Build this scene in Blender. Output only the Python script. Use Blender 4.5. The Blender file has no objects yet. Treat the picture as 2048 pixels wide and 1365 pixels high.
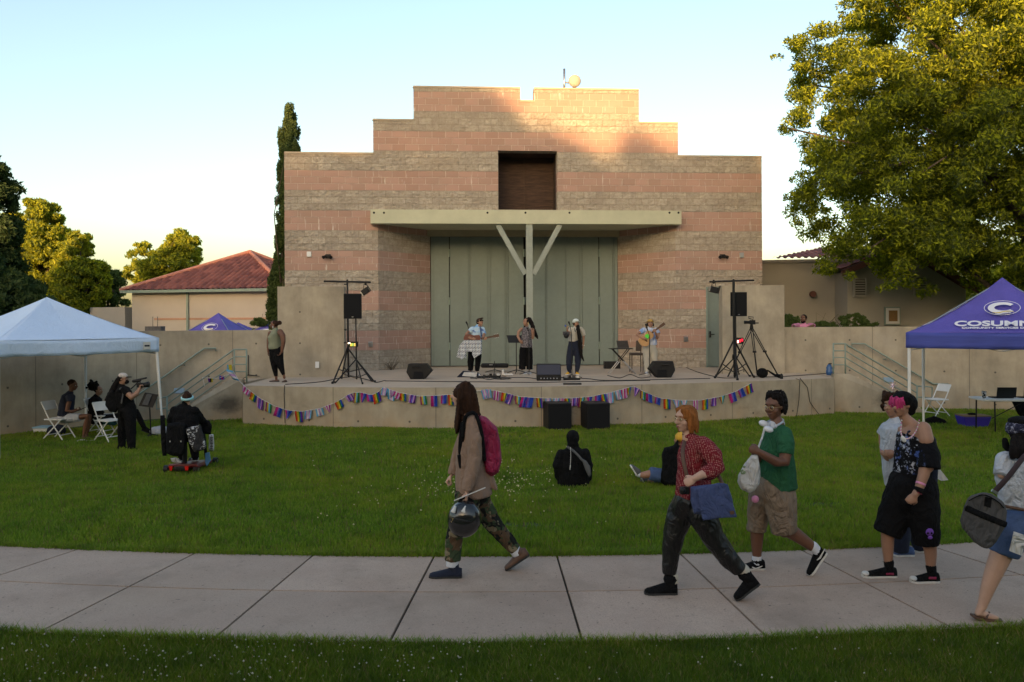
import bpy, math, random
import numpy as np
from mathutils import Vector, Matrix, Euler, noise
random.seed(7); RNG = np.random.default_rng(7)
R = math.radians
SC = bpy.context.scene
COL = SC.collection
# ---------------- camera, sky, sun, exposure ----------------
F = 1650.0; CZ = 2.43; HY = 644.0; ROLL = 0.0049
CR = Vector((math.cos(ROLL), 0, -math.sin(ROLL))); CU = Vector((math.sin(ROLL), 0, math.cos(ROLL)))
cam_d = bpy.data.cameras.new('camera'); cam = bpy.data.objects.new('camera', cam_d); COL.objects.link(cam)
cam.matrix_world = Matrix(((CR.x, CU.x, 0, 0), (0, 0, -1, 0), (CR.z, CU.z, 0, CZ), (0, 0, 0, 1)))
cam_d.sensor_width = 36; cam_d.lens = 36 * F / 2048; cam_d.shift_y = -(682.5 - HY) / 2048
cam_d.clip_start = 0.1; cam_d.clip_end = 3000
SC.camera = cam
SUN_EL = 7.5; SUN_AZ = 196.0      # azimuth clockwise from +Y: behind the camera, a little to the left
w = bpy.data.worlds.new('World'); SC.world = w; w.use_nodes = True
nt = w.node_tree; bg = nt.nodes['Background']
sky = nt.nodes.new('ShaderNodeTexSky'); sky.sky_type = 'NISHITA'; sky.sun_disc = False
sky.sun_elevation = R(SUN_EL); sky.sun_rotation = R(SUN_AZ); sky.altitude = 0
sky.air_density = 1.0; sky.dust_density = 2.7; sky.ozone_density = 0.8
nt.links.new(sky.outputs[0], bg.inputs[0]); bg.inputs[1].default_value = 0.15
sd = bpy.data.lights.new('sun', 'SUN'); sd.energy = 3.6; sd.angle = R(0.8); sd.color = (1.0, 0.58, 0.25)
sun = bpy.data.objects.new('sun', sd); COL.objects.link(sun)
sdir = Vector((math.sin(R(SUN_AZ)) * math.cos(R(SUN_EL)), math.cos(R(SUN_AZ)) * math.cos(R(SUN_EL)), math.sin(R(SUN_EL))))
sun.rotation_euler = sdir.to_track_quat('Z', 'Y').to_euler()
SC.view_settings.view_transform = 'Standard'; SC.view_settings.look = 'None'
SC.view_settings.exposure = 1.56; SC.view_settings.gamma = 1.0
SC.cycles.max_bounces = 5; SC.cycles.diffuse_bounces = 3; SC.cycles.transparent_max_bounces = 6

# ---------------- helpers ----------------
def P(px, py, Y):
    px, py, Y = float(px), float(py), float(Y)
    return Vector((0, Y, CZ)) + Y * ((px - 1024) / F * CR + (HY - py) / F * CU)
def hor(px): return HY - ROLL * (px - 1024)
def GY(px, py, z=0.0): return (CZ - z) * F / (py - hor(px))
def G(px, py, z=0.0):
    Y = GY(px, py, z); p = P(px, py, Y); p.z = z; return p
def XY(px, Y, z=0.0):
    p = P(px, HY, Y); return Vector((p.x, p.y, z))

def thing(name, label, cat, loc=(0, 0, 0), group=None):
    o = bpy.data.objects.new(name, None); o.empty_display_size = .1; COL.objects.link(o)
    o.location = loc; o['label'] = label; o['category'] = cat
    if group: o['group'] = group
    return o
def tag(o, label, cat, group=None):
    o['label'] = label; o['category'] = cat
    if group: o['group'] = group
    return o
def struct(o, kind='structure'): o['kind'] = kind; return o
def attach(o, parent):
    o.parent = parent
    m = Matrix.Identity(4); q = parent
    while q is not None:
        m = q.matrix_basis @ m if q.parent is None else q.matrix_parent_inverse @ q.matrix_basis @ m
        q = q.parent
    o.matrix_parent_inverse = m.inverted()

def copy_tree(o, parent=None):
    c = o.copy(); COL.objects.link(c)
    if parent is not None: c.parent = parent
    for ch in list(o.children): copy_tree(ch, c)
    return c

def folds(n, l, vec, bp, s):
    no = n.new('ShaderNodeTexNoise'); no.inputs['Scale'].default_value = 5.5; no.inputs['Detail'].default_value = 3; no.inputs['Distortion'].default_value = 2.2
    mp = n.new('ShaderNodeMapping'); mp.inputs['Scale'].default_value = (1.4, 1, .8); mp.inputs['Rotation'].default_value = (0, .5, 0); l.new(vec, mp.inputs[0]); l.new(mp.outputs[0], no.inputs['Vector'])
    b2 = n.new('ShaderNodeBump'); b2.inputs['Strength'].default_value = s; b2.inputs['Distance'].default_value = .10
    l.new(no.outputs['Fac'], b2.inputs['Height']); l.new(b2.outputs[0], bp.inputs['Normal'])
def mat(name, col, rough=.7, metal=0, var=0, vs=5, bump=0, bs=40, emit=0, spec=.5, trans=0, sheen=0, stretch=None, var2=0, vs2=1.0, coat=0, fold=0):
    m = bpy.data.materials.new(name); m.use_nodes = True
    n = m.node_tree.nodes; l = m.node_tree.links; b = n['Principled BSDF']
    b.inputs['Base Color'].default_value = (*col, 1); b.inputs['Roughness'].default_value = rough
    b.inputs['Metallic'].default_value = metal; b.inputs['Specular IOR Level'].default_value = spec
    if coat: b.inputs['Coat Weight'].default_value = coat
    tc = n.new('ShaderNodeTexCoord'); vec = tc.outputs['Object']
    if stretch:
        mp = n.new('ShaderNodeMapping'); mp.inputs['Scale'].default_value = stretch
        l.new(vec, mp.inputs[0]); vec = mp.outputs[0]
    if var or var2:
        src = None
        for a, s in ((var, vs), (var2, vs2)):
            if not a: continue
            no = n.new('ShaderNodeTexNoise'); no.inputs['Scale'].default_value = s; no.inputs['Detail'].default_value = 6
            no.inputs['Roughness'].default_value = .65
            l.new(vec, no.inputs['Vector'])
            mr = n.new('ShaderNodeMapRange'); mr.inputs[1].default_value = .3; mr.inputs[2].default_value = .7
            mr.inputs[3].default_value = 1 - a; mr.inputs[4].default_value = 1 + a
            l.new(no.outputs['Fac'], mr.inputs[0])
            if src is None: src = mr.outputs[0]
            else:
                mm = n.new('ShaderNodeMath'); mm.operation = 'MULTIPLY'; l.new(src, mm.inputs[0]); l.new(mr.outputs[0], mm.inputs[1]); src = mm.outputs[0]
        vm = n.new('ShaderNodeVectorMath'); vm.operation = 'SCALE'; vm.inputs[0].default_value = col
        l.new(src, vm.inputs['Scale']); l.new(vm.outputs[0], b.inputs['Base Color'])
    if bump:
        no = n.new('ShaderNodeTexNoise'); no.inputs['Scale'].default_value = bs; no.inputs['Detail'].default_value = 4
        l.new(vec, no.inputs['Vector'])
        bp = n.new('ShaderNodeBump'); bp.inputs['Strength'].default_value = min(1, bump); bp.inputs['Distance'].default_value = .02
        l.new(no.outputs['Fac'], bp.inputs['Height']); l.new(bp.outputs[0], b.inputs['Normal'])
        if fold: folds(n, l, tc.outputs['Object'], bp, fold)
    if emit:
        b.inputs['Emission Color'].default_value = (*col, 1); b.inputs['Emission Strength'].default_value = emit
    if trans: b.inputs['Transmission Weight'].default_value = trans
    return m

class MB:
    """collects verts, faces, material slots and uv, builds one mesh object"""
    def __init__(s): s.v = []; s.f = []; s.mi = []; s.uv = []
    def add(s, vs, fs, mi=0, uvs=None):
        o = len(s.v); s.v += [tuple(p) for p in vs]
        for k, f in enumerate(fs):
            s.f.append(tuple(i + o for i in f)); s.mi.append(mi)
            s.uv.append(uvs[k] if uvs else None)
        return s
    def quad(s, a, b, c, d, mi=0, uv=None): return s.add([a, b, c, d], [(0, 1, 2, 3)], mi, [uv] if uv else None)
    def hexa(s, p, mi=0):   # p: 8 points, bottom 0-3 ccw, top 4-7
        return s.add(p, [(3, 2, 1, 0), (4, 5, 6, 7), (0, 1, 5, 4), (1, 2, 6, 5), (2, 3, 7, 6), (3, 0, 4, 7)], mi)
    def box(s, c, size, rot=0, mi=0, M=None):
        h = [x / 2 for x in size]; pts = []
        for z in (-1, 1):
            for x, y in ((-1, -1), (1, -1), (1, 1), (-1, 1)): pts.append(Vector((x * h[0], y * h[1], z * h[2])))
        m = M if M is not None else Matrix.Rotation(rot, 3, 'Z')
        return s.hexa([Vector(c) + m @ p for p in pts], mi)
    def bar(s, a, b, w, h, mi=0, up=Vector((0, 0, 1))):
        a = Vector(a); b = Vector(b); t = (b - a).normalized()
        if abs(t.dot(up)) > .95: up = Vector((0, 1, 0))
        n = t.cross(up).normalized(); u = n.cross(t)
        o = [(-w / 2, -h / 2), (w / 2, -h / 2), (w / 2, h / 2), (-w / 2, h / 2)]
        pts = [a + n * x + u * y for x, y in o] + [b + n * x + u * y for x, y in o]
        return s.add(pts, [(3, 2, 1, 0), (4, 5, 6, 7), (0, 1, 5, 4), (1, 2, 6, 5), (2, 3, 7, 6), (3, 0, 4, 7)], mi)
    def tube(s, pts, rad, seg=8, A=Vector((0, 1, 0)), cap='round', mi=0):
        pts = [Vector(p) for p in pts]
        rad = [(r, r) if not isinstance(r, (tuple, list)) else r for r in (rad if isinstance(rad, (list, tuple)) and len(rad) == len(pts) else [rad] * len(pts))]
        n = len(pts); rings = []
        T = []
        for i in range(n):
            a = pts[max(0, i - 1)]; b = pts[min(n - 1, i + 1)]; t = (b - a)
            T.append(t.normalized() if t.length > 1e-9 else Vector((0, 0, 1)))
        prev = None
        def ring(c, t, ra, rb, out):
            nonlocal prev
            AA = A
            if abs(AA.dot(t)) > .9: AA = Vector((1, 0, 0)) if prev is None else prev
            b = AA - t * AA.dot(t)
            b = b.normalized() if b.length > 1e-6 else Vector((0, 0, 1)); prev = b
            q = b.cross(t)
            out.append([c + q * (ra * math.cos(2 * math.pi * k / seg)) + b * (rb * math.sin(2 * math.pi * k / seg)) for k in range(seg)])
        if cap in ('round', 'endflat'):
            for e in (1.35, .95, .5):
                r = rad[0]; m = min(r)
                ring(pts[0] - T[0] * m * math.sin(e), T[0], r[0] * math.cos(e), r[1] * math.cos(e), rings)
        for i in range(n): ring(pts[i], T[i], rad[i][0], rad[i][1], rings)
        if cap == 'endflat':
            for e in (.6, 1.2):
                r = rad[-1]; m = min(min(r) * .25, .012); ring(pts[-1] + T[-1] * m * math.sin(e), T[-1], r[0] * (1 - .10 * e), r[1] * (1 - .10 * e), rings)
        if cap == 'round':
            for e in (.5, .95, 1.35):
                r = rad[-1]; m = min(r)
                ring(pts[-1] + T[-1] * m * math.sin(e), T[-1], r[0] * math.cos(e), r[1] * math.cos(e), rings)
        vs = [p for r in rings for p in r]; fs = []
        for i in range(len(rings) - 1):
            for k in range(seg):
                k2 = (k + 1) % seg
                fs.append((i * seg + k, i * seg + k2, (i + 1) * seg + k2, (i + 1) * seg + k))
        fs.append(tuple(range(seg - 1, -1, -1))); fs.append(tuple((len(rings) - 1) * seg + k for k in range(seg)))
        return s.add(vs, fs, mi)
    def ell(s, c, r, M=None, seg=14, rows=9, mi=0):
        c = Vector(c); vs = []; fs = []
        for i in range(rows + 1):
            a = math.pi * i / rows
            for k in range(seg):
                p = Vector((r[0] * math.sin(a) * math.cos(2 * math.pi * k / seg), r[1] * math.sin(a) * math.sin(2 * math.pi * k / seg), r[2] * math.cos(a)))
                if i in (0, rows): p.x *= 0; p.y *= 0; p += Vector((math.cos(2 * math.pi * k / seg), math.sin(2 * math.pi * k / seg), 0)) * 1e-4
                vs.append(c + (M @ p if M is not None else p))
        for i in range(rows):
            for k in range(seg):
                k2 = (k + 1) % seg; fs.append((i * seg + k, (i + 1) * seg + k, (i + 1) * seg + k2, i * seg + k2))
        fs.append(tuple(range(seg))); fs.append(tuple(rows * seg + k for k in range(seg - 1, -1, -1)))
        return s.add(vs, fs, mi)
    def cyl(s, a, b, r, seg=12, mi=0, r2=None):
        return s.tube([a, b], [(r, r), (r if r2 is None else r2,) * 2], seg, cap='flat', mi=mi)
    def prism(s, poly, d, mi=0):     # poly: list of Vector; d: extrusion vector
        n = len(poly); poly = [Vector(p) for p in poly]; d = Vector(d)
        vs = poly + [p + d for p in poly]
        fs = [tuple(range(n - 1, -1, -1)), tuple(range(n, 2 * n))] + [(i, (i + 1) % n, n + (i + 1) % n, n + i) for i in range(n)]
        return s.add(vs, fs, mi)
    def build(s, name, m, parent=None, smooth=False, bevel=0):
        me = bpy.data.meshes.new(name); me.from_pydata(s.v, [], s.f)
        ms = m if isinstance(m, (list, tuple)) else [m]
        for x in ms: me.materials.append(x)
        if len(ms) > 1: me.polygons.foreach_set('material_index', s.mi)
        if any(u for u in s.uv):
            ul = me.uv_layers.new(name='UVMap'); d = []
            for f, u in zip(s.f, s.uv):
                for j in range(len(f)): d += list(u[j]) if u else [0, 0]
            ul.data.foreach_set('uv', d)
        if smooth: me.polygons.foreach_set('use_smooth', [True] * len(me.polygons))
        me.update()
        o = bpy.data.objects.new(name, me); COL.objects.link(o)
        if parent is not None: attach(o, parent)
        if bevel:
            b = o.modifiers.new('bevel', 'BEVEL'); b.width = bevel; b.segments = 2; b.limit_method = 'ANGLE'
        return o

def soup(name, V, Fc, m, parent=None, mi=None, uv=None):
    """fast mesh from numpy: V (n,3), Fc (m,k)"""
    me = bpy.data.meshes.new(name); n, k = Fc.shape
    me.vertices.add(len(V)); me.vertices.foreach_set('co', V.astype(np.float32).ravel())
    me.loops.add(n * k); me.loops.foreach_set('vertex_index', Fc.astype(np.int32).ravel())
    me.polygons.add(n); me.polygons.foreach_set('loop_start', np.arange(0, n * k, k, dtype=np.int32))
    for x in (m if isinstance(m, (list, tuple)) else [m]): me.materials.append(x)
    if mi is not None: me.polygons.foreach_set('material_index', mi.astype(np.int32))
    me.update(calc_edges=True); me.validate()
    o = bpy.data.objects.new(name, me); COL.objects.link(o)
    if parent is not None: attach(o, parent)
    return o

# ---------------- materials ----------------
def noise_n(n, l, vec, scale, detail=5, rough=.6):
    no = n.new('ShaderNodeTexNoise'); no.inputs['Scale'].default_value = scale; no.inputs['Detail'].default_value = detail
    no.inputs['Roughness'].default_value = rough; l.new(vec, no.inputs['Vector']); return no.outputs['Fac']
def mrange(n, l, v, a, b, c=0., d=1.):
    m = n.new('ShaderNodeMapRange'); m.inputs[1].default_value = a; m.inputs[2].default_value = b
    m.inputs[3].default_value = c; m.inputs[4].default_value = d; l.new(v, m.inputs[0]); return m.outputs[0]
def math_n(n, l, op, a, b=None, clamp=False):
    m = n.new('ShaderNodeMath'); m.operation = op; m.use_clamp = clamp
    for i, x in enumerate((a, b)):
        if x is None: continue
        if isinstance(x, (int, float)): m.inputs[i].default_value = x
        else: l.new(x, m.inputs[i])
    return m.outputs[0]
def mixc(n, l, f, a, b, mode='MIX'):
    m = n.new('ShaderNodeMix'); m.data_type = 'RGBA'; m.blend_type = mode
    if isinstance(f, (int, float)): m.inputs[0].default_value = f
    else: l.new(f, m.inputs[0])
    for i, x in ((6, a), (7, b)):
        if isinstance(x, tuple): m.inputs[i].default_value = (*x, 1)
        else: l.new(x, m.inputs[i])
    return m.outputs[2]
def mapping(n, l, vec, sc=(1, 1, 1), loc=(0, 0, 0), rot=(0, 0, 0)):
    m = n.new('ShaderNodeMapping'); m.inputs['Scale'].default_value = sc; m.inputs['Location'].default_value = loc
    m.inputs['Rotation'].default_value = rot; l.new(vec, m.inputs[0]); return m.outputs[0]
BAND = .6171; CRS = BAND / 3
def base_mat(name, rough=.8):
    m = bpy.data.materials.new(name); m.use_nodes = True
    n = m.node_tree.nodes; l = m.node_tree.links; b = n['Principled BSDF']; b.inputs['Roughness'].default_value = rough
    return m, n, l, b
def masonry():
    m, n, l, b = base_mat('banded block masonry', .9)
    tc = n.new('ShaderNodeTexCoord'); uv = tc.outputs['UV']
    sp = n.new('ShaderNodeSeparateXYZ'); l.new(uv, sp.inputs[0])
    k = math_n(n, l, 'MODULO', math_n(n, l, 'FLOOR', math_n(n, l, 'DIVIDE', sp.outputs[1], BAND)), 2)   # 1 = red band
    br = n.new('ShaderNodeTexBrick'); l.new(uv, br.inputs['Vector'])
    br.inputs['Scale'].default_value = 1; br.inputs['Brick Width'].default_value = CRS * 2; br.inputs['Row Height'].default_value = CRS
    br.inputs['Mortar Size'].default_value = .009; br.inputs['Mortar Smooth'].default_value = .3; br.inputs['Bias'].default_value = 0
    br.inputs['Color1'].default_value = (0, 0, 0, 1); br.inputs['Color2'].default_value = (1, 1, 1, 1); br.inputs['Mortar'].default_value = (.5, .5, .5, 1)
    bw = n.new('ShaderNodeRGBToBW'); l.new(br.outputs['Color'], bw.inputs[0]); rnd = bw.outputs[0]
    red = mixc(n, l, rnd, (.36, .225, .18), (.45, .285, .235))
    tan = mixc(n, l, rnd, (.40, .345, .28), (.54, .475, .395))
    big = noise_n(n, l, uv, 1.2, 5); fine = noise_n(n, l, uv, 30, 5, .7)
    rk = noise_n(n, l, mapping(n, l, uv, (1, 1.1, 1)), 6.5, 8, .78)
    tan = mixc(n, l, mrange(n, l, rk, .42, .62, .0, .75), tan, (.29, .24, .185)); tan = mixc(n, l, mrange(n, l, rk, .40, .30, 0, .5), tan, (.60, .52, .42))  # crevice shade of the rough stone painted into the tan colour
    red = mixc(n, l, mrange(n, l, fine, .3, .8, 0, .35), red, (.36, .19, .14))
    col = mixc(n, l, k, tan, red)
    col = mixc(n, l, mrange(n, l, big, .4, .75, 0, .35), col, (.30, .24, .19))
    # mortar: pale and partly worn on the red bands
    worn = mrange(n, l, noise_n(n, l, uv, 5, 4, .8), .35, .6, .35, 1)
    mort_f = math_n(n, l, 'MULTIPLY', br.outputs['Fac'], math_n(n, l, 'ADD', math_n(n, l, 'MULTIPLY', k, .3), .7))
    mort_f = math_n(n, l, 'MULTIPLY', mort_f, worn)
    mc = mixc(n, l, k, (.22, .175, .125), (.62, .50, .41))
    col = mixc(n, l, mort_f, col, mc)
    # lime runs below some joints
    dv = mapping(n, l, uv, (7, .9, 1)); dn = noise_n(n, l, dv, 1.6, 3, .5)
    dm = math_n(n, l, 'MULTIPLY', mrange(n, l, dn, .655, .74), math_n(n, l, 'MULTIPLY', k, .75))
    col = mixc(n, l, dm, col, (.74, .69, .62))
    l.new(col, b.inputs['Base Color'])
    vo = n.new('ShaderNodeTexVoronoi'); vo.inputs['Scale'].default_value = 9; l.new(mapping(n, l, uv, (1, 1.5, 1)), vo.inputs['Vector'])
    rock = math_n(n, l, 'ADD', math_n(n, l, 'MULTIPLY', noise_n(n, l, uv, 9, 7, .7), 1.0), math_n(n, l, 'MULTIPLY', vo.outputs['Distance'], .5))
    rock = math_n(n, l, 'MULTIPLY', rock, math_n(n, l, 'SUBTRACT', 1.0, k))
    h = math_n(n, l, 'ADD', math_n(n, l, 'MULTIPLY', rock, .9), math_n(n, l, 'MULTIPLY', math_n(n, l, 'SUBTRACT', 1, br.outputs['Fac']), .22))
    bp = n.new('ShaderNodeBump'); bp.inputs['Strength'].default_value = .85; bp.inputs['Distance'].default_value = .09
    l.new(h, bp.inputs['Height']); l.new(bp.outputs[0], b.inputs['Normal'])
    return m
def concrete(name, col, joints=2.4, holes=True, stain=True, spots=()):
    m, n, l, b = base_mat(name, .9)
    tc = n.new('ShaderNodeTexCoord'); uv = tc.outputs['UV']
    sp = n.new('ShaderNodeSeparateXYZ'); l.new(uv, sp.inputs[0]); u = sp.outputs[0]; z = sp.outputs[1]
    c1 = tuple(x * .70 for x in col); c2 = tuple(x * 1.22 for x in col)
    a = noise_n(n, l, mapping(n, l, uv, (1.1, .8, 1)), 1.3, 9, .65)
    c = mixc(n, l, mrange(n, l, a, .3, .7), c1, c2)
    st = noise_n(n, l, mapping(n, l, uv, (3.2, .35, 1)), 1.2, 7, .65)          # vertical runs
    c = mixc(n, l, mrange(n, l, st, .50, .75, 0, .38), c, tuple(x * .5 for x in col))
    bl = noise_n(n, l, uv, .8, 3, .5)
    c = mixc(n, l, mrange(n, l, bl, .55, .7, 0, .35), c, (col[0] * .95, col[1] * 1.0, col[2] * 1.15))
    fi = noise_n(n, l, uv, 45, 4, .7)
    c = mixc(n, l, mrange(n, l, fi, .62, .8, 0, .5), c, tuple(x * .55 for x in col))
    if stain:   # soil splash low on the wall
        sm = math_n(n, l, 'MULTIPLY', mrange(n, l, z, .5, .05, 0, .55), mrange(n, l, noise_n(n, l, uv, 2.2, 5, .6), .35, .65))
        c = mixc(n, l, sm, c, (.46, .30, .16))
        tp = math_n(n, l, 'MULTIPLY', mrange(n, l, noise_n(n, l, mapping(n, l, uv, (.6, 1.3, 1)), 1.1, 5, .65), .58, .72, 0, .6), mrange(n, l, z, .9, .3))
        c = mixc(n, l, tp, c, (.10, .085, .06))
    for sx, sz, sr in spots:    # old scorch and mildew marks
        dx = math_n(n, l, 'DIVIDE', math_n(n, l, 'SUBTRACT', u, sx), sr * 1.7); dz = math_n(n, l, 'DIVIDE', math_n(n, l, 'SUBTRACT', z, sz), sr)
        d = math_n(n, l, 'SQRT', math_n(n, l, 'ADD', math_n(n, l, 'POWER', dx, 2), math_n(n, l, 'POWER', dz, 2)))
        d = math_n(n, l, 'ADD', d, math_n(n, l, 'MULTIPLY', noise_n(n, l, uv, 5, 5, .7), .9))
        c = mixc(n, l, mrange(n, l, d, 1.35, .75, 0, .8), c, (.05, .043, .035))
    hgt = fi
    if joints:
        fr = math_n(n, l, 'FRACT', math_n(n, l, 'DIVIDE', u, joints))
        ln = mrange(n, l, math_n(n, l, 'ABSOLUTE', math_n(n, l, 'SUBTRACT', fr, .5)), .494, .4975)
        c = mixc(n, l, math_n(n, l, 'MULTIPLY', ln, .6), c, tuple(x * .3 for x in col))
    if holes:
        hx = math_n(n, l, 'SUBTRACT', math_n(n, l, 'FRACT', math_n(n, l, 'DIVIDE', u, 1.2)), .5)
        hz = math_n(n, l, 'SUBTRACT', math_n(n, l, 'FRACT', math_n(n, l, 'DIVIDE', math_n(n, l, 'ADD', z, .25), .85)), .5)
        d = math_n(n, l, 'SQRT', math_n(n, l, 'ADD', math_n(n, l, 'POWER', math_n(n, l, 'MULTIPLY', hx, 1.2), 2), math_n(n, l, 'POWER', math_n(n, l, 'MULTIPLY', hz, .85), 2)))
        c = mixc(n, l, mrange(n, l, d, .03, .02, 0, .8), c, (.05, .045, .04))
    l.new(c, b.inputs['Base Color'])
    bp = n.new('ShaderNodeBump'); bp.inputs['Strength'].default_value = .35; bp.inputs['Distance'].default_value = .01
    l.new(hgt, bp.inputs['Height']); l.new(bp.outputs[0], b.inputs['Normal'])
    return m
M = {}
M['masonry'] = masonry()
M['conc'] = concrete('weathered concrete', (.385, .33, .25))
M['conc_cheek'] = concrete('stained stair concrete', (.385, .33, .25), joints=0, spots=((-7.05, .42, .30), (9.8, .33, .34)))
M['conc_plain'] = concrete('plain concrete', (.42, .355, .275), joints=0, stain=False)
M['stucco'] = mat('pink beige stucco', (.50, .43, .365), .9, var=.06, vs=.6, bump=.2, bs=60)
M['stucco2'] = mat('grey tan stucco', (.34, .31, .265), .9, var=.06, vs=.8, bump=.2, bs=60)
M['fascia'] = mat('pale green painted steel', (.47, .47, .34), .6, var=.10, vs=1.5, bump=.1, bs=20)
M['header'] = mat('tan painted header', (.34, .30, .20), .7, var=.08, vs=2)
M['greenpaint'] = mat('grey green painted timber', (.28, .31, .275), .6, var=.12, vs=4, bump=.3, bs=25)
M['door'] = mat('grey green door paint', (.165, .205, .185), .5, var=.07, vs=1.0, var2=.05, vs2=9, bump=.05, bs=12)
M['rail'] = mat('green grey rail paint', (.21, .27, .235), .5, var=.12, vs=8)
M['dark'] = mat('dark void', (.012, .010, .009), .9)
M['planks'] = mat('old brown planks', (.060, .034, .024), .85, var=.55, vs=2.5, stretch=(1, 1, 9), bump=.4, bs=12)
M['black'] = mat('black plastic', (.009, .009, .010), .5, spec=.3, bump=.1, bs=200)
M['blackm'] = mat('black metal', (.010, .010, .011), .5, spec=.3)
M['cable'] = mat('black rubber', (.012, .012, .012), .6)
M['grille'] = mat('black speaker grille', (.010, .0105, .0125), .8, spec=.15)
M['white'] = mat('white plastic', (.72, .72, .72), .5, var=.05, vs=3)
M['chrome'] = mat('grey metal', (.45, .45, .46), .3, metal=.9)
M['canvas_w'] = mat('white tent fabric', (.58, .70, .90), .7, var=.04, vs=1.5, bump=.15, bs=5, fold=.22)
M['canvas_p'] = mat('purple tent fabric', (.105, .085, .40), .75, var=.16, vs=1.6, bump=.15, bs=5, fold=.3)
M['valance_p'] = mat('blue purple valance fabric', (.055, .075, .36), .75, var=.2, vs=1.6, stretch=(.5, .5, 4), bump=.3, bs=4)
M['printw'] = mat('white print', (.78, .76, .80), .7)
M['printy'] = mat('yellow print', (.70, .52, .14), .7)
M['bark'] = mat('bark', (.10, .075, .05), .9, var=.35, vs=6, bump=.6, bs=15)
M['greyf'] = mat('grey fabric', (.09, .09, .095), .85, var=.15, vs=8, bump=.2, bs=120)
# ================= SETTING =================
# ---- ground sheet
def ground_mat():
    m, n, l, b = base_mat('lawn soil and thatch', .95)
    tc = n.new('ShaderNodeTexCoord'); v = tc.outputs['Object']
    a = noise_n(n, l, v, .7, 6, .65); c = noise_n(n, l, v, 14, 5, .7)
    col = mixc(n, l, mrange(n, l, a, .35, .65), (.035, .062, .012), (.055, .085, .018))
    col = mixc(n, l, mrange(n, l, c, .5, .75, 0, .6), col, (.09, .08, .035))
    l.new(col, b.inputs['Base Color'])
    return m
gm = MB(); gm.quad((-400, -400, 0), (400, -400, 0), (400, 900, 0), (-400, 900, 0))
struct(gm.build('ground', ground_mat()))
# ---- sidewalk: curved rows of slabs with open joints
far_pts = [(-330, 1076), (0, 1087), (165, 1094), (391, 1106), (700, 1114), (1000, 1117), (1365, 1114), (1700, 1095), (1872, 1086), (1927, 1082), (2300, 1062)]
near_pts = [(-330, 1240), (0, 1258), (307, 1274), (700, 1281), (1100, 1283), (1500, 1277), (1890, 1256), (2048, 1246), (2400, 1222)]
SWZ = .03
def fitc(pts, z=SWZ):
    w = [G(a, b, z) for a, b in pts]
    return np.polyfit([p.x for p in w], [p.y for p in w], 2)
CF = fitc(far_pts); CN = fitc(near_pts)
farY = lambda x: float(np.polyval(CF, x)); nearY = lambda x: float(np.polyval(CN, x))
joint_far = [(-600, 1060), (-320, 1077), (-70, 1086), (165, 1094), (391, 1106), (625, 1112), (867, 1116), (1115, 1118), (1365, 1114), (1605, 1102), (1850, 1088), (2120, 1070), (2400, 1055)]
joint_near = [(-1400, 1190), (-1000, 1215), (-650, 1235), (-290, 1248), (85, 1260), (430, 1275), (780, 1282), (1165, 1283), (1535, 1276), (1905, 1256), (2290, 1228), (2700, 1200), (3100, 1180)]
jf = [G(a, b, SWZ).x for a, b in joint_far]; jn = [G(a, b, SWZ).x for a, b in joint_near]
def sidewalk_mat():
    m, n, l, b = base_mat('broom finished concrete paving', .85)
    tc = n.new('ShaderNodeTexCoord'); v = tc.outputs['Object']
    g = n.new('ShaderNodeNewGeometry')
    col = mixc(n, l, g.outputs['Random Per Island'], (.42, .31, .24), (.53, .39, .305))
    col = mixc(n, l, mrange(n, l, noise_n(n, l, v, 1.1, 7, .65), .35, .7, 0, .5), col, (.33, .22, .165))
    col = mixc(n, l, mrange(n, l, noise_n(n, l, v, 90, 4, .8), .45, .75, 0, .7), col, (.16, .135, .115))
    sp = noise_n(n, l, mapping(n, l, v, (1, 1, 1), (3, 7, 0)), 5, 4, .6)
    col = mixc(n, l, mrange(n, l, sp, .68, .76, 0, .5), col, (.12, .10, .09))
    col = mixc(n, l, mrange(n, l, noise_n(n, l, v, .5, 3, .5), .5, .75, 0, .3), col, (.36, .26, .18))
    col = mixc(n, l, mrange(n, l, noise_n(n, l, mapping(n, l, v, (1, 1, 1), (4, 1, 0)), .9, 8, .7), .50, .68, 0, .5), col, (.22, .165, .125))
    col = mixc(n, l, mrange(n, l, noise_n(n, l, mapping(n, l, v, (1, 1, 1), (8, 3, 0)), 26, 3, .6), .66, .71, 0, .8), col, (.10, .075, .06))
    l.new(col, b.inputs['Base Color'])
    bp = n.new('ShaderNodeBump'); bp.inputs['Strength'].default_value = .3; bp.inputs['Distance'].default_value = .004
    l.new(noise_n(n, l, v, 120, 3, .7), bp.inputs['Height']); l.new(bp.outputs[0], b.inputs['Normal'])
    return m
sb = MB(); xs_ = np.linspace(-9, 9, 60)
for a, b in zip(xs_[:-1], xs_[1:]): sb.quad((a, nearY(a) + .03, .006), (b, nearY(b) + .03, .006), (b, farY(b) - .03, .006), (a, farY(a) - .03, .006))
struct(sb.build('path_bed', mat('dark joint dirt', (.035, .028, .02), .95, var=.3, vs=9)))
sw = MB(); NS = 8
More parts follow.
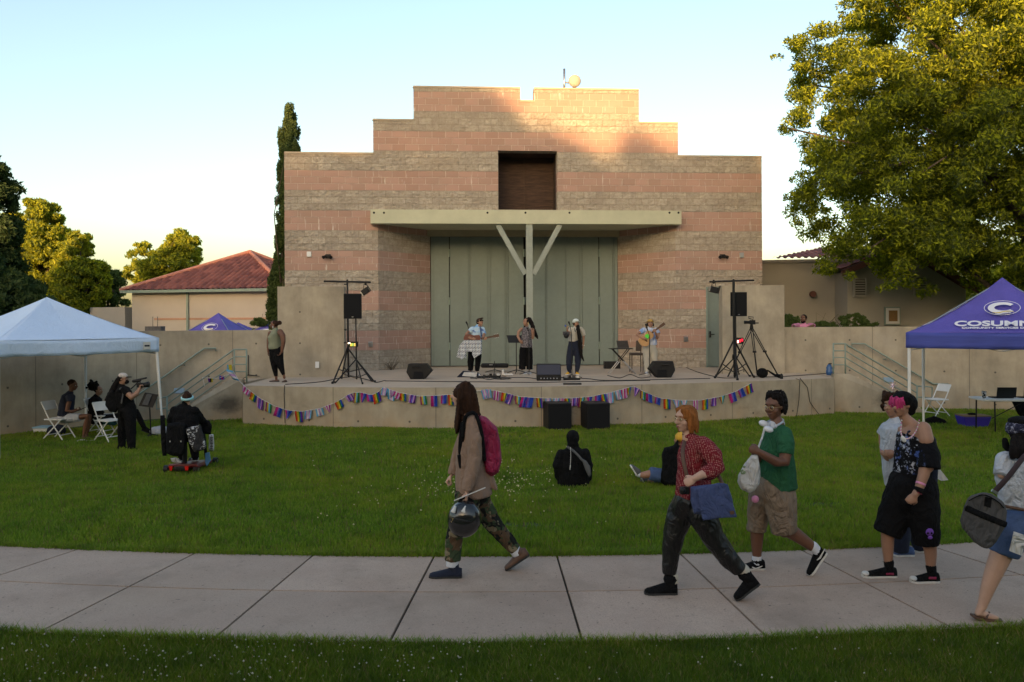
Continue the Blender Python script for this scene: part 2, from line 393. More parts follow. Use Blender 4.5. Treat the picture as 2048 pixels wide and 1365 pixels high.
for i in range(len(jf) - 1):
    gap = .011
    def line(j, t): # point on transverse joint j at fraction t
        x0, x1 = jf[j], jn[j]; a = Vector((x0, farY(x0), 0)); c = Vector((x1, nearY(x1), 0)); return a.lerp(c, t)
    for (t0, t1) in ((0.0, .4905), (.5, 1.0)):
        rows = []
        for t in (t0, t1):
            r = []
            a = line(i, t); c = line(i + 1, t); dx = (c.x - a.x)
            for k in range(NS + 1):
                s = k / NS; x = a.x + gap + (dx - 2 * gap) * s
                y = farY(x) * (1 - t) + nearY(x) * t
                # blend chord to the curve
                r.append(Vector((x, y, 0)))
            rows.append(r)
        up = [p + Vector((0, 0, SWZ)) for p in rows[0]] + [p + Vector((0, 0, SWZ)) for p in rows[1]]
        dn = [p - Vector((0, 0, .05)) for p in rows[0]] + [p - Vector((0, 0, .05)) for p in rows[1]]
        n = NS + 1; V = up + dn; Fs = []
        for k in range(NS):
            Fs.append((n + k, n + k + 1, k + 1, k))
            Fs.append((k, k + 1, 2 * n + k + 1, 2 * n + k)); Fs.append((n + k + 1, n + k, 3 * n + k, 3 * n + k + 1))
        Fs.append((n, 0, 2 * n, 3 * n)); Fs.append((n - 1, 2 * n - 1, 4 * n - 1, 3 * n - 1))
        sw.add(V, Fs)
struct(sw.build('sidewalk', sidewalk_mat()))

# ---- stage front curve
FRONT = [(484, 19.6), (560, 19.27), (640, 19.03), (760, 18.78), (900, 18.66), (1080, 18.76), (1254, 19.15), (1429, 19.8), (1560, 20.45), (1668, 21.1)]
fx = [XY(a, b).x for a, b in FRONT]; fcoef = np.polyfit(fx, [b for a, b in FRONT], 3)
SZ = .95
def frontY(x): return float(np.polyval(fcoef, x))
def on_front(px, py, off=-.04):      # point on the stage's front face seen at a pixel
    Y = 19.
    for _ in range(8):
        p = P(px, py, Y); Y = frontY(p.x) + off
    return P(px, py, Y)
XL, XR = fx[0], fx[-1]
def uvwall(pts, z0, z1, mb, mi=0, u0=0, zref=0, flip=False):
    """vertical wall sheet along plan points"""
    u = u0
    for a, b in zip(pts[:-1], pts[1:]):
        d = (Vector((b[0], b[1])) - Vector((a[0], a[1]))).length
        za0, za1 = (z0, z0); zb0, zb1 = (z1, z1)
        q = [(a[0], a[1], za0), (b[0], b[1], za1), (b[0], b[1], zb1), (a[0], a[1], zb0)]
        uv = [(u, za0 - zref), (u + d, za1 - zref), (u + d, zb1 - zref), (u, zb0 - zref)]
        if flip: q = q[::-1]; uv = uv[::-1]
        mb.quad(*q, mi=mi, uv=uv); u += d
    return u
stage = thing('stage', 'raised concrete amphitheater stage with a curved front wall hung with flags', 'stage', (0, 19, 0))
sm = MB()
fr = [(x, frontY(x)) for x in np.linspace(XL, XR, 40)]
uvwall(fr, -.1, SZ - .0, sm)
uvwall([(XR, frontY(XR)), (XR + .1, 23.4)], -.1, SZ, sm, u0=20); uvwall([(XL - .1, 22.6), (XL, frontY(XL))], -.1, SZ, sm, u0=30)
sm.build('stage_front_wall', M['conc'], stage)
sf = MB()
back = [(XR + .1, 23.4), (12.5, 30), (-10.5, 30), (XL - .1, 22.6)]
poly = [(x, y, SZ) for x, y in fr] + [(x, y, SZ) for x, y in back]
sf.add(poly, [tuple(range(len(poly)))], 0, [[(p[0], p[1]) for p in poly]])
def deck_mat():
    m, n, l, b = base_mat('worn stage floor concrete', .8)
    tc = n.new('ShaderNodeTexCoord'); v = tc.outputs['Object']
    col = mixc(n, l, mrange(n, l, noise_n(n, l, v, .9, 7, .6), .35, .7), (.47, .375, .285), (.55, .44, .34))
    col = mixc(n, l, mrange(n, l, noise_n(n, l, v, 8, 5, .7), .55, .8, 0, .5), col, (.32, .24, .165))
    l.new(col, b.inputs['Base Color']); return m
M['deck'] = deck_mat()
sf.build('stage_floor', M['deck'], stage)

# ---- stairs, cheek walls and rails
def cheek(name, label, pts, base_py_side, mat_=M['conc']):
    pass
def stairs(side):
    if side < 0:
        Yc = 20.5; xs_top, xs_bot = XY(457, Yc).x, XY(334, 20.0).x; x_in = XY(484, Yc).x; Yw = 22.0; Yb = 20.1; Ywb = 21.3
    else:
        Yc = 21.45; xs_top, xs_bot = XY(1700, Yc).x, XY(1840, Yc).x; x_in = XY(1668, Yc).x; Yw = 22.8; Yb = 21.25; Ywb = 22.5
    s = 1 if side > 0 else -1
    zt = 1.03
    ch = MB()
    prof = [(x_in, Yc, -.1), (x_in, Yc, zt), (xs_top, Yc, zt), (xs_bot, Yb, .10), (xs_bot + s * .1, Yb, -.1)]
    th = .2
    f = [Vector(p) for p in prof]; g = [p + Vector((0, th, 0)) for p in f]
    n = len(f)
    idx = list(range(n)) if side < 0 else list(range(n))[::-1]
    ch.add(f, [tuple(idx)], 0, [[(f[i].x, f[i].z) for i in idx]])
    ch.add(g, [tuple(idx[::-1])], 0, [[(g[i].x, g[i].z) for i in idx[::-1]]])
    for i in range(n - 1):
        q = [f[i], f[i + 1], g[i + 1], g[i]]; ch.quad(*q, uv=[(0, p.x) for p in q])
    nm = 'left' if side < 0 else 'right'
    o = ch.build('stair_side_wall', M['conc_cheek'])
    tag(o, f'sloping concrete side wall of the stairs at the {nm} end of the stage', 'low wall', 'concrete stair side walls')
    st = MB(); N = 6
    for k in range(N):      # step k from the bottom
        t0 = k / N; t1 = 1.0
        xa = xs_bot + (xs_top - xs_bot) * t0; xb = x_in if k == N - 1 else xs_bot + (xs_top - xs_bot) * ((k + 1) / N)
        z = SZ * (k + 1) / (N + 0) if k < N - 1 else SZ - .004
        ya = Yb + (Yc - Yb) * t0 + th + .003; yw = Ywb + (Yw - Ywb) * t0 + .25
        x0, x1 = min(xa, xb), max(xa, xb)
        st.hexa([Vector(p) for p in ((x0, ya, -.05), (x1, ya, -.05), (x1, yw, -.05), (x0, yw, -.05), (x0, ya, z), (x1, ya, z), (x1, yw, z), (x0, yw, z))])
    o = st.build('stairs', M['deck'])
    tag(o, f'concrete steps with green rails climbing to the {nm} end of the stage', 'stairs', 'stage stairs')
    # front railing
    rl = thing('stair_railing', f'four-bar green metal railing on the stairs at the {nm} end of the stage', 'railing', (xs_top, Yc, zt), 'stair railings')
    if side < 0: pa, pb, pc = 493, 468.5, 334; ys = [699.5, 713.8, 729.3, 743.6]; yl = 95; pe = 313
    else: pa, pb, pc = 1666.6, 1690.5, 1834; ys = [688, 702, 715.5, 730]; yl = 84.5; pe = 1864
    Yr = Yc + .1
    def W(px, py, t=0): return P(px, py, Yr + (Yb - Yc) * t)
    for a in (pa, pb):
        t = MB(); q = W(a, ys[0]); t.cyl((q.x, q.y, SZ if a == pa else zt), q, .022, 8); t.build('post', M['rail'], rl, True)
    q = W(pc, ys[0] + yl, 1); t = MB(); t.cyl((q.x, q.y, 0), q, .022, 8); t.build('post', M['rail'], rl, True)
    for k, y in enumerate(ys):
        a = W(pa, y); b = W(pb, y); t = MB()
        if k < 2: c = W(pc, y + yl, 1); pts = [a, b, c]
        else: c = W(pb + (pc - pb) * (.985), y + yl * .985, 1); pts = [a, b, c]
        t.tube(pts, .021 if k == 0 else .016, 8); t.build('rail', M['rail'], rl, True)
    t = MB(); e0 = W(pc, ys[0] + yl, 1); e1 = W(pe, ys[0] + yl + 2, 1); e2 = W(pe, ys[0] + yl + 24, 1); e3 = W(pc, ys[0] + yl + 22, 1)
    t.tube([e0, e1, e2, e3], .02, 8); t.build('end_loop', M['rail'], rl, True)
    # wall handrail
    if side < 0: hp = [(431, 697, 21.75), (409, 697, 21.65), (280, 787, 20.7), (255, 799, 20.5)]
    else: hp = [(1704, 688, 22.85), (1729, 688, 22.8), (1866, 768, 22.45), (1896, 769, 22.3)]
    h = thing('handrail', f'green handrail fixed to the retaining wall above the {nm} stairs', 'handrail', P(*hp[1]), 'wall handrails')
    w_ = [P(*q) for q in hp]
    t = MB(); t.tube(w_, .022, 8); t.build('rail', M['rail'], h, True)
    for u in (.02, .33, .7, .97):
        p = w_[0].lerp(w_[1], u) if u < .05 else (w_[1].lerp(w_[2], u) if u < .96 else w_[3].lerp(w_[2], .2))
        t = MB(); t.tube([p, p + Vector((0, .03, -.07)), p + Vector((0, .22, -.08))], .011, 6); t.ell(p + Vector((0, .2, -.08)), (.04, .02, .04)); t.build('bracket', M['rail'], h, True)
stairs(-1); stairs(1)

# ---- retaining walls
WZ = 2.24
def wallthing(pts, label, z1, name='retaining_wall', th=.3, group=None, z0=-.3):
    o = MB(); uvwall(pts, z0, z1, o)
    # top and back
    q = [Vector((*p, 0)) for p in pts]; nb = []
    for i, p in enumerate(q):
        a = q[max(0, i - 1)]; b = q[min(len(q) - 1, i + 1)]; d = (b - a).normalized(); nrm = Vector((-d.y, d.x, 0)); nb.append(p + nrm * th)
    for i in range(len(q) - 1):
        o.quad((q[i].x, q[i].y, z1), (q[i + 1].x, q[i + 1].y, z1), (nb[i + 1].x, nb[i + 1].y, z1), (nb[i].x, nb[i].y, z1), uv=[(i, 0), (i + 1, 0), (i + 1, .3), (i, .3)])
    uvwall([(p.x, p.y) for p in nb][::-1], z0, z1, o)
    for p, b, fl in ((q[0], nb[0], True), (q[-1], nb[-1], False)):
        uvwall([(b.x, b.y), (p.x, p.y)] if fl else [(p.x, p.y), (b.x, b.y)], z0, z1, o)
    ob = o.build(name, M['conc']); tag(ob, label, 'wall', group); return ob
lw = [(-500, 15.2), (-250, 16.4), (0, 18.1), (161, 19.6), (300, 20.95), (420, 21.8), (562, 22.45)]
wallthing([tuple(XY(a, b).xy) for a, b in lw], 'tall stained concrete retaining wall left of the stage, behind the white tent', WZ, group='curved retaining walls')
rw = [(1567, 23.2), (1700, 23.05), (1811, 22.75), (1950, 22.1), (2100, 21.2), (2400, 19.0)]
wallthing([tuple(XY(a, b).xy) for a, b in rw], 'tall stained concrete retaining wall right of the stage, behind the purple tent', WZ, group='curved retaining walls')
a = XY(555, 22.4); b = XY(688, 22.5)
wallthing([tuple(a.xy), tuple(b.xy)], 'upright concrete wing wall on the left side of the stage, beside the woman in the tank top', 2.43 + (646 - 573.5) * 22.45 / F, 'wing_wall', .35, 'stage wing walls', z0=SZ - .1)
a = XY(1444, 23.0); b = XY(1569, 23.0)
wallthing([tuple(a.xy), tuple(b.xy)], 'upright concrete wing wall on the right side of the stage, behind the camera tripod', 2.43 + (641.5 - 571) * 23.0 / F, 'wing_wall', .35, 'stage wing walls', z0=SZ - .1)
# raised planting bed behind the right wall
tm = MB(); tm.hexa([Vector(p) for p in ((8.0, 23.7, 0), (30, 20.5, 0), (30, 33, 0), (8.0, 33, 0), (8.0, 23.7, 1.2), (30, 20.5, 1.2), (30, 33, 1.2), (8.0, 33, 1.2))])
struct(tm.build('terrace', bpy.data.materials['lawn soil and thatch']))

# ---- the stage building
FA = P(570, 741, 25.3); FA.z = 0; FB = P(1525, 734, 26.3); FB.z = 0
FU = (FB - FA).normalized(); FN = Vector((-FU.y, FU.x, 0))   # FN points away from the camera
def fu(px, off=0.):     # u coordinate of a pixel column on the plane offset by off
    d = Vector(((px - 1024) / F, 1, 0)); o = FA + FN * off
    t = (o.dot(FN)) / d.dot(FN); return (d * t - FA).dot(FU)
def fz(px, py, off=0.):
    u = fu(px, off); p = FA + FU * u + FN * off; return CZ + (hor(px) - py) * p.y / F
def FW(u, off, z): p = FA + FU * u + FN * off; return Vector((p.x, p.y, z))
bld = thing('stage_building', 'stepped block building with red and tan bands behind the stage', 'building', FA + FU * 7.4)
wl = MB()
def fbox(mb, u0, u1, w0, w1, z0, z1, mi=0, uv=True):
    z = lambda q: q - SZ
    def qd(a, b, c, d, au, bu, cu, du): mb.quad(a, b, c, d, mi=mi, uv=[au, bu, cu, du])
    qd(FW(u0, w0, z0), FW(u1, w0, z0), FW(u1, w0, z1), FW(u0, w0, z1), (u0, z(z0)), (u1, z(z0)), (u1, z(z1)), (u0, z(z1)))
    qd(FW(u1, w1, z0), FW(u0, w1, z0), FW(u0, w1, z1), FW(u1, w1, z1), (u1, z(z0)), (u0, z(z0)), (u0, z(z1)), (u1, z(z1)))
    qd(FW(u1, w0, z0), FW(u1, w1, z0), FW(u1, w1, z1), FW(u1, w0, z1), (u1, z(z0)), (u1 + w1 - w0, z(z0)), (u1 + w1 - w0, z(z1)), (u1, z(z1)))
    qd(FW(u0, w1, z0), FW(u0, w0, z0), FW(u0, w0, z1), FW(u0, w1, z1), (u0 + w1 - w0, z(z0)), (u0, z(z0)), (u0, z(z1)), (u0 + w1 - w0, z(z1)))
    qd(FW(u0, w0, z1), FW(u1, w0, z1), FW(u1, w1, z1), FW(u0, w1, z1), (u0, .3), (u1, .3), (u1, .3), (u0, .3))
    qd(FW(u0, w1, z0), FW(u1, w1, z0), FW(u1, w0, z0), FW(u0, w0, z0), (u0, .3), (u1, .3), (u1, .3), (u0, .3))
U = {k: fu(k) for k in (570, 748, 757, 829, 998, 1043, 1070, 1116, 1280, 1352, 1358, 1412, 1446, 1525)}
ZW, ZS, ZT = 7.62, SZ + 12.5 * BAND, 9.70
ZSOF = 5.52; ZO0 = fz(1050, 420); ZO1 = fz(1050, 302); TH = .4
DZ1 = fz(1430, 574)
cols = [(570, 748, ZW, 0), (748, 757, ZS, 0), (757, 829, ZS, ZSOF), (829, 998, ZT, ZSOF), (1280, 1352, ZS, ZSOF), (1352, 1358, ZS, 0), (1358, 1412, ZW, 0), (1412, 1446, ZW, DZ1), (1446, 1525, ZW, 0), (1116, 1280, ZT, ZSOF)]
for a, b, zt, zb in cols: fbox(wl, U[a], U[b], 0, TH, zb if zb else .4, zt)
fbox(wl, U[998], U[1116], 0, TH, ZSOF, ZO0)
fbox(wl, U[998], U[1043], 0, TH, ZO1, ZT); fbox(wl, U[1043], U[1070], 0, TH, ZO1, 9.30); fbox(wl, U[1070], U[1116], 0, TH, ZO1, ZT)
# splayed walls of the recess
RD = 1.75
ul, ur = fu(861, RD), fu(1236, RD)
for (ua, ub, s) in ((U[757], ul, 1), (U[1352], ur, -1)):
    a0, b0 = FW(ua, .003, 0), FW(ub, RD, 0); L_ = (b0 - a0).length; e = FW(ua - s * .5, RD, 0)
    q = [(a0, ua), (b0, ua + s * L_)]
    zz = (.4, 5.9)
    pts = [Vector((q[0][0].x, q[0][0].y, zz[0])), Vector((q[1][0].x, q[1][0].y, zz[0])), Vector((q[1][0].x, q[1][0].y, zz[1])), Vector((q[0][0].x, q[0][0].y, zz[1]))]
    uvq = [(q[0][1], zz[0] - SZ), (q[1][1], zz[0] - SZ), (q[1][1], zz[1] - SZ), (q[0][1], zz[1] - SZ)]
    if s < 0: pts = pts[::-1]; uvq = uvq[::-1]
    wl.quad(*pts, uv=uvq)
# body behind the parapet
fbox(wl, U[570] + .002, U[748] + .3, TH, 8, .4, 7.3); fbox(wl, U[1358] - .3, U[1525] - .002, TH, 8, .4, 7.3)
fbox(wl, U[748] + .303, U[1358] - .303, RD + 1.2, 8, .4, 8.2)
wl.build('wall', M['masonry'], bld)
cp = MB()      # coping
for a, b, zt in ((570, 748, ZW), (748, 829, ZS), (829, 1043, ZT), (1043, 1070, 9.30), (1070, 1280, ZT), (1280, 1358, ZS), (1358, 1525, ZW)):
    a_, b_ = U[a], U[b]
    cp.hexa([FW(a_ + .004 - (.03 if zt >= ZS and a not in (1070,) else 0), -.025, zt + .002), FW(b_ - .004, -.025, zt + .002), FW(b_ - .004, TH + .02, zt + .002), FW(a_ + .004, TH + .02, zt + .002),
             FW(a_ + .004, -.025, zt + .06), FW(b_ - .004, -.025, zt + .06), FW(b_ - .004, TH + .02, zt + .06), FW(a_ + .004, TH + .02, zt + .06)])
cp.build('coping', mat('tan coping', (.42, .35, .27), .9, var=.1, vs=3), bld)
# square opening with planks inside
op = MB(); o0, o1 = U[998], U[1116]
for (a, b, w0, w1, z0, z1, mi) in ((o0, o1, 1.1, 1.15, ZO0, ZO1, 0),):
    fbox(op, a - .1, b + .1, w0, w1, z0 - .1, z1 + .1, 0)
fbox(op, o0 - .06, o0 - .004, TH + .002, 1.1, ZO0 - .1, ZO1 + .1); fbox(op, o1 + .004, o1 + .06, TH + .002, 1.1, ZO0 - .1, ZO1 + .1)
fbox(op, o0, o1, TH + .002, 1.1, ZO1 + .004, ZO1 + .1); fbox(op, o0, o1, TH + .002, 1.1, ZO0 - .1, ZO0 - .004)
fbox(op, (o0 + o1) / 2 - .03, (o0 + o1) / 2 + .03, 1.05, 1.098, ZO0, ZO1)
op.build('plank_opening', M['planks'], bld)
# green beam and soffit
zb0, zb1 = fz(1050, 448, -.35), fz(1050, 420.5, -.35)
ba, bb = fu(742, -.35), fu(1364, -.35)
bm = MB(); fbox(bm, ba, bb, -.35, -.003, zb0, zb1); fbox(bm, U[757] + .02, U[1352] - .02, .0, RD + .3, zb0 + .02, ZSOF - .003)
be = bm.build('beam', M['fascia'], bld)
bt = MB()
for px in (749, 769, 976, 1052, 1140, 1340, 1358):
    bt = MB(); p = FW(fu(px, -.35), -.36, fz(px, 426, -.35)); bt.tube([p, p + FN * .02], .035, 8, cap='flat', A=Vector((1, 0, 0))); bt.build('bolt', M['blackm'], be)
hd = MB(); fbox(hd, fu(855, RD - .12), fu(1240, RD - .12), RD - .12, RD + .1, fz(1050, 474, RD), ZSOF + .01); hd.build('door_header', M['header'], bld)
# doors
zd1 = fz(1050, 474, RD) - .01
def leaf(p0, p1, grooves):
    d = MB(); a, b = fu(p0, RD), fu(p1, RD)
    gs = [a] + [fu(g, RD) for g in grooves] + [b]
    for i in range(len(gs) - 1):
        g0 = gs[i] + .009; g1 = gs[i + 1] - .009
        fbox(d, g0, g1, RD, RD + .05, SZ + .03, zd1)
    fbox(d, a + .005, b - .005, RD + .035, RD + .048, SZ + .031, zd1 - .001)
    o = d.build('stage_door', M['door'], bld, bevel=.003)
    for z in (1.5, 3.0, 4.6): h = MB(); h.cyl(FW(b - .0 if p0 < 1000 else a, RD - .015, z), FW(b if p0 < 1000 else a, RD - .015, z + .25), .03, 8); h.build('hinge', M['rail'], o)
leaf(862, 899, [867]); leaf(900, 1048, [938, 941, 976, 981, 1010, 1013, 1017]); leaf(1053, 1198, [1058, 1066, 1091, 1094, 1132, 1160, 1165]); leaf(1199, 1236, [1226, 1229])
bk = MB(); fbox(bk, ul - .2, ur + .2, RD + .3, RD + .4, .5, 6); bk.build('inner_wall', M['dark'], bld)
# post and braces
po = MB(); u = fu(1059, -.2); w2 = .1
fbox(po, u - w2, u + w2, -.3, -.12, SZ, zb0 - .002); po.build('post', M['greenpaint'], bld, bevel=.01)
for px0, px1 in ((996, 1051), (1121, 1067)):
    d = MB(); a = FW(fu(px0, -.2), -.21, fz(px0, 449.5, -.2)); b = FW(fu(px1, -.2), -.21, fz(px1, 549, -.2))
    d.bar(a, b, .16, .10, up=FN); d.build('brace', M['greenpaint'], bld, bevel=.008)
# side door, flood lamps, outlets
sd_ = MB(); fbox(sd_, U[1412] + .05, U[1446] + .2, .06, .1, SZ + .02, DZ1 - .06); dd = sd_.build('side_door', M['door'], bld)
df = MB(); fbox(df, U[1412] + .003, U[1412] + .05, -.02, .1, SZ, DZ1 - .003); fbox(df, U[1412] + .05, U[1446] + .2, -.02, .1, DZ1 - .06, DZ1 - .003); df.build('frame', M['rail'], dd)
hn = MB(); p = FW(fu(1420, .05), .02, SZ + 1.05); hn.tube([p, p + FU * .13], .012, 6); hn.box(p + FN * .02, (.05, .02, .2)); hn.build('handle', M['blackm'], dd)
for px in (657, 1445):
    fl = MB(); p = FW(fu(px), -.06, fz(px, 513))
    fl.box(p + Vector((0, .03, 0)), (.16, .06, .12)); fl.tube([p, p + Vector((.1, -.08, -.03))], .015, 6)
    for s in (-1, 1): fl.tube([p + Vector((s * .06, -.05, .0)), p + Vector((s * .12, -.13, -.05))], [(.03, .03), (.055, .055)], 10, cap='flat')
    fl.build('flood_lamp', M['blackm'], bld)
for px, py in ((741, 689), (619, 509), (1483, 511), (1371, 679)):
    q = MB(); p = FW(fu(px), -.03, fz(px, py)); q.box(p, (.13, .06, .16), math.atan2(FU.y, FU.x)); q.build('outlet_box', M['chrome'] if px != 619 else M['white'], bld, bevel=.01)
q = MB(); q.box(XY(634, 22.4, P(634, 730, 22.4).z), (.1, .03, .17)); tag(q.build('outlet_cover', M['white']), 'small white outlet cover low on the left concrete wing wall', 'outlet')
# antenna
an = thing('antenna_dish', 'small round dish antenna beside a thin mast on the building roof', 'antenna', FW(fu(1131), .3, ZT))
t = MB(); p = FW(fu(1131, .5), .5, ZT); t.cyl(p, FW(fu(1131, .5), .5, fz(1131, 138, .5)), .035, 8); t.build('mast', M['chrome'], an, True)
t = MB(); c = FW(fu(1151, .5), .42, fz(1151, 164, .5)); t.ell(c, (.2, .09, .2)); t.build('dish', mat('cream dish', (.38, .33, .27), .6), an, True)
t = MB(); t.tube([c + Vector((0, .1, -.05)), Vector((p.x, p.y, c.z - .02))], .025, 6); t.tube([c + Vector((.0, .1, -.1)), c + Vector((0, .15, -.27))], .06, 8); t.build('bracket', M['chrome'], an, True)

# ---- tiled roof and houses behind
def tile_mat():
    m, n, l, b = base_mat('red clay roof tile', .85)
    tc = n.new('ShaderNodeTexCoord'); v = tc.outputs['UV']
    br = n.new('ShaderNodeTexBrick'); l.new(v, br.inputs['Vector']); br.offset = 0
    br.inputs['Scale'].default_value = 1; br.inputs['Brick Width'].default_value = .3; br.inputs['Row Height'].default_value = .42; br.inputs['Mortar Size'].default_value = 0
    br.inputs['Color1'].default_value = (.13, .035, .027, 1); br.inputs['Color2'].default_value = (.29, .095, .068, 1)
    c = mixc(n, l, mrange(n, l, noise_n(n, l, v, 1.5, 5, .6), .4, .75, 0, .6), br.outputs['Color'], (.14, .05, .04))
    l.new(c, b.inputs['Base Color']); return m
M['tile'] = tile_mat()
def tile_face(mb, A_, B_, top, top2=None):
    """roof slope from eave A_-B_ up to top (triangle) or top..top2"""
    A_ = Vector(A_); B_ = Vector(B_); top = Vector(top); top2 = Vector(top2) if top2 is not None else top
    e = (B_ - A_); L_ = e.length; e.normalize()
    q = top - A_; s0 = q.dot(e); up = (q - e * s0); H_ = up.length; up.normalize(); s1 = (top2 - A_).dot(e)
    nrm = e.cross(up); nrm = nrm if nrm.z > 0 else -nrm
    du, dt = .05, .14; n = int(L_ / du); prev = None
    for i in range(n + 1):
        s = L_ * i / n
        tm_ = H_ if s0 <= s <= s1 else (H_ * s / max(s0, 1e-6) if s < s0 else H_ * (L_ - s) / max(L_ - s1, 1e-6))
        ph = (s / .3) % 1; hgt = .10 * abs(math.sin(math.pi * ph)) ** .6
        col = []; k = 0; t = 0
        while True:
            tt = min(t, tm_); saw = .045 * (1 - ((tt / .42) % 1))
            col.append((A_ + e * s + up * tt + nrm * (hgt + saw), (s, tt)))
            if t >= tm_: break
            t += dt
        if prev:
            m_ = max(len(prev), len(col))
            a = prev + [prev[-1]] * (m_ - len(prev)); b = col + [col[-1]] * (m_ - len(col))
            vs = [x[0] for x in a] + [x[0] for x in b]; uvs = [x[1] for x in a] + [x[1] for x in b]
            for j in range(m_ - 1):
                f = (j, m_ + j, m_ + j + 1, j + 1)
                mb.v += [tuple(vs[x]) for x in f]; o = len(mb.v) - 4
                mb.f.append((o, o + 1, o + 2, o + 3)); mb.mi.append(0); mb.uv.append([uvs[x] for x in f])
        prev = col
h1 = thing('house', 'long pink stucco building with a hipped red tile roof, left of the cypress', 'building', (-15, 45, 0))
ez = 4.05; FLc = XY(243, 42, ez); FRc = XY(572, 40, ez)
e = (FRc - FLc); e.z = 0; sl = e.length; e.normalize(); nn = Vector((-e.y, e.x, 0))
BRc = FRc + nn * sl; BLc = FLc + nn * sl; ap = (FLc + BRc) / 2; ap.z = 6.22
rf = MB(); tile_face(rf, FLc, FRc, ap); tile_face(rf, FRc, BRc, ap); tile_face(rf, BLc, FLc, ap); tile_face(rf, BRc, BLc, ap)
r_ = rf.build('roof', M['tile'], h1)
cpz = MB()
for c in (FLc, FRc, BRc, BLc): cpz.tube([c + Vector((0, 0, .1)), ap + Vector((0, 0, .14))], .11, 8)
cpz.build('ridge_cap', mat('ridge clay', (.48, .20, .14), .85, var=.2, vs=3), r_, True)
hw = MB(); ins = .35
c4 = [FLc + (e + nn) * ins, FRc + (nn - e) * ins, BRc - (e + nn) * ins, BLc + (e - nn) * ins]
hw.prism([Vector((p.x, p.y, -.1)) for p in c4], (0, 0, ez + .1)); hw.build('wall', M['stucco'], h1)
gt = MB(); a = FLc - nn * .06; b = FRc - nn * .06; gt.bar(a + Vector((0, 0, .0)), b + Vector((0, 0, .0)), .12, .14); gt.build('gutter', M['rail'], h1)
q = c4[0].lerp(c4[1], (369 - 243) / 329.); dp = MB(); dp.bar(q - nn * .06 + Vector((0, 0, -4.0)), q - nn * .06 - Vector((0, 0, .05)), .11, .1); dp.build('downspout', M['rail'], h1)
st = MB(); z = CZ + (646 - 637) * 41 / F
st.bar(Vector((c4[0].x, c4[0].y, z)) - nn * .01 + e * 1.3, Vector((c4[1].x, c4[1].y, z)) - nn * .01, .04, .10); st.build('stripe', mat('faded orange stripe', (.50, .28, .19), .9, var=.2, vs=1), h1)
lo = MB(); a = XY(180, 43.2, 0); b = XY(250, 42.9, 0); c = b + Vector((.3, 4, 0)); d = a + Vector((-.2, 4, 0)); lo.prism([a, b, c, d], (0, 0, CZ + 33 * 43 / F)); lo.build('low_wing', M['stucco'], h1)
bx = MB(); p = XY(310, 38, 0); bx.box((p.x, p.y, 1.15), (.72, .5, 2.3)); bx.cyl((p.x - .1, p.y, 2.3), (p.x - .1, p.y, 2.75), .015, 6); bx.cyl((p.x + .12, p.y, 2.3), (p.x + .12, p.y, 2.75), .015, 6)
tag(bx.build('utility_box', mat('grey box', (.12, .11, .11), .8, var=.4, vs=5)), 'grey utility box with two thin rods above the left retaining wall', 'utility box')

h2 = thing('house', 'grey brown stucco house with louvred vents behind the right retaining wall', 'building', (14, 30, 0))
t = MB(); a = XY(1500, 29.2); b = XY(1694, 28.6); z = CZ + (641.5 - 525) * 28.9 / F
t.prism([a, b, b + Vector((1, 9, 0)), a + Vector((0, 9, 0))], (0, 0, z)); t.build('flat_wing_wall', M['stucco2'], h2)
t = MB(); t.bar(a + Vector((0, -.03, z + .04)), b + Vector((0, -.03, z + .04)), .12, .1); t.build('parapet_trim', mat('parapet', (.33, .29, .25), .9), h2)
a = XY(1695, 27.6); b = XY(1932, 27.6); zr = CZ + (639.6 - 580) * 27.6 / F; zl = CZ + (641 - 545) * 27.6 / F; za = CZ + (640 - 500) * 27.6 / F; xa = XY(1800, 27.6).x
t = MB(); t.prism([a, b, Vector((b.x, b.y, zr)), Vector((xa, a.y, za)), Vector((a.x, a.y, zl))], (0, 9, 0)); t.build('gable_wall', M['stucco2'], h2)
t = MB(); tile_face(t, (b.x + .3, b.y - .25, zr), (b.x + .3, b.y + 9, zr), (xa, a.y - .25, za + .1), (xa, a.y + 9, za + .1)); tile_face(t, (a.x - .3, a.y + 9, zl), (a.x - .3, a.y - .25, zl), (xa, a.y + 9, za + .1), (xa, a.y - .25, za + .1))
t.build('roof', M['tile'], h2)
t = MB(); t.bar((b.x + .3, b.y - .3, zr - .05), (xa, a.y - .3, za + .05), .1, .2); t.bar((a.x - .3, b.y - .3, zl - .05), (xa, a.y - .3, za + .05), .1, .2); t.build('verge', mat('dark red verge', (.13, .05, .04), .8), h2)
t = MB(); c0 = XY(1545, 36, CZ + (641 - 520) * 36 / F); c1 = XY(1720, 36, c0.z); tile_face(t, c0, c1, XY(1640, 39, CZ + (641 - 500) * 39 / F), XY(1720, 39, CZ + (641 - 500) * 39 / F)); t.build('rear_roof', M['tile'], h2)
for px in (1720, 1841):
    v = MB(); p = XY(px, 27.55); zc = CZ + (640 - (574 if px < 1800 else 572)) * 27.6 / F
    v.box((p.x, p.y, zc), (.34, .05, .5)); f = v.build('vent', M['dark'], h2)
    v = MB()
    for k in range(6): v.box((p.x, p.y - .04, zc - .2 + k * .08), (.34, .03, .045))
    v.box((p.x, p.y - .03, zc - .3), (.46, .1, .07)); v.box((p.x + .2, p.y - .03, zc), (.05, .08, .56)); v.box((p.x - .2, p.y - .03, zc), (.05, .08, .56)); v.build('louvre', M['stucco2'], f)
v = MB(); p = XY(1785, 27.5); zc = CZ + (640 - 632) * 27.6 / F
v.box((p.x, p.y, zc), (.44, .08, .52)); f = v.build('window', mat('white frame', (.62, .60, .58), .6), h2)
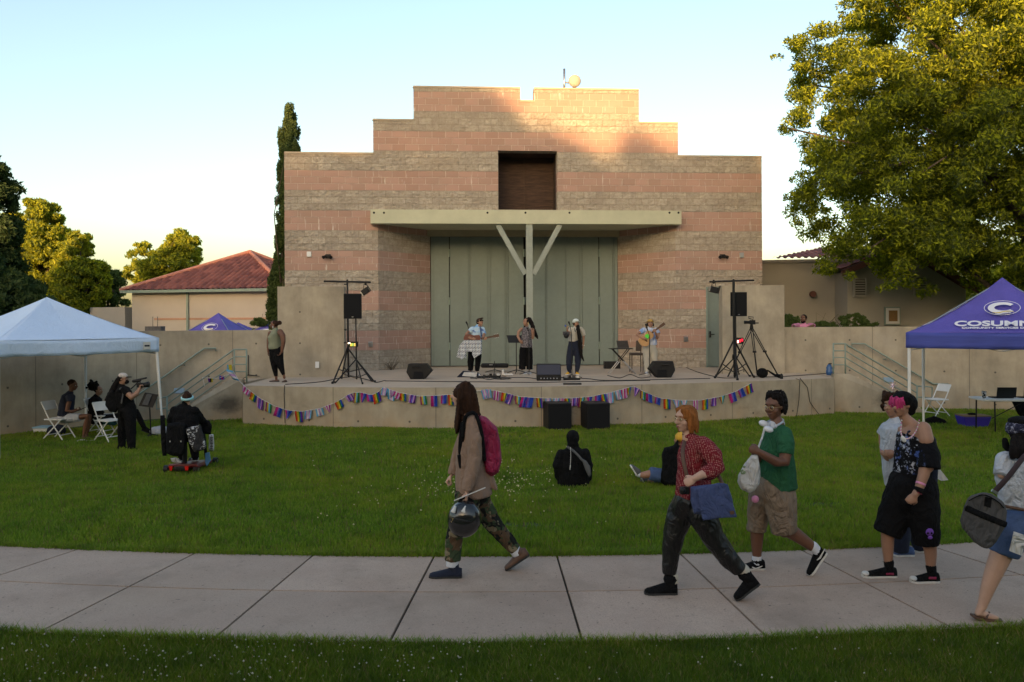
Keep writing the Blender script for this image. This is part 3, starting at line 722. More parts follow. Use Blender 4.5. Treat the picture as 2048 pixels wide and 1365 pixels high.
v = MB(); v.box((p.x, p.y - .05, zc), (.28, .03, .36)); v.build('panel', mat('brown board', (.22, .12, .045), .8, var=.2, vs=6), f)
v = MB(); v.box((p.x, p.y + .02, zc), (.52, .06, .60)); v.build('outer_frame', M['rail'], f)
v = MB(); p = XY(1625, 28.7); v.tube([Vector((p.x, p.y, CZ + (641 - 589) * 28.8 / F)), Vector((p.x, p.y - .1, CZ + (641 - 589) * 28.8 / F))], .11, 14, cap='flat', A=Vector((0, 0, 1))); v.build('round_vent', mat('rust', (.13, .05, .035), .8), h2)
# ================= VEGETATION =================
def leaf_mat(name, c1, c2, trans=.35, rough=.5, pw=1.0):
    m = bpy.data.materials.new(name); m.use_nodes = True
    n = m.node_tree.nodes; l = m.node_tree.links; n.remove(n['Principled BSDF'])
    g = n.new('ShaderNodeNewGeometry')
    col = mixc(n, l, math_n(n, l, 'POWER', g.outputs['Random Per Island'], pw), c1, c2)
    d = n.new('ShaderNodeBsdfDiffuse'); t = n.new('ShaderNodeBsdfTranslucent'); gl = n.new('ShaderNodeBsdfGlossy'); gl.inputs['Roughness'].default_value = rough + .2
    l.new(col, d.inputs[0])
    tc = mixc(n, l, .5, col, (c2[0] * 1.3, c2[1] * 1.3, c2[2] * .6)); l.new(tc, t.inputs[0])
    mx = n.new('ShaderNodeMixShader'); mx.inputs[0].default_value = trans; l.new(d.outputs[0], mx.inputs[1]); l.new(t.outputs[0], mx.inputs[2])
    m2 = n.new('ShaderNodeMixShader'); m2.inputs[0].default_value = .02; l.new(mx.outputs[0], m2.inputs[1]); l.new(gl.outputs[0], m2.inputs[2])
    l.new(m2.outputs[0], n['Material Output'].inputs[0]); return m
M['leaf_oak'] = leaf_mat('oak leaf', (.014, .034, .004), (.37, .42, .008), .42, pw=1.8)
M['leaf_plane'] = leaf_mat('plane tree leaf', (.04, .08, .008), (.42, .43, .012), .5, pw=1.4)
M['leaf_dark'] = leaf_mat('dark leaf', (.018, .04, .010), (.04, .07, .016), .25)
M['leaf_cyp'] = leaf_mat('cypress leaf', (.015, .040, .012), (.085, .12, .025), .2)
M['leaf_bush'] = leaf_mat('shrub leaf', (.04, .08, .015), (.09, .13, .03), .3)

def leaves(C_, rad, n, size, flat=.6):
    """n leaves spread inside ellipsoid clumps: C_ (m,3), rad (m,3)"""
    m = len(C_); pw = rad[:, 0] ** 2; idx = RNG.choice(m, n, p=pw / pw.sum())
    d = RNG.normal(size=(n, 3)); d /= np.linalg.norm(d, axis=1)[:, None]
    rr = RNG.random(n) ** .45
    c = C_[idx] + d * rad[idx] * rr[:, None]
    nv = RNG.normal(size=(n, 3)); nv[:, 2] *= .45; nv[:, 1] *= 1.5      # faces turned sideways to the low sun so crowns catch more light
    a = np.cross(nv, RNG.normal(size=(n, 3))); a /= np.linalg.norm(a, axis=1)[:, None]
    b = np.cross(a, nv); b /= np.linalg.norm(b, axis=1)[:, None]
    s = size * (.6 + .8 * RNG.random(n))[:, None]
    V = np.stack([c - a * s, c + b * s * flat * .5 + a * s * .1, c + a * s, c - b * s * flat * .5 + a * s * .1], 1)
    V[:, 0] += np.cross(a, b) * s * .15; V[:, 2] += np.cross(a, b) * s * .15
    Fc = np.arange(n * 4).reshape(n, 4)
    return V.reshape(-1, 3), Fc
def inpoly(x, y, poly):
    r = False; j = len(poly) - 1
    for i in range(len(poly)):
        xi, yi = poly[i]; xj, yj = poly[j]
        if (yi > y) != (yj > y) and x < (xj - xi) * (y - yi) / (yj - yi) + xi: r = not r
        j = i
    return r
def pdist(x, y, poly):
    dm = 1e9
    for i in range(len(poly)):
        a = poly[i]; b = poly[(i + 1) % len(poly)]
        dx, dy = b[0] - a[0], b[1] - a[1]; t = max(0, min(1, ((x - a[0]) * dx + (y - a[1]) * dy) / (dx * dx + dy * dy + 1e-9)))
        dm = min(dm, math.hypot(x - a[0] - t * dx, y - a[1] - t * dy))
    return dm
def tree(name, label, cat, poly, Y, depth, nclump, nleaf, lsize, lm, rclump=(.3, .7), trunk=None, group=None, seedv=0, density=None, limbs=12, tr=.3, zr=.7):
    """crown filling an outline of its own thickness: clumps are scattered through a lens shaped volume"""
    rnd = random.Random(seedv)
    xs = [p[0] for p in poly]; ys = [p[1] for p in poly]
    C_ = []; Rd = []
    while len(C_) < nclump:
        x = rnd.uniform(min(xs), max(xs)); y = rnd.uniform(min(ys), max(ys))
        if not inpoly(x, y, poly): continue
        dd = pdist(x, y, poly) * Y / F
        if density and rnd.random() > density(x, y): continue
        if not density and lm is M['leaf_plane'] and noise.noise(Vector((x / 26., y / 22., seedv))) < -.12 and rnd.random() < .85: continue
        half = min(depth, .35 + math.sqrt(max(dd, 0)) * depth * .45)
        r = rnd.uniform(*rclump) * (.55 + .45 * min(1, dd / 1.2))
        p = P(x, y, Y); dy = rnd.uniform(-1, 1); dy = math.copysign(abs(dy) ** .6, dy) * half
        k = (Y + dy) / Y
        q = Vector((p.x, Y + dy, p.z))       # a real volume: x and z stay, depth varies
        C_.append(q); Rd.append((r, r, r * zr))
    base = trunk if trunk is not None else XY((min(xs) + max(xs)) / 2, Y)
    o = thing(name, label, cat, base, group)
    V, Fc = leaves(np.array([tuple(c) for c in C_]), np.array(Rd), nleaf, lsize)
    soup('crown', V, Fc, lm, o)
    tb = MB(); top = Vector((base.x + rnd.uniform(-.3, .3), base.y, sum(c.z for c in C_) / len(C_)))
    z0 = min(c.z for c in C_); fork = Vector((base.x, base.y, max(1.2, z0 * .8)))
    tb.tube([base - Vector((0, 0, .2)), base.lerp(fork, .5) + Vector((.05, 0, 0)), fork, top], [tr * 1.2, tr, tr * .85, tr * .35], 10)
    for k in range(limbs):
        c = rnd.choice(C_); a = fork.lerp(top, rnd.random()); m_ = a.lerp(c, .5) + Vector((rnd.uniform(-.4, .4), rnd.uniform(-.4, .4), rnd.uniform(.1, .6)))
        tb.tube([a, m_, c], [tr * .3, tr * .15, tr * .05], 6)
    tb.build('trunk', M['bark'], o, True)
    return o
# big oak on the right
oak = [(1700, -40), (1692, 50), (1640, 70), (1600, 72), (1562, 100), (1606, 130), (1595, 180), (1612, 215), (1562, 238), (1600, 285), (1574, 310), (1600, 350), (1588, 420), (1606, 445), (1625, 480), (1655, 500), (1650, 545), (1700, 575), (1722, 560), (1760, 590), (1790, 560), (1815, 575), (1860, 592), (1885, 585), (1880, 545), (1905, 520), (1935, 548), (1960, 600), (2048, 640), (2200, 650), (2330, 560), (2380, 300), (2300, 0), (2200, -150), (2000, -180), (1780, -120)]
def oakd(x, y):
    v = noise.noise(Vector((x / 70., y / 60., 3.3)))
    hole = (y > 560 and 1890 < x < 2000)
    return 0.25 if hole else (1 if v > -.22 else .25)
tree('oak_tree', 'huge spreading tree with a sunlit golden top at the right edge', 'tree', oak, 24.5, 4.2, 2100, 400000, .068, M['leaf_oak'], (.18, .62), XY(2110, 24.5), seedv=3, density=oakd, limbs=34, tr=.40)
# sunlit tree glimpsed below the oak, far behind
tree('background_tree', 'golden sunlit tree glimpsed under the oak above the purple tent', 'tree', [(1880, 545), (1960, 520), (2080, 540), (2150, 620), (2000, 660), (1930, 640), (1900, 600)], 42, 2, 60, 12000, .14, M['leaf_plane'], (.5, .9), seedv=12)
# cypress
cyp = [(583, 200), (590, 215), (588, 240), (597, 262), (596, 300), (592, 420), (588, 560), (585, 660), (540, 665), (538, 600), (540, 560), (552, 520), (556, 400), (560, 300), (562, 260), (570, 240), (573, 215)]
tree('cypress_tree', 'tall narrow dark cypress behind the left corner of the stage building', 'tree', cyp, 30.5, .25, 900, 110000, .05, M['leaf_cyp'], (.09, .17), XY(568, 30.5), seedv=5, limbs=6, tr=.12, zr=2.4)
# left group
GL = 'trees beyond the left retaining wall'
t1 = [(-60, 340), (-20, 300), (10, 312), (8, 335), (30, 375), (18, 420), (30, 470), (20, 500), (60, 540), (80, 600), (-60, 640), (-150, 500)]
tree('dark_tree', 'dark feathery tree at the far left edge of the view', 'tree', t1, 36, 2.2, 300, 60000, .12, M['leaf_dark'], (.35, .7), seedv=21, group=GL)
t2 = [(8, 440), (25, 420), (50, 450), (48, 410), (66, 398), (90, 405), (115, 420), (112, 440), (128, 455), (127, 500), (140, 520), (150, 600), (120, 650), (20, 650), (10, 560), (40, 520), (5, 480)]
tree('plane_tree', 'tall golden green tree with its top in sunlight behind the white tent', 'tree', t2, 46, 2.2, 520, 80000, .12, M['leaf_plane'], (.2, .6), seedv=22, group=GL)
t3 = [(130, 480), (158, 463), (180, 480), (178, 500), (200, 530), (212, 548), (208, 590), (190, 640), (100, 650), (110, 560)]
tree('plane_tree', 'rounded green tree between the tall golden tree and the tiled roof', 'tree', t3, 44, 2.0, 380, 52000, .12, M['leaf_plane'], (.2, .55), seedv=23, group=GL)
t4 = [(-120, 520), (-20, 500), (40, 560), (90, 600), (120, 680), (-150, 700)]
tree('dark_tree', 'low dark bushy tree right behind the white tent roof', 'tree', t4, 30, 1.8, 220, 50000, .11, M['leaf_dark'], (.35, .7), seedv=24, group=GL)
t5 = [(195, 555), (225, 538), (243, 560), (250, 600), (240, 625), (190, 640)]
tree('small_tree', 'small dark tree beside the left corner of the tiled roof', 'tree', t5, 46, 1.0, 60, 9000, .11, M['leaf_bush'], (.35, .6), seedv=25, group=GL)
t6 = [(242, 545), (262, 530), (250, 510), (278, 490), (290, 480), (300, 500), (325, 495), (350, 470), (365, 458), (385, 470), (402, 480), (395, 510), (392, 540), (350, 560), (310, 580), (280, 575), (262, 570)]
tree('plane_tree', 'airy golden tree rising behind the red tiled roof', 'tree', t6, 58, 2.2, 230, 26000, .13, M['leaf_plane'], (.25, .65), XY(320, 58), seedv=26, group=GL, limbs=20, tr=.16)
# hedge strip and bushes behind the right wall
for i, (pl, lab) in enumerate((([(1566, 640), (1585, 628), (1605, 650), (1600, 662), (1566, 662)], 'small green shrub behind the wall at the left of the man in pink'),
                    ([(1688, 640), (1700, 625), (1730, 635), (1745, 645), (1740, 662), (1685, 662)], 'round green shrub against the grey house wall'),
                    ([(1620, 650), (1640, 645), (1690, 648), (1690, 662), (1620, 662)], 'low straggly shrub between the man in pink and the round shrub'))):
    tree('shrub', lab, 'shrub', pl, 25.2, .3, 40, 5000, .045, M['leaf_bush'], (.10, .22), Vector((XY(pl[0][0] + 15, 25.2).x, 25.2, 1.2)), seedv=31 + i, group='shrubs behind the right wall', limbs=5, tr=.03)
tree('shrub', 'green shrub between two purple canopies behind the left wall', 'shrub', [(505, 648), (520, 634), (536, 645), (540, 668), (505, 668)], 34, .5, 30, 4000, .06, M['leaf_bush'], (.12, .28), XY(520, 34), seedv=35, limbs=5, tr=.03)
# dry twigs at the foot of the wall
t = MB(); rnd = random.Random(4); b0 = FW(fu(785, .7), .2, SZ)
for k in range(9):
    a = b0 + Vector((rnd.uniform(-.05, .05), 0, 0)); m_ = a + Vector((rnd.uniform(-.15, .15), rnd.uniform(-.1, .1), .15)); t.tube([a, m_, m_ + Vector((rnd.uniform(-.15, .15), 0, rnd.uniform(.05, .3)))], [.012, .008, .004], 5)
tag(t.build('dry_weed', M['bark']), 'dry weed growing at the foot of the splayed block wall', 'weed')

# unseen trees and a long block, added behind the camera to throw evening shade
rnd = random.Random(11)
shade_block = MB(); shade_block.box((-20, -44, 8.2), (170, 8, 16.4)); tag(shade_block.build('shade_block', M['stucco2']), 'long unseen block added behind the photographer to shade the lawn', 'building')
TOPX = [-70, -46, -38, -29, -24, -20, -17, -14, -9.6, 0, 30]; TOPZ = [15.2, 15.2, 17.4, 18.0, 19.0, 18.9, 17.9, 16.9, 16.3, 16.6, 17.0]  # crown heights shaped so the shade edge falls across facade and trees
for i in range(27):
    x = -68 + i * 3.6 + rnd.uniform(-.6, .6); y = -34 + rnd.uniform(-1.5, 1.5); top = float(np.interp(x, TOPX, TOPZ)) + rnd.uniform(-.35, .35)
    o = thing('shade_tree', 'unseen broad tree added behind the photographer to shade the lawn', 'tree', (x, y, 0), 'added shade trees behind the photographer')
    C_ = []; Rd = []
    for k in range(60):
        a = rnd.uniform(0, 2 * math.pi); z = rnd.uniform(4, top - .5); rr = rnd.random() ** .5 * min(2.8, 1.5 + (top - z) * .6); C_.append((x + rr * math.cos(a), y + rr * math.sin(a) * .6, z)); Rd.append((1.0, 1.0, .6))
    V, Fc = leaves(np.array(C_), np.array(Rd), 4200, .34, .9); soup('crown', V, Fc, M['leaf_oak'], o)
    t = MB(); t.tube([Vector((x, y, -.1)), Vector((x + .2, y, 5)), Vector((x, y, top - 2))], [.35, .28, .1], 8); t.build('trunk', M['bark'], o, True)

# ---- grass
def grass_blades(name, x0, x1, yfun0, yfun1, dens, hgt, wid, label=None, patch=True, m_=None, zb=0.0, lean=.5):
    area_n = int((x1 - x0) * 1.0)
    N = 0; xs = []; ys = []
    n_try = int(dens * (x1 - x0) * 20)
    return None
def grass(name, xr, ylo, yhi, n, hfun, wid, mats, lean=.45, keep=None):
    x = RNG.uniform(xr[0], xr[1], n); t = RNG.random(n)
    lo = ylo(x); hi = yhi(x); y = lo + (hi - lo) * t
    ok = hi > lo
    ok &= np.abs(x) < (y * 1.06 * 1024 / F + .4)
    if keep is not None: ok &= keep(x, y)
    x = x[ok]; y = y[ok]; n = len(x)
    nz = 0.5 + .5 * np.sin(x * 1.7 + np.cos(y * 1.3) * 2) * np.cos(y * 2.1 + np.sin(x * .9) * 2)
    h = hfun(x, y) * (.55 + .75 * RNG.random(n)) * (.75 + .45 * nz)
    az = RNG.uniform(0, 2 * math.pi, n); ln = lean * h * (.2 + RNG.random(n))
    d = np.stack([np.cos(az), np.sin(az), np.zeros(n)], 1); sdv = np.stack([-np.sin(az), np.cos(az), np.zeros(n)], 1)
    # turn blades' faces randomly
    fa = RNG.uniform(0, math.pi, n); sdv = np.stack([np.cos(fa), np.sin(fa), np.zeros(n)], 1)
    wv = (wid(y) * (.6 + .7 * RNG.random(n)))[:, None]
    b = np.stack([x, y, np.zeros(n)], 1); up = np.array([0, 0, 1.])
    m1 = b + d * (ln * .35)[:, None] + up * (h * .6)[:, None]; tp = b + d * ln[:, None] + up * h[:, None]
    V = np.stack([b - sdv * wv, b + sdv * wv, m1 + sdv * wv * .75, m1 - sdv * wv * .75, tp], 1).reshape(-1, 3)
    i0 = np.arange(n) * 5
    F1 = np.stack([i0, i0 + 1, i0 + 2], 1); F2 = np.stack([i0, i0 + 2, i0 + 3], 1); F3 = np.stack([i0 + 3, i0 + 2, i0 + 4], 1)
    Fc = np.concatenate([F1, F2, F3])
    mi = (RNG.random(n) < .10).astype(np.int32); mi = np.concatenate([mi, mi, mi])
    o = soup(name, V, Fc, mats, mi=mi); o['kind'] = 'stuff'; return o
def grass_mat(name, c1, c2, trans=.35):
    m = leaf_mat(name, c1, c2, trans, .4)
    n = m.node_tree.nodes; l = m.node_tree.links
    # patches of yellower and darker turf
    tc = n.new('ShaderNodeTexCoord'); a = noise_n(n, l, tc.outputs['Object'], .45, 5, .6); b2 = noise_n(n, l, mapping(n, l, tc.outputs['Object'], (1, 1, 0), (9, 4, 0)), 2.3, 4, .6)
    d = [x for x in n if x.type == 'BSDF_DIFFUSE'][0]; src = d.inputs[0].links[0].from_socket
    c = mixc(n, l, mrange(n, l, a, .42, .66, 0, .6), src, (c2[0] * 1.5, c2[1] * 1.0, c2[2] * .8)); c = mixc(n, l, mrange(n, l, b2, .48, .70, 0, .75), c, (c1[0] * .45, c1[1] * .5, c1[2] * .6))
    l.new(c, d.inputs[0]); return m
GM = [grass_mat('turf blade', (.065, .15, .012), (.20, .32, .028)), grass_mat('straw blade', (.16, .15, .05), (.22, .20, .08), .2)]
ffar = lambda x: np.polyval(CF, x); fnear = lambda x: np.polyval(CN, x)
def lawn_hi(x):      # up to the stage front or the walls
    r = np.polyval(fcoef, np.clip(x, XL, XR)); r = np.where(x < XL, 20.8, r); r = np.where(x > XR, 21.6, r)
    r = np.where(x < -8.2, 20.8 - (-8.2 - x) * 1.05, r); r = np.where(x > 10.5, 22.6 - (x - 10.5) * .35, r); return r
BARE = [(G(1042, 1053), .55, .16), (G(1010, 876), .8, .28), (G(880, 1012), .5, .14), (G(560, 1030), .35, .10), (G(1650, 1010), .4, .12), (G(300, 1010), .5, .10), (G(1850, 985), .6, .12), (G(1290, 1075), .3, .07)]
def worn(x, y):
    k = np.ones(len(x))
    for p, a, b in BARE: d = np.sqrt(((x - p.x) / a) ** 2 + ((y - p.y) / b) ** 2) + .25 * np.sin(x * 23) * np.cos(y * 31); k = np.minimum(k, np.clip(.18 + (d - .6) * 1.6, .18, 1))
    return RNG.random(len(x)) < k
W1 = lambda y: .0022 + .00042 * y
grass('lawn_grass', (-14, 14), lambda x: ffar(x) + .02, lambda x: np.minimum(lawn_hi(x), ffar(x) + 4.2), 430000, lambda x, y: np.full_like(x, .062), W1, GM, keep=worn)
grass('lawn_grass', (-14, 14), lambda x: ffar(x) + 4.2, lawn_hi, 330000, lambda x, y: np.full_like(x, .07), W1, GM, keep=worn)
grass('verge_edge_grass', (-5, 5), lambda x: fnear(x) - .04, lambda x: fnear(x) + .035, 9000, lambda x, y: np.full_like(x, .07), lambda y: np.full_like(y, .003), GM, lean=1.1)
grass('lawn_edge_grass', (-7, 7), lambda x: ffar(x) - .03, lambda x: ffar(x) + .10, 16000, lambda x, y: np.full_like(x, .075), lambda y: np.full_like(y, .004), GM, lean=1.0)
grass('verge_grass', (-4.8, 4.8), lambda x: x * 0 + 5.2, lambda x: fnear(x) - .005, 130000, lambda x, y: np.full_like(x, .055), lambda y: np.full_like(y, .0028), [grass_mat('verge blade', (.045, .10, .006), (.11, .185, .012)), GM[1]], lean=.7)
# clover heads
def clover(name, pts, r, col):
    V = []; Fc = []; base = np.array([[1, 0, 0], [-1, 0, 0], [0, 1, 0], [0, -1, 0], [0, 0, 1], [0, 0, -1]]) * r
    f = np.array([[0, 2, 4], [2, 1, 4], [1, 3, 4], [3, 0, 4], [2, 0, 5], [1, 2, 5], [3, 1, 5], [0, 3, 5]])
    pts = np.array(pts); n = len(pts); sc = (.6 + .8 * RNG.random(n))[:, None, None]
    V = (pts[:, None, :] + base[None] * sc).reshape(-1, 3); Fc = (f[None] + (np.arange(n) * 6)[:, None, None]).reshape(-1, 3)
    o = soup(name, V, Fc, mat(name + ' heads', col, .8, var=.25, vs=9)); o['kind'] = 'stuff'
pts = []
rnd = random.Random(9)
while len(pts) < 400:
    px = rnd.uniform(-60, 2048); py = rnd.uniform(1268, 1400); q = G(px, py, .04)
    w_ = max(0, 1 - abs(px - 300) / 900)
    if q.y < fnear(q.x) - .03 and rnd.random() < (.15 + w_) * (1 if noise.noise(Vector((px / 90, py / 30, 0))) > -.15 else .15): pts.append((q.x, q.y, rnd.uniform(.03, .06)))
clover('verge_clover', pts, .0072, (.42, .40, .31))
pts = []
while len(pts) < 240:
    a = rnd.gauss(0, 1); b = rnd.gauss(0, 1); q = G(985 + a * 90, 962 + b * 20 - a * 4, .05); pts.append((q.x, q.y, rnd.uniform(.04, .08)))
for k in range(60):
    q = G(rnd.uniform(620, 1250), rnd.uniform(880, 1050), .05); pts.append((q.x, q.y, rnd.uniform(.04, .08)))
clover('lawn_clover', pts, .0105, (.62, .56, .30))
# ================= FIGURE TOOLKIT =================
def skin(name, c): return mat(name, c, .5, var=.06, vs=20, spec=.4)
M['sk_light'] = skin('light skin', (.50, .30, .22)); M['sk_tan'] = skin('tan skin', (.32, .17, .11)); M['sk_brown'] = skin('brown skin', (.14, .062, .037)); M['sk_dark'] = skin('dark brown skin', (.13, .06, .036))
M['lip'] = mat('lip', (.24, .08, .07), .5); M['lipd'] = mat('dark lip', (.11, .04, .035), .5)
M['eyew'] = mat('eye white', (.55, .52, .5), .3); M['eyed'] = mat('iris', (.02, .012, .01), .2)
def hairm(name, c): return mat(name, c, .8, spec=.12, var=.5, vs=14, stretch=(3, 3, .35), bump=.6, bs=22)
M['h_dark'] = hairm('dark brown hair', (.034, .017, .011)); M['h_black'] = hairm('black hair', (.010, .008, .008)); M['h_ginger'] = hairm('ginger hair', (.24, .085, .022)); M['h_pink'] = hairm('pink dyed hair', (.42, .04, .14))
M['b_black'] = mat('black cloth', (.007, .007, .008), .95, bump=.3, bs=30, spec=.15, fold=.8); M['b_navy'] = mat('navy cloth', (.010, .014, .032), .95, bump=.3, bs=25)
M['sole_w'] = mat('white sole', (.6, .58, .55), .7); M['sole_d'] = mat('dark sole', (.02, .02, .02), .7)
M['sock'] = mat('white sock', (.6, .62, .68), .85)
class Fig:
    def __init__(s, label, ox, oy, k, Y, base=None, res=1.0, name='person', cat='person', group=None, zoff=0):
        s.ox, s.oy, s.k, s.Y = ox, oy, k, Y; s.res = res
        b = base or s.pt(0, 0); s.o = thing(name, label, cat, b, group); s.bm = MB(); s.parts = []
    def pt(s, x, y, dy=0):
        # depth offsets keep the seen position: x and z are taken on the ray
        return P(s.ox + x / s.k, s.oy + y / s.k, s.Y + dy)
    def px(s, r): return r / s.k * s.Y / F
    def tube(s, mb, pts, sc=1.0, seg=12, mi=0, cap='round'):
        """pts: (x, y, r[, dy[, aspect]])"""
        a = [s.pt(q[0], q[1], q[3] if len(q) > 3 else 0) for q in pts]
        r = [(s.px(q[2]) * sc, s.px(q[2]) * sc * (q[4] if len(q) > 4 else 1)) for q in pts]
        mb.tube(a, r, seg, mi=mi, cap=cap); return mb
    def skin(s, *tubes):
        for t in tubes: s.tube(s.bm, t)
    def cloth(s, name, m, *tubes, inner=.78, vox=.012, disp=0, dscale=.12, smooth=2, seg=14, extra=None, parent=None):
        mb = MB()
        for t in tubes:
            s.tube(mb, t, seg=seg, cap='endflat')
            if inner: s.tube(s.bm, [*t[:-1], (t[-1][0], t[-1][1], t[-1][2] * .6, *t[-1][3:])], inner)
        if extra: extra(mb)
        o = mb.build(name, m, parent or s.o, True)
        remesh(o, vox * s.res, smooth, disp, dscale); return o
    def head(s, cx, cy, h, yaw=0, pitch=0, skin_m=None, neck=None, lip=None, brow=None, eyes=True, roll=0, dy=0):
        """h: chin to crown in crop pixels; yaw 0 faces the camera, +90 faces left"""
        H = s.px(h); c = s.pt(cx, cy, dy)
        ya = R(yaw); f = Vector((-math.sin(ya), -math.cos(ya), 0)); sd_ = Vector((math.cos(ya), -math.sin(ya), 0)); u = Vector((0, 0, 1))
        q = Matrix.Rotation(R(pitch), 3, sd_)  # positive pitch looks up
        f = q @ f; u = q @ u
        if roll: q = Matrix.Rotation(R(roll), 3, f); sd_ = q @ sd_; u = q @ u
        s.H, s.hc, s.hf, s.hs, s.hu = H, c, f, sd_, u
        L = s.L; MM = Matrix((sd_, f, u)).transposed()
        b = s.bm
        e = lambda a, r: b.ell(L(*a), [x * H for x in r], MM, 16, 12)
        e((0, -.04, .12), (.335, .42, .37)); e((0, .10, -.18), (.25, .26, .30)); e((0, .22, -.38), (.12, .12, .10))
        e((0, .27, .16), (.24, .12, .10)); e((.17, .2, -.12), (.12, .13, .13)); e((-.17, .2, -.12), (.12, .13, .13))
        b.tube([L(0, .36, .07), L(0, .44, -.04), L(0, .455, -.10)], [.035 * H, .05 * H, .065 * H], 8)
        e((.055, .39, -.11), (.05, .06, .04)); e((-.055, .39, -.11), (.05, .06, .04))
        e((0, .36, -.245), (.10, .06, .05))
        for g in (-1, 1): b.ell(L(g * .33, -.03, 0), (.035 * H, .075 * H, .12 * H), MM, 8, 6)
        if neck:
            nx, ny, nr = neck[:3]; b.tube([L(0, -.12, -.1), L(0, -.08, -.4), s.pt(nx, ny, dy)], [.23 * H, .21 * H, s.px(nr)], 12)
        if eyes:
            o = MB()
            for g in (-1, 1):
                o.ell(L(g * .145, .355, .035), (.062 * H, .03 * H, .033 * H), MM, 8, 6, mi=0); o.ell(L(g * .145, .378, .035), (.028 * H, .016 * H, .03 * H), MM, 8, 6, mi=1)
            for g, nm in ((-1, 'eye'), (1, 'eye')):
                o = MB(); o.ell(L(g * .145, .355, .035), (.062 * H, .03 * H, .033 * H), MM, 8, 6, mi=0); o.ell(L(g * .145, .378, .035), (.028 * H, .016 * H, .03 * H), MM, 8, 6, mi=1)
                o.build(nm, [M['eyew'], M['eyed']], s.o, True)
                o = MB(); o.tube([L(g * .07, .385, .115), L(g * .15, .375, .14), L(g * .23, .32, .115)], [.012 * H, .02 * H, .01 * H], 6); o.build('eyebrow', brow or M['h_dark'], s.o, True)
            o = MB(); o.ell(L(0, .415, -.235), (.085 * H, .03 * H, .018 * H), MM, 10, 6); o.ell(L(0, .41, -.27), (.075 * H, .03 * H, .022 * H), MM, 10, 6); o.build('mouth', lip or M['lip'], s.o, True)
        s.skin_m = skin_m or M['sk_light']
    def L(s, x, f, u): return s.hc + s.hs * (x * s.H) + s.hf * (f * s.H) + s.hu * (u * s.H)
    def hair(s, m, ells=(), tubes=(), locks=0, lock_fn=None, vox=.012, disp=.012, dscale=.03, name='hair', smooth=1, parent=None):
        mb = MB(); MM = Matrix((s.hs, s.hf, s.hu)).transposed()
        for c, r in ells: mb.ell(s.L(*c), [x * s.H for x in r], MM, 18, 12)
        for t in tubes:
            if isinstance(t[0][0], (int, float)) and len(t[0]) <= 5 and not isinstance(t[0], Vector): s.tube(mb, t)
        if lock_fn: lock_fn(mb)
        o = mb.build(name, m, parent or s.o, True); remesh(o, vox * s.res, smooth, disp, dscale); return o
    def hand(s, wx, wy, tx, ty, size=None, curl=.5, dy=0, bend=(0, -1, 0), tdy=None, thumb=1):
        """wrist and palm direction in crop pixels; fingers curl towards bend"""
        w_ = s.pt(wx, wy, dy); t_ = s.pt(tx, ty, dy if tdy is None else tdy); d = (t_ - w_).normalized(); hs = size or .18
        n = Vector(bend); n = (n - d * n.dot(d)); n = n.normalized() if n.length > .05 else d.orthogonal().normalized(); sd_ = d.cross(n)
        b = s.bm; MM = Matrix((sd_, n, d)).transposed()
        b.ell(w_ + d * hs * .27, (hs * .23, hs * .10, hs * .30), MM, 12, 8)
        for i, ln in enumerate((.40, .46, .43, .34)):
            a = w_ + d * hs * .48 + sd_ * hs * (.155 - .105 * i); ang = 0; pts = [a - d * hs * .1, a]
            q = a
            for sgm in (.45, .32, .25):
                ang += curl * 1.25; q = q + (d * math.cos(ang) + n * math.sin(ang)) * hs * ln * sgm; pts.append(q)
            b.tube(pts, [.0095 * hs / .18, .0095 * hs / .18, .0088 * hs / .18, .008 * hs / .18, .007 * hs / .18], 8)
        a = w_ + d * hs * .12 + sd_ * hs * .17 * thumb
        b.tube([a, a + (d * .6 + sd_ * .55 * thumb + n * .4).normalized() * hs * .2, a + (d * .8 + sd_ * .3 * thumb + n * .8).normalized() * hs * .38], [.012 * hs / .18, .0105 * hs / .18, .008 * hs / .18], 8)
    def shoe(s, heel, toe, m, sole_m, w=.045, h=.06, dy=0, ankle=None, tdy=0, collar=0, name='shoe', th=.012, heelh=0):
        a = s.pt(heel[0], heel[1], dy); b = s.pt(toe[0], toe[1], dy + tdy); gz = .03 if s.Y < 9 else (SZ if a.z > .6 else 0.)
        for q_ in (a, b):
            if abs(q_.z - gz) < .09: q_.z = gz
        d = b - a; L_ = d.length; d.normalize()
        side = Vector((0, 0, 1)).cross(d); side = side.normalized() if side.length > .1 else Vector((0, 1, 0)); up = d.cross(side); up = up if up.z > 0 else -up
        pr = [(.0, .75, .85), (.12, .95, 1.0), (.3, .85, .95), (.55, .95, .72), (.78, 1.1, .5), (.92, .95, .4), (1.0, .55, .28)]
        mb = MB(); rings = []; seg = 12
        for t, ww, hh in pr:
            c = a + d * (L_ * t) + up * th; r = []
            for k in range(seg):
                an = math.pi * k / (seg - 1)
                r.append(c + side * (math.cos(an) * w * ww) + up * (math.sin(an) ** .8 * h * hh if 0 < k < seg - 1 else 0))
            rings.append(r)
        vs = [p for r in rings for p in r]; fs = []
        for i in range(len(rings) - 1):
            for k in range(seg - 1): fs.append((i * seg + k, i * seg + k + 1, (i + 1) * seg + k + 1, (i + 1) * seg + k))
            fs.append((i * seg + seg - 1, i * seg, (i + 1) * seg, (i + 1) * seg + seg - 1))
        fs.append(tuple(range(seg - 1, -1, -1))); fs.append(tuple((len(rings) - 1) * seg + k for k in range(seg)))
        mb.add(vs, fs)
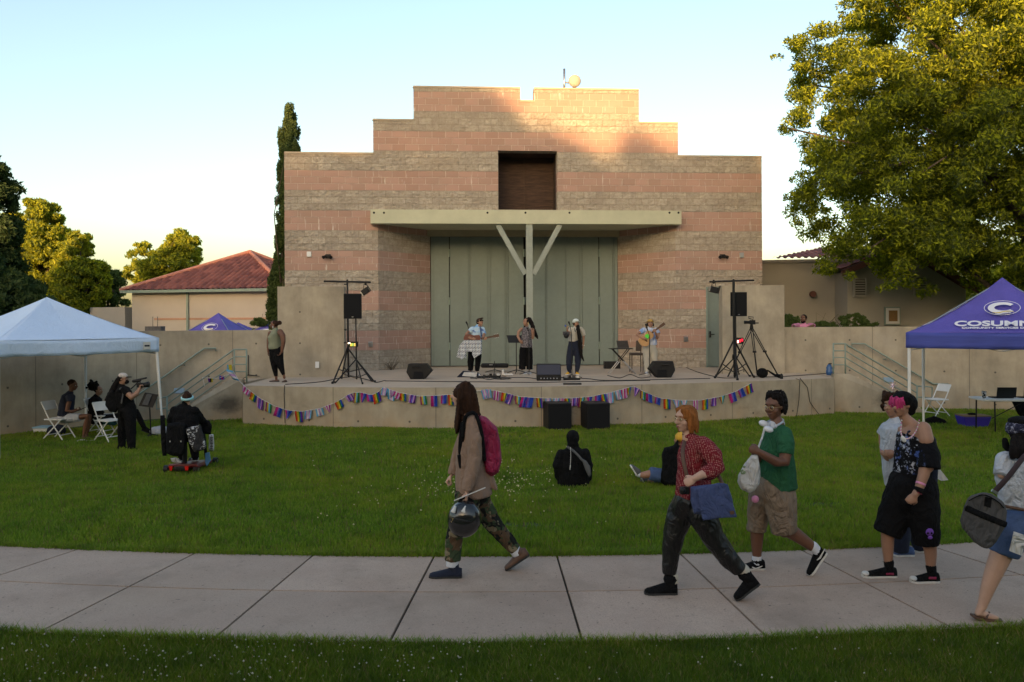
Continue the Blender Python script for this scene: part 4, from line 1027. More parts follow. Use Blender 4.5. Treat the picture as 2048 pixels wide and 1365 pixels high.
        if ankle:
            q = s.pt(ankle[0], ankle[1], dy); mb.tube([a + d * L_ * .2 + up * h * .5, q], [(w * .75, w * .75), (s.px(ankle[2]),) * 2], 12)
            s.bm.tube([a + d * L_ * .2 + up * h * .3, q], [(w * .55,) * 2, (w * .5,) * 2], 10); s.bm.tube([a + d * L_ * .2 + up * h * .3, a + d * L_ * .8 + up * h * .25], [w * .45, w * .4], 8)
        o = mb.build(name, m, s.o, True)
        sl = MB(); vs = []; 
        pts = [(0, .72), (.1, .95), (.3, .9), (.55, .95), (.78, 1.12), (.92, .98), (1.02, .5)]
        ring = [a + d * (L_ * t) + side * (w * ww * 1.04) for t, ww in pts] + [a + d * (L_ * t) - side * (w * ww * 1.04) for t, ww in pts[::-1]]
        sl.prism(ring, up * (th + .006))
        if heelh: sl.prism([a, a + d * L_ * .28, a + d * L_ * .28 + side * w * .9, a + side * w * .8, a - side * w * .8, a + d * L_ * .28 - side * w * .9][2:6], -up * heelh)
        sl.build('sole', sole_m, o); return o
    def finish(s, vox=.010, smooth=1):
        o = s.bm.build('body', s.skin_m, s.o, True); remesh(o, vox * s.res, smooth); return s.o
def remesh(o, vox, smooth=2, disp=0, dscale=.1):
    m = o.modifiers.new('remesh', 'REMESH'); m.mode = 'VOXEL'; m.voxel_size = vox; m.use_smooth_shade = True
    if smooth: q = o.modifiers.new('smooth', 'SMOOTH'); q.iterations = smooth; q.factor = .5
    if disp:
        t = bpy.data.textures.get(f'clouds{dscale}') or bpy.data.textures.new(f'clouds{dscale}', 'CLOUDS'); t.noise_scale = dscale; t.noise_depth = 2
        d = o.modifiers.new('displace', 'DISPLACE'); d.texture = t; d.strength = disp; d.mid_level = .5; d.texture_coords = 'LOCAL'
def patmat(name, fn, rough=.9, bump=.25, bs=25):
    m, n, l, b = base_mat(name, rough); b.inputs['Specular IOR Level'].default_value = .15; tc = n.new('ShaderNodeTexCoord'); l.new(fn(n, l, tc.outputs['Object']), b.inputs['Base Color'])
    bp = n.new('ShaderNodeBump'); bp.inputs['Strength'].default_value = bump; bp.inputs['Distance'].default_value = .02
    l.new(noise_n(n, l, tc.outputs['Object'], bs, 4), bp.inputs['Height']); l.new(bp.outputs[0], b.inputs['Normal']); folds(n, l, tc.outputs['Object'], bp, .6); return m
def camo(n, l, v):
    a = mrange(n, l, noise_n(n, l, v, 9, 2), .50, .52); b = mrange(n, l, noise_n(n, l, mapping(n, l, v, (1, 1, 1), (5, 2, 7)), 8, 2), .54, .56); c = mrange(n, l, noise_n(n, l, mapping(n, l, v, (1, 1, 1), (1, 9, 3)), 10, 2), .58, .60)
    x = mixc(n, l, a, (.045, .065, .035), (.10, .065, .04)); x = mixc(n, l, b, x, (.012, .013, .012)); return mixc(n, l, c, x, (.20, .17, .11))
def redpat(n, l, v):
    vv = mapping(n, l, v, (58, 58, 78), (0, 0, 0), (0, R(8), 0)); vo = n.new('ShaderNodeTexVoronoi'); vo.inputs['Scale'].default_value = 1; vo.inputs['Randomness'].default_value = .25; l.new(vv, vo.inputs['Vector'])
    return mixc(n, l, mrange(n, l, vo.outputs['Distance'], .42, .30), (.17, .014, .022), (.38, .17, .15))
def tiedye(n, l, v):
    a = mrange(n, l, noise_n(n, l, mapping(n, l, v, (4, 1, 9), (0, 0, 0), (0, R(25), 0)), 1.2, 4), .45, .62); b = mrange(n, l, noise_n(n, l, mapping(n, l, v, (5, 1, 12), (3, 3, 3), (0, R(20), 0)), 1.3, 3), .57, .64)
    x = mixc(n, l, a, (.52, .66, .78), (.20, .42, .72)); return mixc(n, l, b, x, (.04, .10, .35))
def tiedye2(n, l, v):
    a = mrange(n, l, noise_n(n, l, mapping(n, l, v, (6, 1, 3)), 1.1, 3), .42, .62); return mixc(n, l, a, (.62, .66, .78), (.20, .34, .66))
def keff(n, l, v):
    sp = n.new('ShaderNodeSeparateXYZ'); l.new(v, sp.inputs[0])
    w1 = n.new('ShaderNodeTexWave'); w1.inputs['Scale'].default_value = 9; l.new(mapping(n, l, v, (1, 1, 1), (0, 0, 0), (0, R(35), 0)), w1.inputs['Vector']); w1.bands_direction = 'X'
    w2 = n.new('ShaderNodeTexWave'); w2.inputs['Scale'].default_value = 3; w2.bands_direction = 'Z'; l.new(v, w2.inputs['Vector'])
    return mixc(n, l, math_n(n, l, 'MULTIPLY', mrange(n, l, w1.outputs['Fac'], .62, .72), mrange(n, l, w2.outputs['Fac'], .25, .4, .25, 1)), (.66, .68, .72), (.04, .045, .06))
def sequin(n, l, v):
    a = noise_n(n, l, mapping(n, l, v, (1, 1, 1.6)), 42, 4, .8); return mixc(n, l, mrange(n, l, a, .45, .58), (.035, .03, .04), (.32, .29, .31))
def graphic(n, l, v):
    sp = n.new('ShaderNodeSeparateXYZ'); l.new(v, sp.inputs[0]); a = mrange(n, l, noise_n(n, l, v, 17, 4, .75), .54, .60)
    z = math_n(n, l, 'MULTIPLY', mrange(n, l, sp.outputs[0], 3.66, 3.68, 1, 0), mrange(n, l, sp.outputs[2], 1.02, 1.04)); a = math_n(n, l, 'MULTIPLY', a, z)
    c = mixc(n, l, mrange(n, l, noise_n(n, l, v, 5, 2), .45, .55), (.42, .44, .52), (.06, .10, .30)); return mixc(n, l, a, (.006, .006, .008), c)
M['camo'] = patmat('camouflage cloth', camo); M['redpat'] = patmat('red patterned cloth', redpat); M['tiedye'] = patmat('blue tie dye cloth', tiedye); M['tiedye2'] = patmat('pale blue tie dye cloth', tiedye2)
M['keff'] = patmat('black and white scarf cloth', keff); M['sequin'] = patmat('grey glitter cloth', sequin, .45, .6, 60); M['graphic'] = patmat('black graphic cloth', graphic)
M['blazer'] = mat('light brown wool', (.25, .165, .120), .9, var=.08, vs=5, bump=.25, bs=10, fold=.5)
M['leather'] = mat('black leather', (.006, .006, .007), .38, bump=.3, bs=14, spec=.4, fold=.45)
M['greenc'] = mat('green cotton', (.022, .10, .048), .9, spec=.2, bump=.3, bs=9, fold=.7); M['khaki'] = mat('khaki cotton', (.21, .155, .11), .85, var=.08, vs=5, bump=.5, bs=10, fold=.9)
M['whitec'] = mat('white cotton', (.46, .48, .54), .85, bump=.3, bs=9, fold=.7, var=.04, vs=4); M['denim'] = mat('blue denim', (.055, .095, .21), .85, var=.25, vs=9, bump=.3, bs=60)
M['sage'] = mat('sage green knit', (.20, .215, .145), .9, bump=.3, bs=12); M['cream'] = mat('cream cotton', (.44, .41, .35), .85, bump=.3, bs=12)
M['magenta'] = mat('magenta nylon', (.26, .006, .055), .6, bump=.3, bs=9, var=.12, vs=3, fold=.7); M['bluebag'] = mat('blue canvas', (.042, .062, .165), .8, bump=.3, bs=60, var=.12, vs=5, fold=.5)
M['totew'] = mat('white tote cloth', (.56, .55, .54), .8, bump=.4, bs=10, fold=.8); M['grey_d'] = mat('dark grey nylon', (.060, .056, .058), .75, bump=.3, bs=12, var=.1, vs=5, fold=.5)
M['yellow'] = mat('yellow cloth', (.62, .34, .03), .8); M['tanhat'] = mat('mustard straw', (.45, .30, .09), .85, bump=.4, bs=60); M['teal'] = mat('teal cloth', (.015, .09, .10), .85)
M['pinkc'] = mat('pink cotton', (.62, .24, .40), .85); M['gold'] = mat('brass wire', (.6, .45, .2), .3, metal=.9); M['brownl'] = mat('brown leather', (.10, .05, .03), .6)
M['lens'] = mat('spectacle lens', (.85, .88, .9), .02, trans=.95, spec=.6)
def glasses(f, name='glasses'):
    o = MB(); H = f.H
    for g in (-1, 1):
        c = f.L(g * .15, .43, .02); pts = [c + f.hs * (math.cos(a) * .105 * H) + f.hu * (math.sin(a) * .085 * H) for a in np.linspace(0, 2 * math.pi, 17)]
        o.tube(pts, .0016, 5, cap='flat'); o.tube([f.L(g * .255, .41, .04), f.L(g * .35, .02, .03)], .0016, 5)
    o.tube([f.L(-.045, .435, .03), f.L(.045, .435, .03)], .0016, 5); ob = o.build(name, M['gold'], f.o, True)
def strap(name, m, f, pts, w, th=.006, parent=None):
    """flat band through figure points (x, y, dy)"""
    ps = [f.pt(p[0], p[1], p[2]) for p in pts]; mb = MB()
    fine = []
    for i in range(len(ps) - 1):
        p0 = ps[max(0, i - 1)]; p1 = ps[i]; p2 = ps[i + 1]; p3 = ps[min(len(ps) - 1, i + 2)]
        for k in range(5):
            t = k / 5; fine.append(.5 * ((2 * p1) + (p2 - p0) * t + (2 * p0 - 5 * p1 + 4 * p2 - p3) * t * t + (3 * p1 - p0 - 3 * p2 + p3) * t ** 3))
    fine.append(ps[-1])
    mb.tube(fine, [(w / 2, th)] * len(fine), 8); return mb.build(name, m, parent, True)
# ================= PEOPLE AND WHAT THEY CARRY =================
def slab(f, name, m, poly, dy0, dy1, parent=None, vox=.012, smooth=6, disp=.008, ctr=None):
    mb = MB(); V = []; n = len(poly)
    for t, s in ((0, .86), (.18, 1.0), (.82, 1.0), (1, .86)):
        a = [f.pt(x, y, dy0 + (dy1 - dy0) * t) for x, y in poly]; c = sum(a, Vector()) / n; V += [c.lerp(p, s) for p in a]
    fs = [tuple(range(n - 1, -1, -1)), tuple(range(3 * n, 4 * n))]
    for j in range(3): fs += [(j * n + i, j * n + (i + 1) % n, (j + 1) * n + (i + 1) % n, (j + 1) * n + i) for i in range(n)]
    mb.add(V, fs); o = mb.build(name, m, parent, True); remesh(o, vox, smooth, disp, .1); return o
def flatpoly(f, poly, dy, th=.004):
    return MB().prism([f.pt(x, y, dy) for x, y in poly], (0, th, 0))
def rot_about(o): return o

# ---- 1: walker in a light brown blazer
f = Fig('long-haired person in a light brown blazer and camouflage trousers walking left', 820, 740, 3.103, 7.85)
f.head(326, 158, 152, 98, -4, M['sk_light'], neck=(362, 285, 40))
f.cloth('trousers', M['camo'], [(372, 740, 95, 0, 1.3), (352, 830, 78, -.09, 1.1), (300, 950, 60, -.09), (270, 1060, 50, -.09), (265, 1178, 50, -.09)],
        [(400, 740, 90, 0, 1.2), (440, 830, 70, .10), (505, 940, 56, .12), (585, 1035, 48, .12), (652, 1112, 43, .12)], disp=.03, vox=.01)
f.cloth('blazer', M['blazer'], [(368, 292, 42, 0, 1.2), (375, 330, 62, 0, 2.3), (378, 420, 82, 0, 1.55), (380, 560, 96, 0, 1.35), (392, 700, 112, 0, 1.25), (395, 775, 116, 0, 1.2)],
        [(388, 325, 46, -.17), (402, 430, 50, -.22), (402, 550, 44, -.24), (378, 650, 41, -.26), (352, 742, 34, -.27)],
        [(365, 325, 44, .17), (325, 440, 42, .21), (285, 560, 36, .21), (264, 645, 30, .18)], [(470, 640, 40, -.03), (535, 745, 14, -.05)], disp=.018, vox=.01)
f.cloth('sock', M['sock'], [(264, 1172, 40, -.09), (262, 1215, 38, -.09)], vox=.008); f.cloth('sock', M['sock'], [(645, 1108, 38, .12), (665, 1145, 32, .12)], vox=.008)
f.shoe((322, 1270), (122, 1272), M['b_navy'], M['sole_d'], .05, .085, -.09, (270, 1215, 34)); f.shoe((742, 1150), (598, 1252), M['brownl'], M['sole_d'], .048, .085, .12, (675, 1130, 32))
f.hand(352, 748, 352, 800, curl=1.3, dy=-.27, bend=(-1, 0, 0)); f.hand(262, 650, 232, 690, curl=.9, dy=.18, bend=(.3, 0, -1))
def lk(mb):
    r = random.Random(2)
    for k in range(46):
        x0 = r.uniform(290, 405); d0 = -.10 + .2 * r.random(); b = r.uniform(-1, 1)
        xe = 345 + (x0 - 345) * 1.25; ye = r.uniform(255, 330)
        if x0 < 315: pts = [(x0 + 12, 120, 12, d0), (x0 + 8, 200, 14, d0), (x0 + 6 + b * 8, 270, 12, d0 * .9), (x0 + b * 14, 345, 10, d0 * .8), (x0 - 8, 395, 4, d0 * .8)]
        else: pts = [(345 + (x0 - 345) * .8, 82 + ((x0 - 345) / 60) ** 2 * 45, 14, d0 * .8), (x0, 165, 16, d0), (xe + b * 8, 225, 13, d0 * .9), (xe + 10 + b * 10, ye, 8, d0 * .8), (xe + 24 + b * 18, ye + 18, 3, d0 * .8)]
        f.tube(mb, pts, seg=7)
f.hair(M['h_dark'], [((0, -.10, .15), (.40, .45, .40)), ((0, -.16, -.05), (.38, .34, .42)), ((.16, .10, .10), (.22, .27, .25)), ((-.16, .10, .10), (.22, .27, .25))], [[(352, 150, 62, 0, .95), (372, 220, 58), (382, 275, 44)]], lock_fn=lk, disp=.012, vox=.008)
f.finish(.008)
bp = thing('backpack', 'magenta backpack on the person in the light brown blazer', 'backpack', f.pt(500, 640))
slab(f, 'bag_body', M['magenta'], [(425, 282), (470, 292), (540, 360), (560, 460), (568, 560), (548, 636), (508, 668), (470, 640), (452, 520), (440, 380)], -.15, .16, bp, .01, 5, .02)
strap('strap', M['b_black'], f, [(420, 300, -.17), (395, 268, -.19), (350, 285, -.22), (335, 340, -.20), (330, 440, -.16)], .035, .012, bp)
strap('strap', M['b_black'], f, [(408, 275, -.20), (435, 350, -.24), (452, 450, -.235), (462, 560, -.20)], .035, .012, bp)
cb = thing('camera_bag', 'black camera hanging at the chest of the person in the blazer', 'camera', f.pt(320, 620))
slab(f, 'bag_body', M['b_black'], [(292, 530), (345, 500), (350, 600), (335, 632), (305, 615)], -.16, .0, cb, .008, 3, 0)
strap('strap', M['b_black'], f, [(330, 330, -.12), (318, 430, -.15), (315, 520, -.14)], .05, .01, cb)
hm = thing('helmet', 'glossy black helmet with pale vents dangling from the walking person\'s hand', 'helmet', f.pt(335, 1030, -.3))
mb = MB(); c = f.pt(338, 925, -.30); mb.ell(c, (f.px(102), .13, f.px(112)), Matrix.Rotation(R(20), 3, 'Y'), 24, 16); mb.build('shell', mat('gloss black shell', (.012, .012, .014), .18, coat=.6), hm, True)
mb = MB(); mb.ell(c + Vector((0, -.004, f.px(8))), (f.px(98), .132, f.px(22)), Matrix.Rotation(R(12), 3, 'Y'), 24, 8); mb.build('trim', M['blackm'], hm, True)
for x in (268, 332):
    mb = MB(); mb.tube([f.pt(x, 882, -.405), f.pt(x + 12, 850, -.375)], [(.022, .012), (.012, .01)], 8); mb.build('vent', M['sole_w'], hm, True)
mb = MB(); mb.tube([f.pt(262, 945, -.385), f.pt(272, 925, -.392)], [(.014, .008)] * 2, 6); mb.build('badge', M['gold'], hm, True)
mb = MB(); mb.tube([f.pt(290, 850, -.3), f.pt(320, 800, -.32), f.pt(352, 790, -.29), f.pt(385, 815, -.28), f.pt(410, 860, -.27)], [(.014, .006)] * 5, 6); mb.build('chin_strap', M['b_black'], hm, True)
fg = thing('hand_flag', 'small rainbow flag on a white stick held above the helmet', 'flag', f.pt(352, 790, -.33))
MB().tube([f.pt(275, 812, -.34), f.pt(466, 732, -.34)], .005, 6).build('stick', M['sole_w'], fg, True)

# ---- 2: ginger walker
f = Fig('ginger-haired person in a red patterned shirt and black leather trousers walking left', 1230, 770, 3.102, 7.2)
f.head(438, 212, 160, 62, 2, M['sk_light'], neck=(462, 330, 46), brow=M['h_ginger'])
f.cloth('trousers', M['leather'], [(470, 700, 92, 0, 1.3), (408, 800, 84, .06), (368, 920, 70, .06), (348, 1040, 56, .06), (338, 1168, 44, .06)],
        [(490, 700, 92, 0, 1.2), (545, 820, 88, -.10), (610, 950, 70, -.12), (695, 1065, 62, -.12), (770, 1148, 50, -.12)], disp=.02, dscale=.14, vox=.01)
f.cloth('shirt', M['redpat'], [(462, 322, 42, 0, 1.2), (490, 352, 72, 0, 1.9), (490, 440, 92, 0, 1.4), (478, 560, 92, 0, 1.25), (455, 690, 82, 0, 1.4)], [(500, 560, 90, 0), (510, 640, 85, 0, 1.2)],
        [(548, 372, 56, -.17), (605, 440, 58, -.24), (632, 512, 52, -.28), (580, 548, 44, -.33), (545, 552, 36, -.35)], [(455, 372, 52, .20), (430, 450, 50, .26), (430, 530, 42, .22)], disp=.025, vox=.01)
f.skin([(585, 548, 30, -.34), (535, 560, 26, -.37), (492, 582, 20, -.38)]); f.hand(495, 580, 445, 610, curl=1.5, dy=-.38, bend=(.2, 1, -.4), thumb=-1)
f.shoe((384, 1302), (186, 1310), M['b_black'], M['sole_d'], .05, .10, .06, (345, 1205, 46), name='boot', heelh=.0); f.shoe((896, 1232), (752, 1314), M['b_black'], M['sole_d'], .05, .10, -.12, (805, 1175, 44), name='boot')
f.cloth('sock', M['cream'], [(358, 1190, 36, .06), (362, 1225, 34, .06)], vox=.008); f.cloth('sock', M['cream'], [(795, 1150, 40, -.12), (812, 1175, 38, -.12)], vox=.008)
def lk(mb):
    r = random.Random(5)
    for k in range(50):
        a = r.uniform(-1.0, 1.0) * 2.3; x = .34 * math.sin(a); y = -.08 - .34 * math.cos(a) * .9
        if y > .2: continue
        p0 = f.L(x * .7, y * .6 - .05, .42); p1 = f.L(x * 1.12, y * 1.05, .12); p2 = f.L(x * 1.2, y * 1.15 - .02, -.22); p3 = f.L(x * 1.12, y * 1.2 - .03, -.50 + r.uniform(-.05, .05))
        mb.tube([p0, p1, p2, p3], [.012, .017, .016, .006], 6)
    for k in range(10):   # fringe swept to the side
        t = k / 9; mb.tube([f.L(.0, .05, .50), f.L(.12 + .2 * t, .26 - .12 * t, .36), f.L(.24 + .12 * t, .24 - .2 * t, .12), f.L(.30 + .06 * t, .12 - .15 * t, -.12 - .2 * t)], [.016, .018, .015, .007], 6)
        mb.tube([f.L(.0, .05, .50), f.L(-.14 - .18 * t, .28 - .12 * t, .36), f.L(-.30, .18 - .1 * t, .12)], [.016, .016, .008], 6)
f.hair(M['h_ginger'], [((0, -.10, .16), (.385, .42, .385)), ((0, -.22, -.08), (.36, .27, .34))], lock_fn=lk, disp=.008, vox=.008); glasses(f)
f.finish(.008)
mb = MB(); mb.tube([f.L(.14, .02, -.52), f.L(.02, .2, -.6), f.L(-.14, .04, -.52)], .003, 5); mb.build('choker', M['brownl'], f.o, True)
mg = thing('messenger_bag', 'blue canvas messenger bag at the hip of the ginger-haired person', 'bag', f.pt(620, 830, -.3))
slab(f, 'bag_body', M['bluebag'], [(468, 632), (560, 620), (700, 615), (725, 700), (745, 800), (600, 812), (490, 800), (468, 720)], -.42, -.27, mg, .009, 3, .006)
slab(f, 'flap', M['bluebag'], [(512, 640), (640, 608), (688, 612), (728, 720), (758, 822), (640, 828), (545, 842), (520, 740)], -.445, -.415, mg, .007, 1, .004)
strap('strap', M['brownl'], f, [(432, 350, -.12), (420, 420, -.24), (430, 500, -.29), (452, 580, -.31)], .034, .006, mg)
strap('strap', M['brownl'], f, [(640, 560, -.25), (655, 590, -.30), (668, 618, -.36)], .034, .006, mg)
mb = flatpoly(f, [(712, 785), (738, 782), (742, 802), (716, 806)], -.452, .005); mb.build('patch', M['brownl'], mg)
mb = MB(); mb.box(f.pt(432, 655, -.36), (.075, .05, .06), .2); mb.tube([f.pt(425, 655, -.385), f.pt(420, 656, -.42)], [(.022,) * 2, (.024,) * 2], 12); tag(mb.build('small_camera', M['black'], None, False, .006), 'small black camera dangling from the ginger-haired person\'s hand', 'camera')

# ---- 3: walker in the green shirt
f = Fig('person in a green T-shirt, khaki cargo shorts and round glasses walking left', 1230, 770, 3.102, 7.85)
f.head(988, 138, 150, 50, 3, M['sk_brown'], neck=(1005, 245, 46), lip=M['lipd'], brow=M['h_black'])
f.cloth('shorts', M['khaki'], [(975, 650, 112, 0, 1.15), (900, 720, 82, .10), (884, 820, 64, .12), (882, 905, 60, .12)], [(1000, 650, 112, 0, 1.1), (1030, 730, 98, -.08), (1038, 830, 90, -.10), (1050, 912, 76, -.10)], disp=.03, vox=.01)
f.cloth('pocket', M['khaki'], [(1055, 800, 46, -.19, .25), (1060, 870, 46, -.20, .25)], inner=0, vox=.008, disp=.006)
f.cloth('shirt', M['greenc'], [(1005, 262, 46, 0, 1.1), (1010, 288, 72, 0, 2.0), (1005, 400, 92, 0, 1.4), (1005, 520, 106, 0, 1.2), (1018, 640, 110, 0, 1.15)], [(1048, 305, 50, -.17), (1062, 370, 52, -.23), (1058, 425, 50, -.25)], [(975, 305, 48, .17), (950, 380, 48, .23), (940, 440, 46, .24)], disp=.02, vox=.01)
f.skin([(1060, 400, 40, -.25), (1050, 478, 34, -.28), (1000, 478, 30, -.32), (930, 440, 25, -.36), (895, 418, 20, -.37)]); f.hand(895, 415, 848, 400, curl=1.4, dy=-.37, bend=(0, 1, -.2), thumb=-1)
f.skin([(940, 440, 36, .24), (900, 470, 30, .1), (870, 430, 24, -.1)])
f.skin([(882, 890, 44, .12), (880, 960, 40, .12), (880, 1090, 25, .12)], [(1060, 890, 50, -.10), (1130, 935, 42, -.10), (1205, 990, 33, -.10), (1245, 1020, 26, -.10)])
f.cloth('sock', M['sock'], [(880, 1068, 30, .12), (878, 1110, 30, .12)], vox=.008); f.cloth('sock', M['sock'], [(1228, 1002, 32, -.10), (1258, 1035, 30, -.10)], vox=.008)
for hl, to, dy, an in (((926, 1160), (792, 1152), .12, (880, 1095, 32)), ((1312, 1040), (1208, 1168), -.10, (1262, 1035, 32))):
    s_ = f.shoe(hl, to, M['b_black'], M['sole_w'], .05, .085, dy, an)
    a = f.pt(hl[0] * .62 + to[0] * .38, hl[1] * .62 + to[1] * .38 - 14, dy - .052); b = f.pt(hl[0] * .9 + to[0] * .1, hl[1] * .9 + to[1] * .1 - 34, dy - .05); c = f.pt(hl[0] * .45 + to[0] * .55, hl[1] * .45 + to[1] * .55 - 24, dy - .052)
    MB().tube([c, a, b], [(.005, .004), (.010, .004), (.004, .004)], 6).build('side_mark', M['sole_w'], s_, True)
def lk(mb):
    r = random.Random(8)
    for k in range(220):
        a = r.uniform(0, 6.3); z = r.uniform(-.35, .55)
        x, y = .40 * math.cos(a), -.12 + .44 * math.sin(a)
        if y > .08 and z < .30: continue
        q = f.L(x * math.sqrt(max(.05, 1 - (z * 1.3) ** 2)) , y * math.sqrt(max(.05, 1 - (z * 1.3) ** 2)) - .05, z + .08); mb.ell(q, (.016, .016, .016), None, 6, 4)
f.hair(M['h_black'], [((0, -.13, .18), (.385, .42, .40)), ((0, -.26, -.05), (.33, .25, .30))], lock_fn=lk, disp=.012, dscale=.015, vox=.008); glasses(f)
f.cloth('collar', M['whitec'], [(985, 258, 42, 0, 1.1), (1030, 232, 30, .02, 1.3)], inner=0, vox=.008)
# white print on the chest
mb = MB(); r = random.Random(3)
for k in range(26):
    x = 912 + r.gauss(0, 12); y = 358 + r.gauss(0, 18); mb.tube([f.pt(x, y, -.165 + (x - 912) * -.001), f.pt(x + r.uniform(-9, 9), y + r.uniform(-9, 9), -.165)], [(.003, .002)] * 2, 4)
mb.tube([f.pt(900, 392, -.17), f.pt(932, 402, -.18)], [(.003, .002)] * 2, 4); 
f.finish(.008)
tb = thing('tote_bag', 'white cloth tote bag gripped by the person in the green T-shirt', 'bag', f.pt(830, 665, -.3))
slab(f, 'bag_body', M['totew'], [(848, 436), (888, 436), (902, 540), (898, 610), (868, 655), (830, 667), (782, 648), (760, 600), (768, 555), (800, 498)], -.40, -.22, tb, .009, 5, .02)
strap('handle', M['totew'], f, [(930, 262, -.17), (915, 320, -.2), (893, 380, -.3), (866, 440, -.32)], .02, .006, tb)
mb = MB(); r = random.Random(6)
for k in range(14): x = r.uniform(785, 820); y = r.uniform(490, 565); mb.ell(f.pt(x, y, -.402 + abs(x - 800) * .0006), (.013, .003, .010), None, 8, 5)
mb.build('print', mat('pale green print', (.22, .30, .16), .8), tb, True)
sc = thing('keyring', 'pink fluffy charm hanging at the khaki shorts', 'charm', f.pt(870, 710, -.2)); MB().ell(f.pt(870, 710, -.13), (.035, .03, .035)).build('charm', M['pinkc'], sc, True)
hp = thing('headphones', 'white headphones around the neck of the person in the green T-shirt', 'headphones', f.pt(940, 260, -.1))
for x, y, dy in ((922, 240, .02), (952, 276, -.17)):
    mb = MB(); mb.ell(f.pt(x, y, dy), (.048, .022, .030), Matrix.Rotation(R(15), 3, 'Y') @ Matrix.Rotation(R(-20), 3, 'X'), 14, 10); o = mb.build('ear_cup', mat('white headphone shell', (.66, .68, .74), .35), hp, True)
strap('headband', M['whitec'], f, [(925, 240, .03), (985, 215, .16), (1040, 215, .10), (1035, 235, -.12), (975, 268, -.16)], .02, .008, hp)

# ---- 5: person in the white T-shirt, behind
f = Fig('curly-haired person in a white V-neck T-shirt behind the person in the beanie', 1700, 760, 2.73, 8.45)
f.head(232, 142, 118, 55, 0, M['sk_tan'], neck=(250, 225, 32))
f.cloth('trousers', M['b_navy'], [(275, 560, 80, 0, .9), (280, 700, 65, -.05), (275, 860, 52, -.05), (275, 935, 42, -.05)], [(320, 600, 70, .08), (345, 780, 52, .1), (385, 920, 40, .1)], disp=.02, vox=.013)
f.cloth('shirt', M['whitec'], [(248, 235, 40, 0, 1.2), (240, 262, 66, 0, 1.4), (245, 370, 76, 0, 1.0), (255, 480, 74, 0, 1.0), (265, 570, 72, 0, 1.0)], [(200, 262, 34, .10), (176, 300, 34, .12)], [(290, 265, 34, -.1), (310, 320, 34, -.1)], disp=.02)
f.skin([(180, 300, 24, .12), (180, 360, 20, .08), (182, 400, 17, -.02)], [(305, 330, 24, -.12), (285, 400, 20, -.2), (245, 402, 16, -.22)]); f.hand(182, 400, 195, 425, curl=1, dy=-.05, bend=(1, 0, 0)); f.hand(245, 402, 205, 400, curl=1, dy=-.2, bend=(0, 1, -.3))
f.shoe((345, 995), (240, 1000), M['denim'], M['sole_w'], .048, .08, -.05, (300, 950, 24)); f.shoe((410, 955), (350, 965), M['denim'], M['sole_w'], .048, .08, .1, (385, 930, 24))
def lk(mb):
    r = random.Random(12)
    for k in range(120):
        a = r.uniform(0, 6.3); z = r.uniform(-.25, .6); x, y = .46 * math.cos(a), -.1 + .5 * math.sin(a)
        if y > .15 and z < .25: continue
        mb.ell(f.L(x * (1 - .3 * z), y * (1 - .3 * z), z + .02), (.026, .026, .026), None, 6, 4)
f.hair(M['h_dark'], [((0, -.1, .2), (.42, .45, .42))], lock_fn=lk, disp=.02, dscale=.02)
f.finish()
hb = thing('party_headband', 'glittery star headband on the curly-haired person', 'headband', f.pt(232, 40)); mb = MB()
for k in range(7): a = k / 7 * 6.28; mb.tube([f.pt(236, 32), f.pt(236 + 22 * math.cos(a), 32 + 22 * math.sin(a), .03 * math.sin(a * 2))], [.008, .003], 5)
mb.tube([f.pt(236, 75), f.pt(236, 30)], .004, 5); mb.build('star', mat('iridescent foil', (.75, .55, .60), .2, metal=.6), hb, True)
wb = MB(); c = f.pt(182, 382, .0); wb.tube([c, c + Vector((.0, 0, -.018))], .030, 12, cap='flat'); wb.build('wristband', mat('violet band', (.25, .12, .55), .5), f.o, True)

# ---- 4: person in the black beanie
f = Fig('person in a black beanie and off-shoulder graphic T-shirt with beads walking left', 1700, 760, 2.73, 7.65)
f.head(282, 140, 124, 62, 0, M['sk_tan'], neck=(318, 235, 34), lip=M['lipd'])
f.skin([(325, 235, 34, 0, 1.2), (345, 268, 66, 0, 2.0), (350, 330, 72, 0, 1.6)], [(400, 268, 40, -.16), (415, 330, 40, -.2)])
f.cloth('shorts', M['b_black'], [(330, 570, 108, 0, 1.15), (262, 690, 92, .05), (205, 835, 76, .06)], [(365, 580, 105, 0, 1.1), (405, 740, 82, -.10), (418, 895, 66, -.10)], disp=.03)
f.cloth('shirt', M['graphic'], [(352, 315, 78, 0, 1.75), (346, 420, 92, 0, 1.3), (343, 520, 98, 0, 1.15), (352, 590, 118, 0, 1.05)], [(418, 335, 46, -.18), (430, 420, 56, -.22), (428, 478, 60, -.24)], [(290, 320, 34, .2), (285, 420, 40, .24)], disp=.025)
f.skin([(418, 430, 32, -.22), (402, 520, 29, -.25), (375, 600, 22, -.27), (355, 628, 18, -.28)]); f.hand(355, 628, 318, 668, curl=1.3, dy=-.28, bend=(.6, .5, .3))
f.skin([(205, 820, 36, .06), (205, 900, 33, .06), (210, 1010, 22, .06)], [(435, 880, 36, -.1), (440, 950, 32, -.1), (442, 1040, 22, -.1)])
for hl, to, dy, an in (((250, 1073), (70, 1068), .06, (212, 995, 27)), ((482, 1095), (332, 1096), -.10, (442, 1020, 27))):
    s_ = f.shoe(hl, to, M['b_black'], M['sole_w'], .047, .085, dy, an)
    MB().ell(f.pt(to[0] + 16, to[1] - 10, dy), (.036, .044, .024)).build('toe_cap', M['sole_w'], s_, True)
    MB().tube([f.pt(hl[0] - 50, hl[1] - 12, dy - .052), f.pt(hl[0] - 12, hl[1] - 12, dy - .046)], [(.012, .004)] * 2, 6).build('sole_patch', M['magenta'], s_, True)
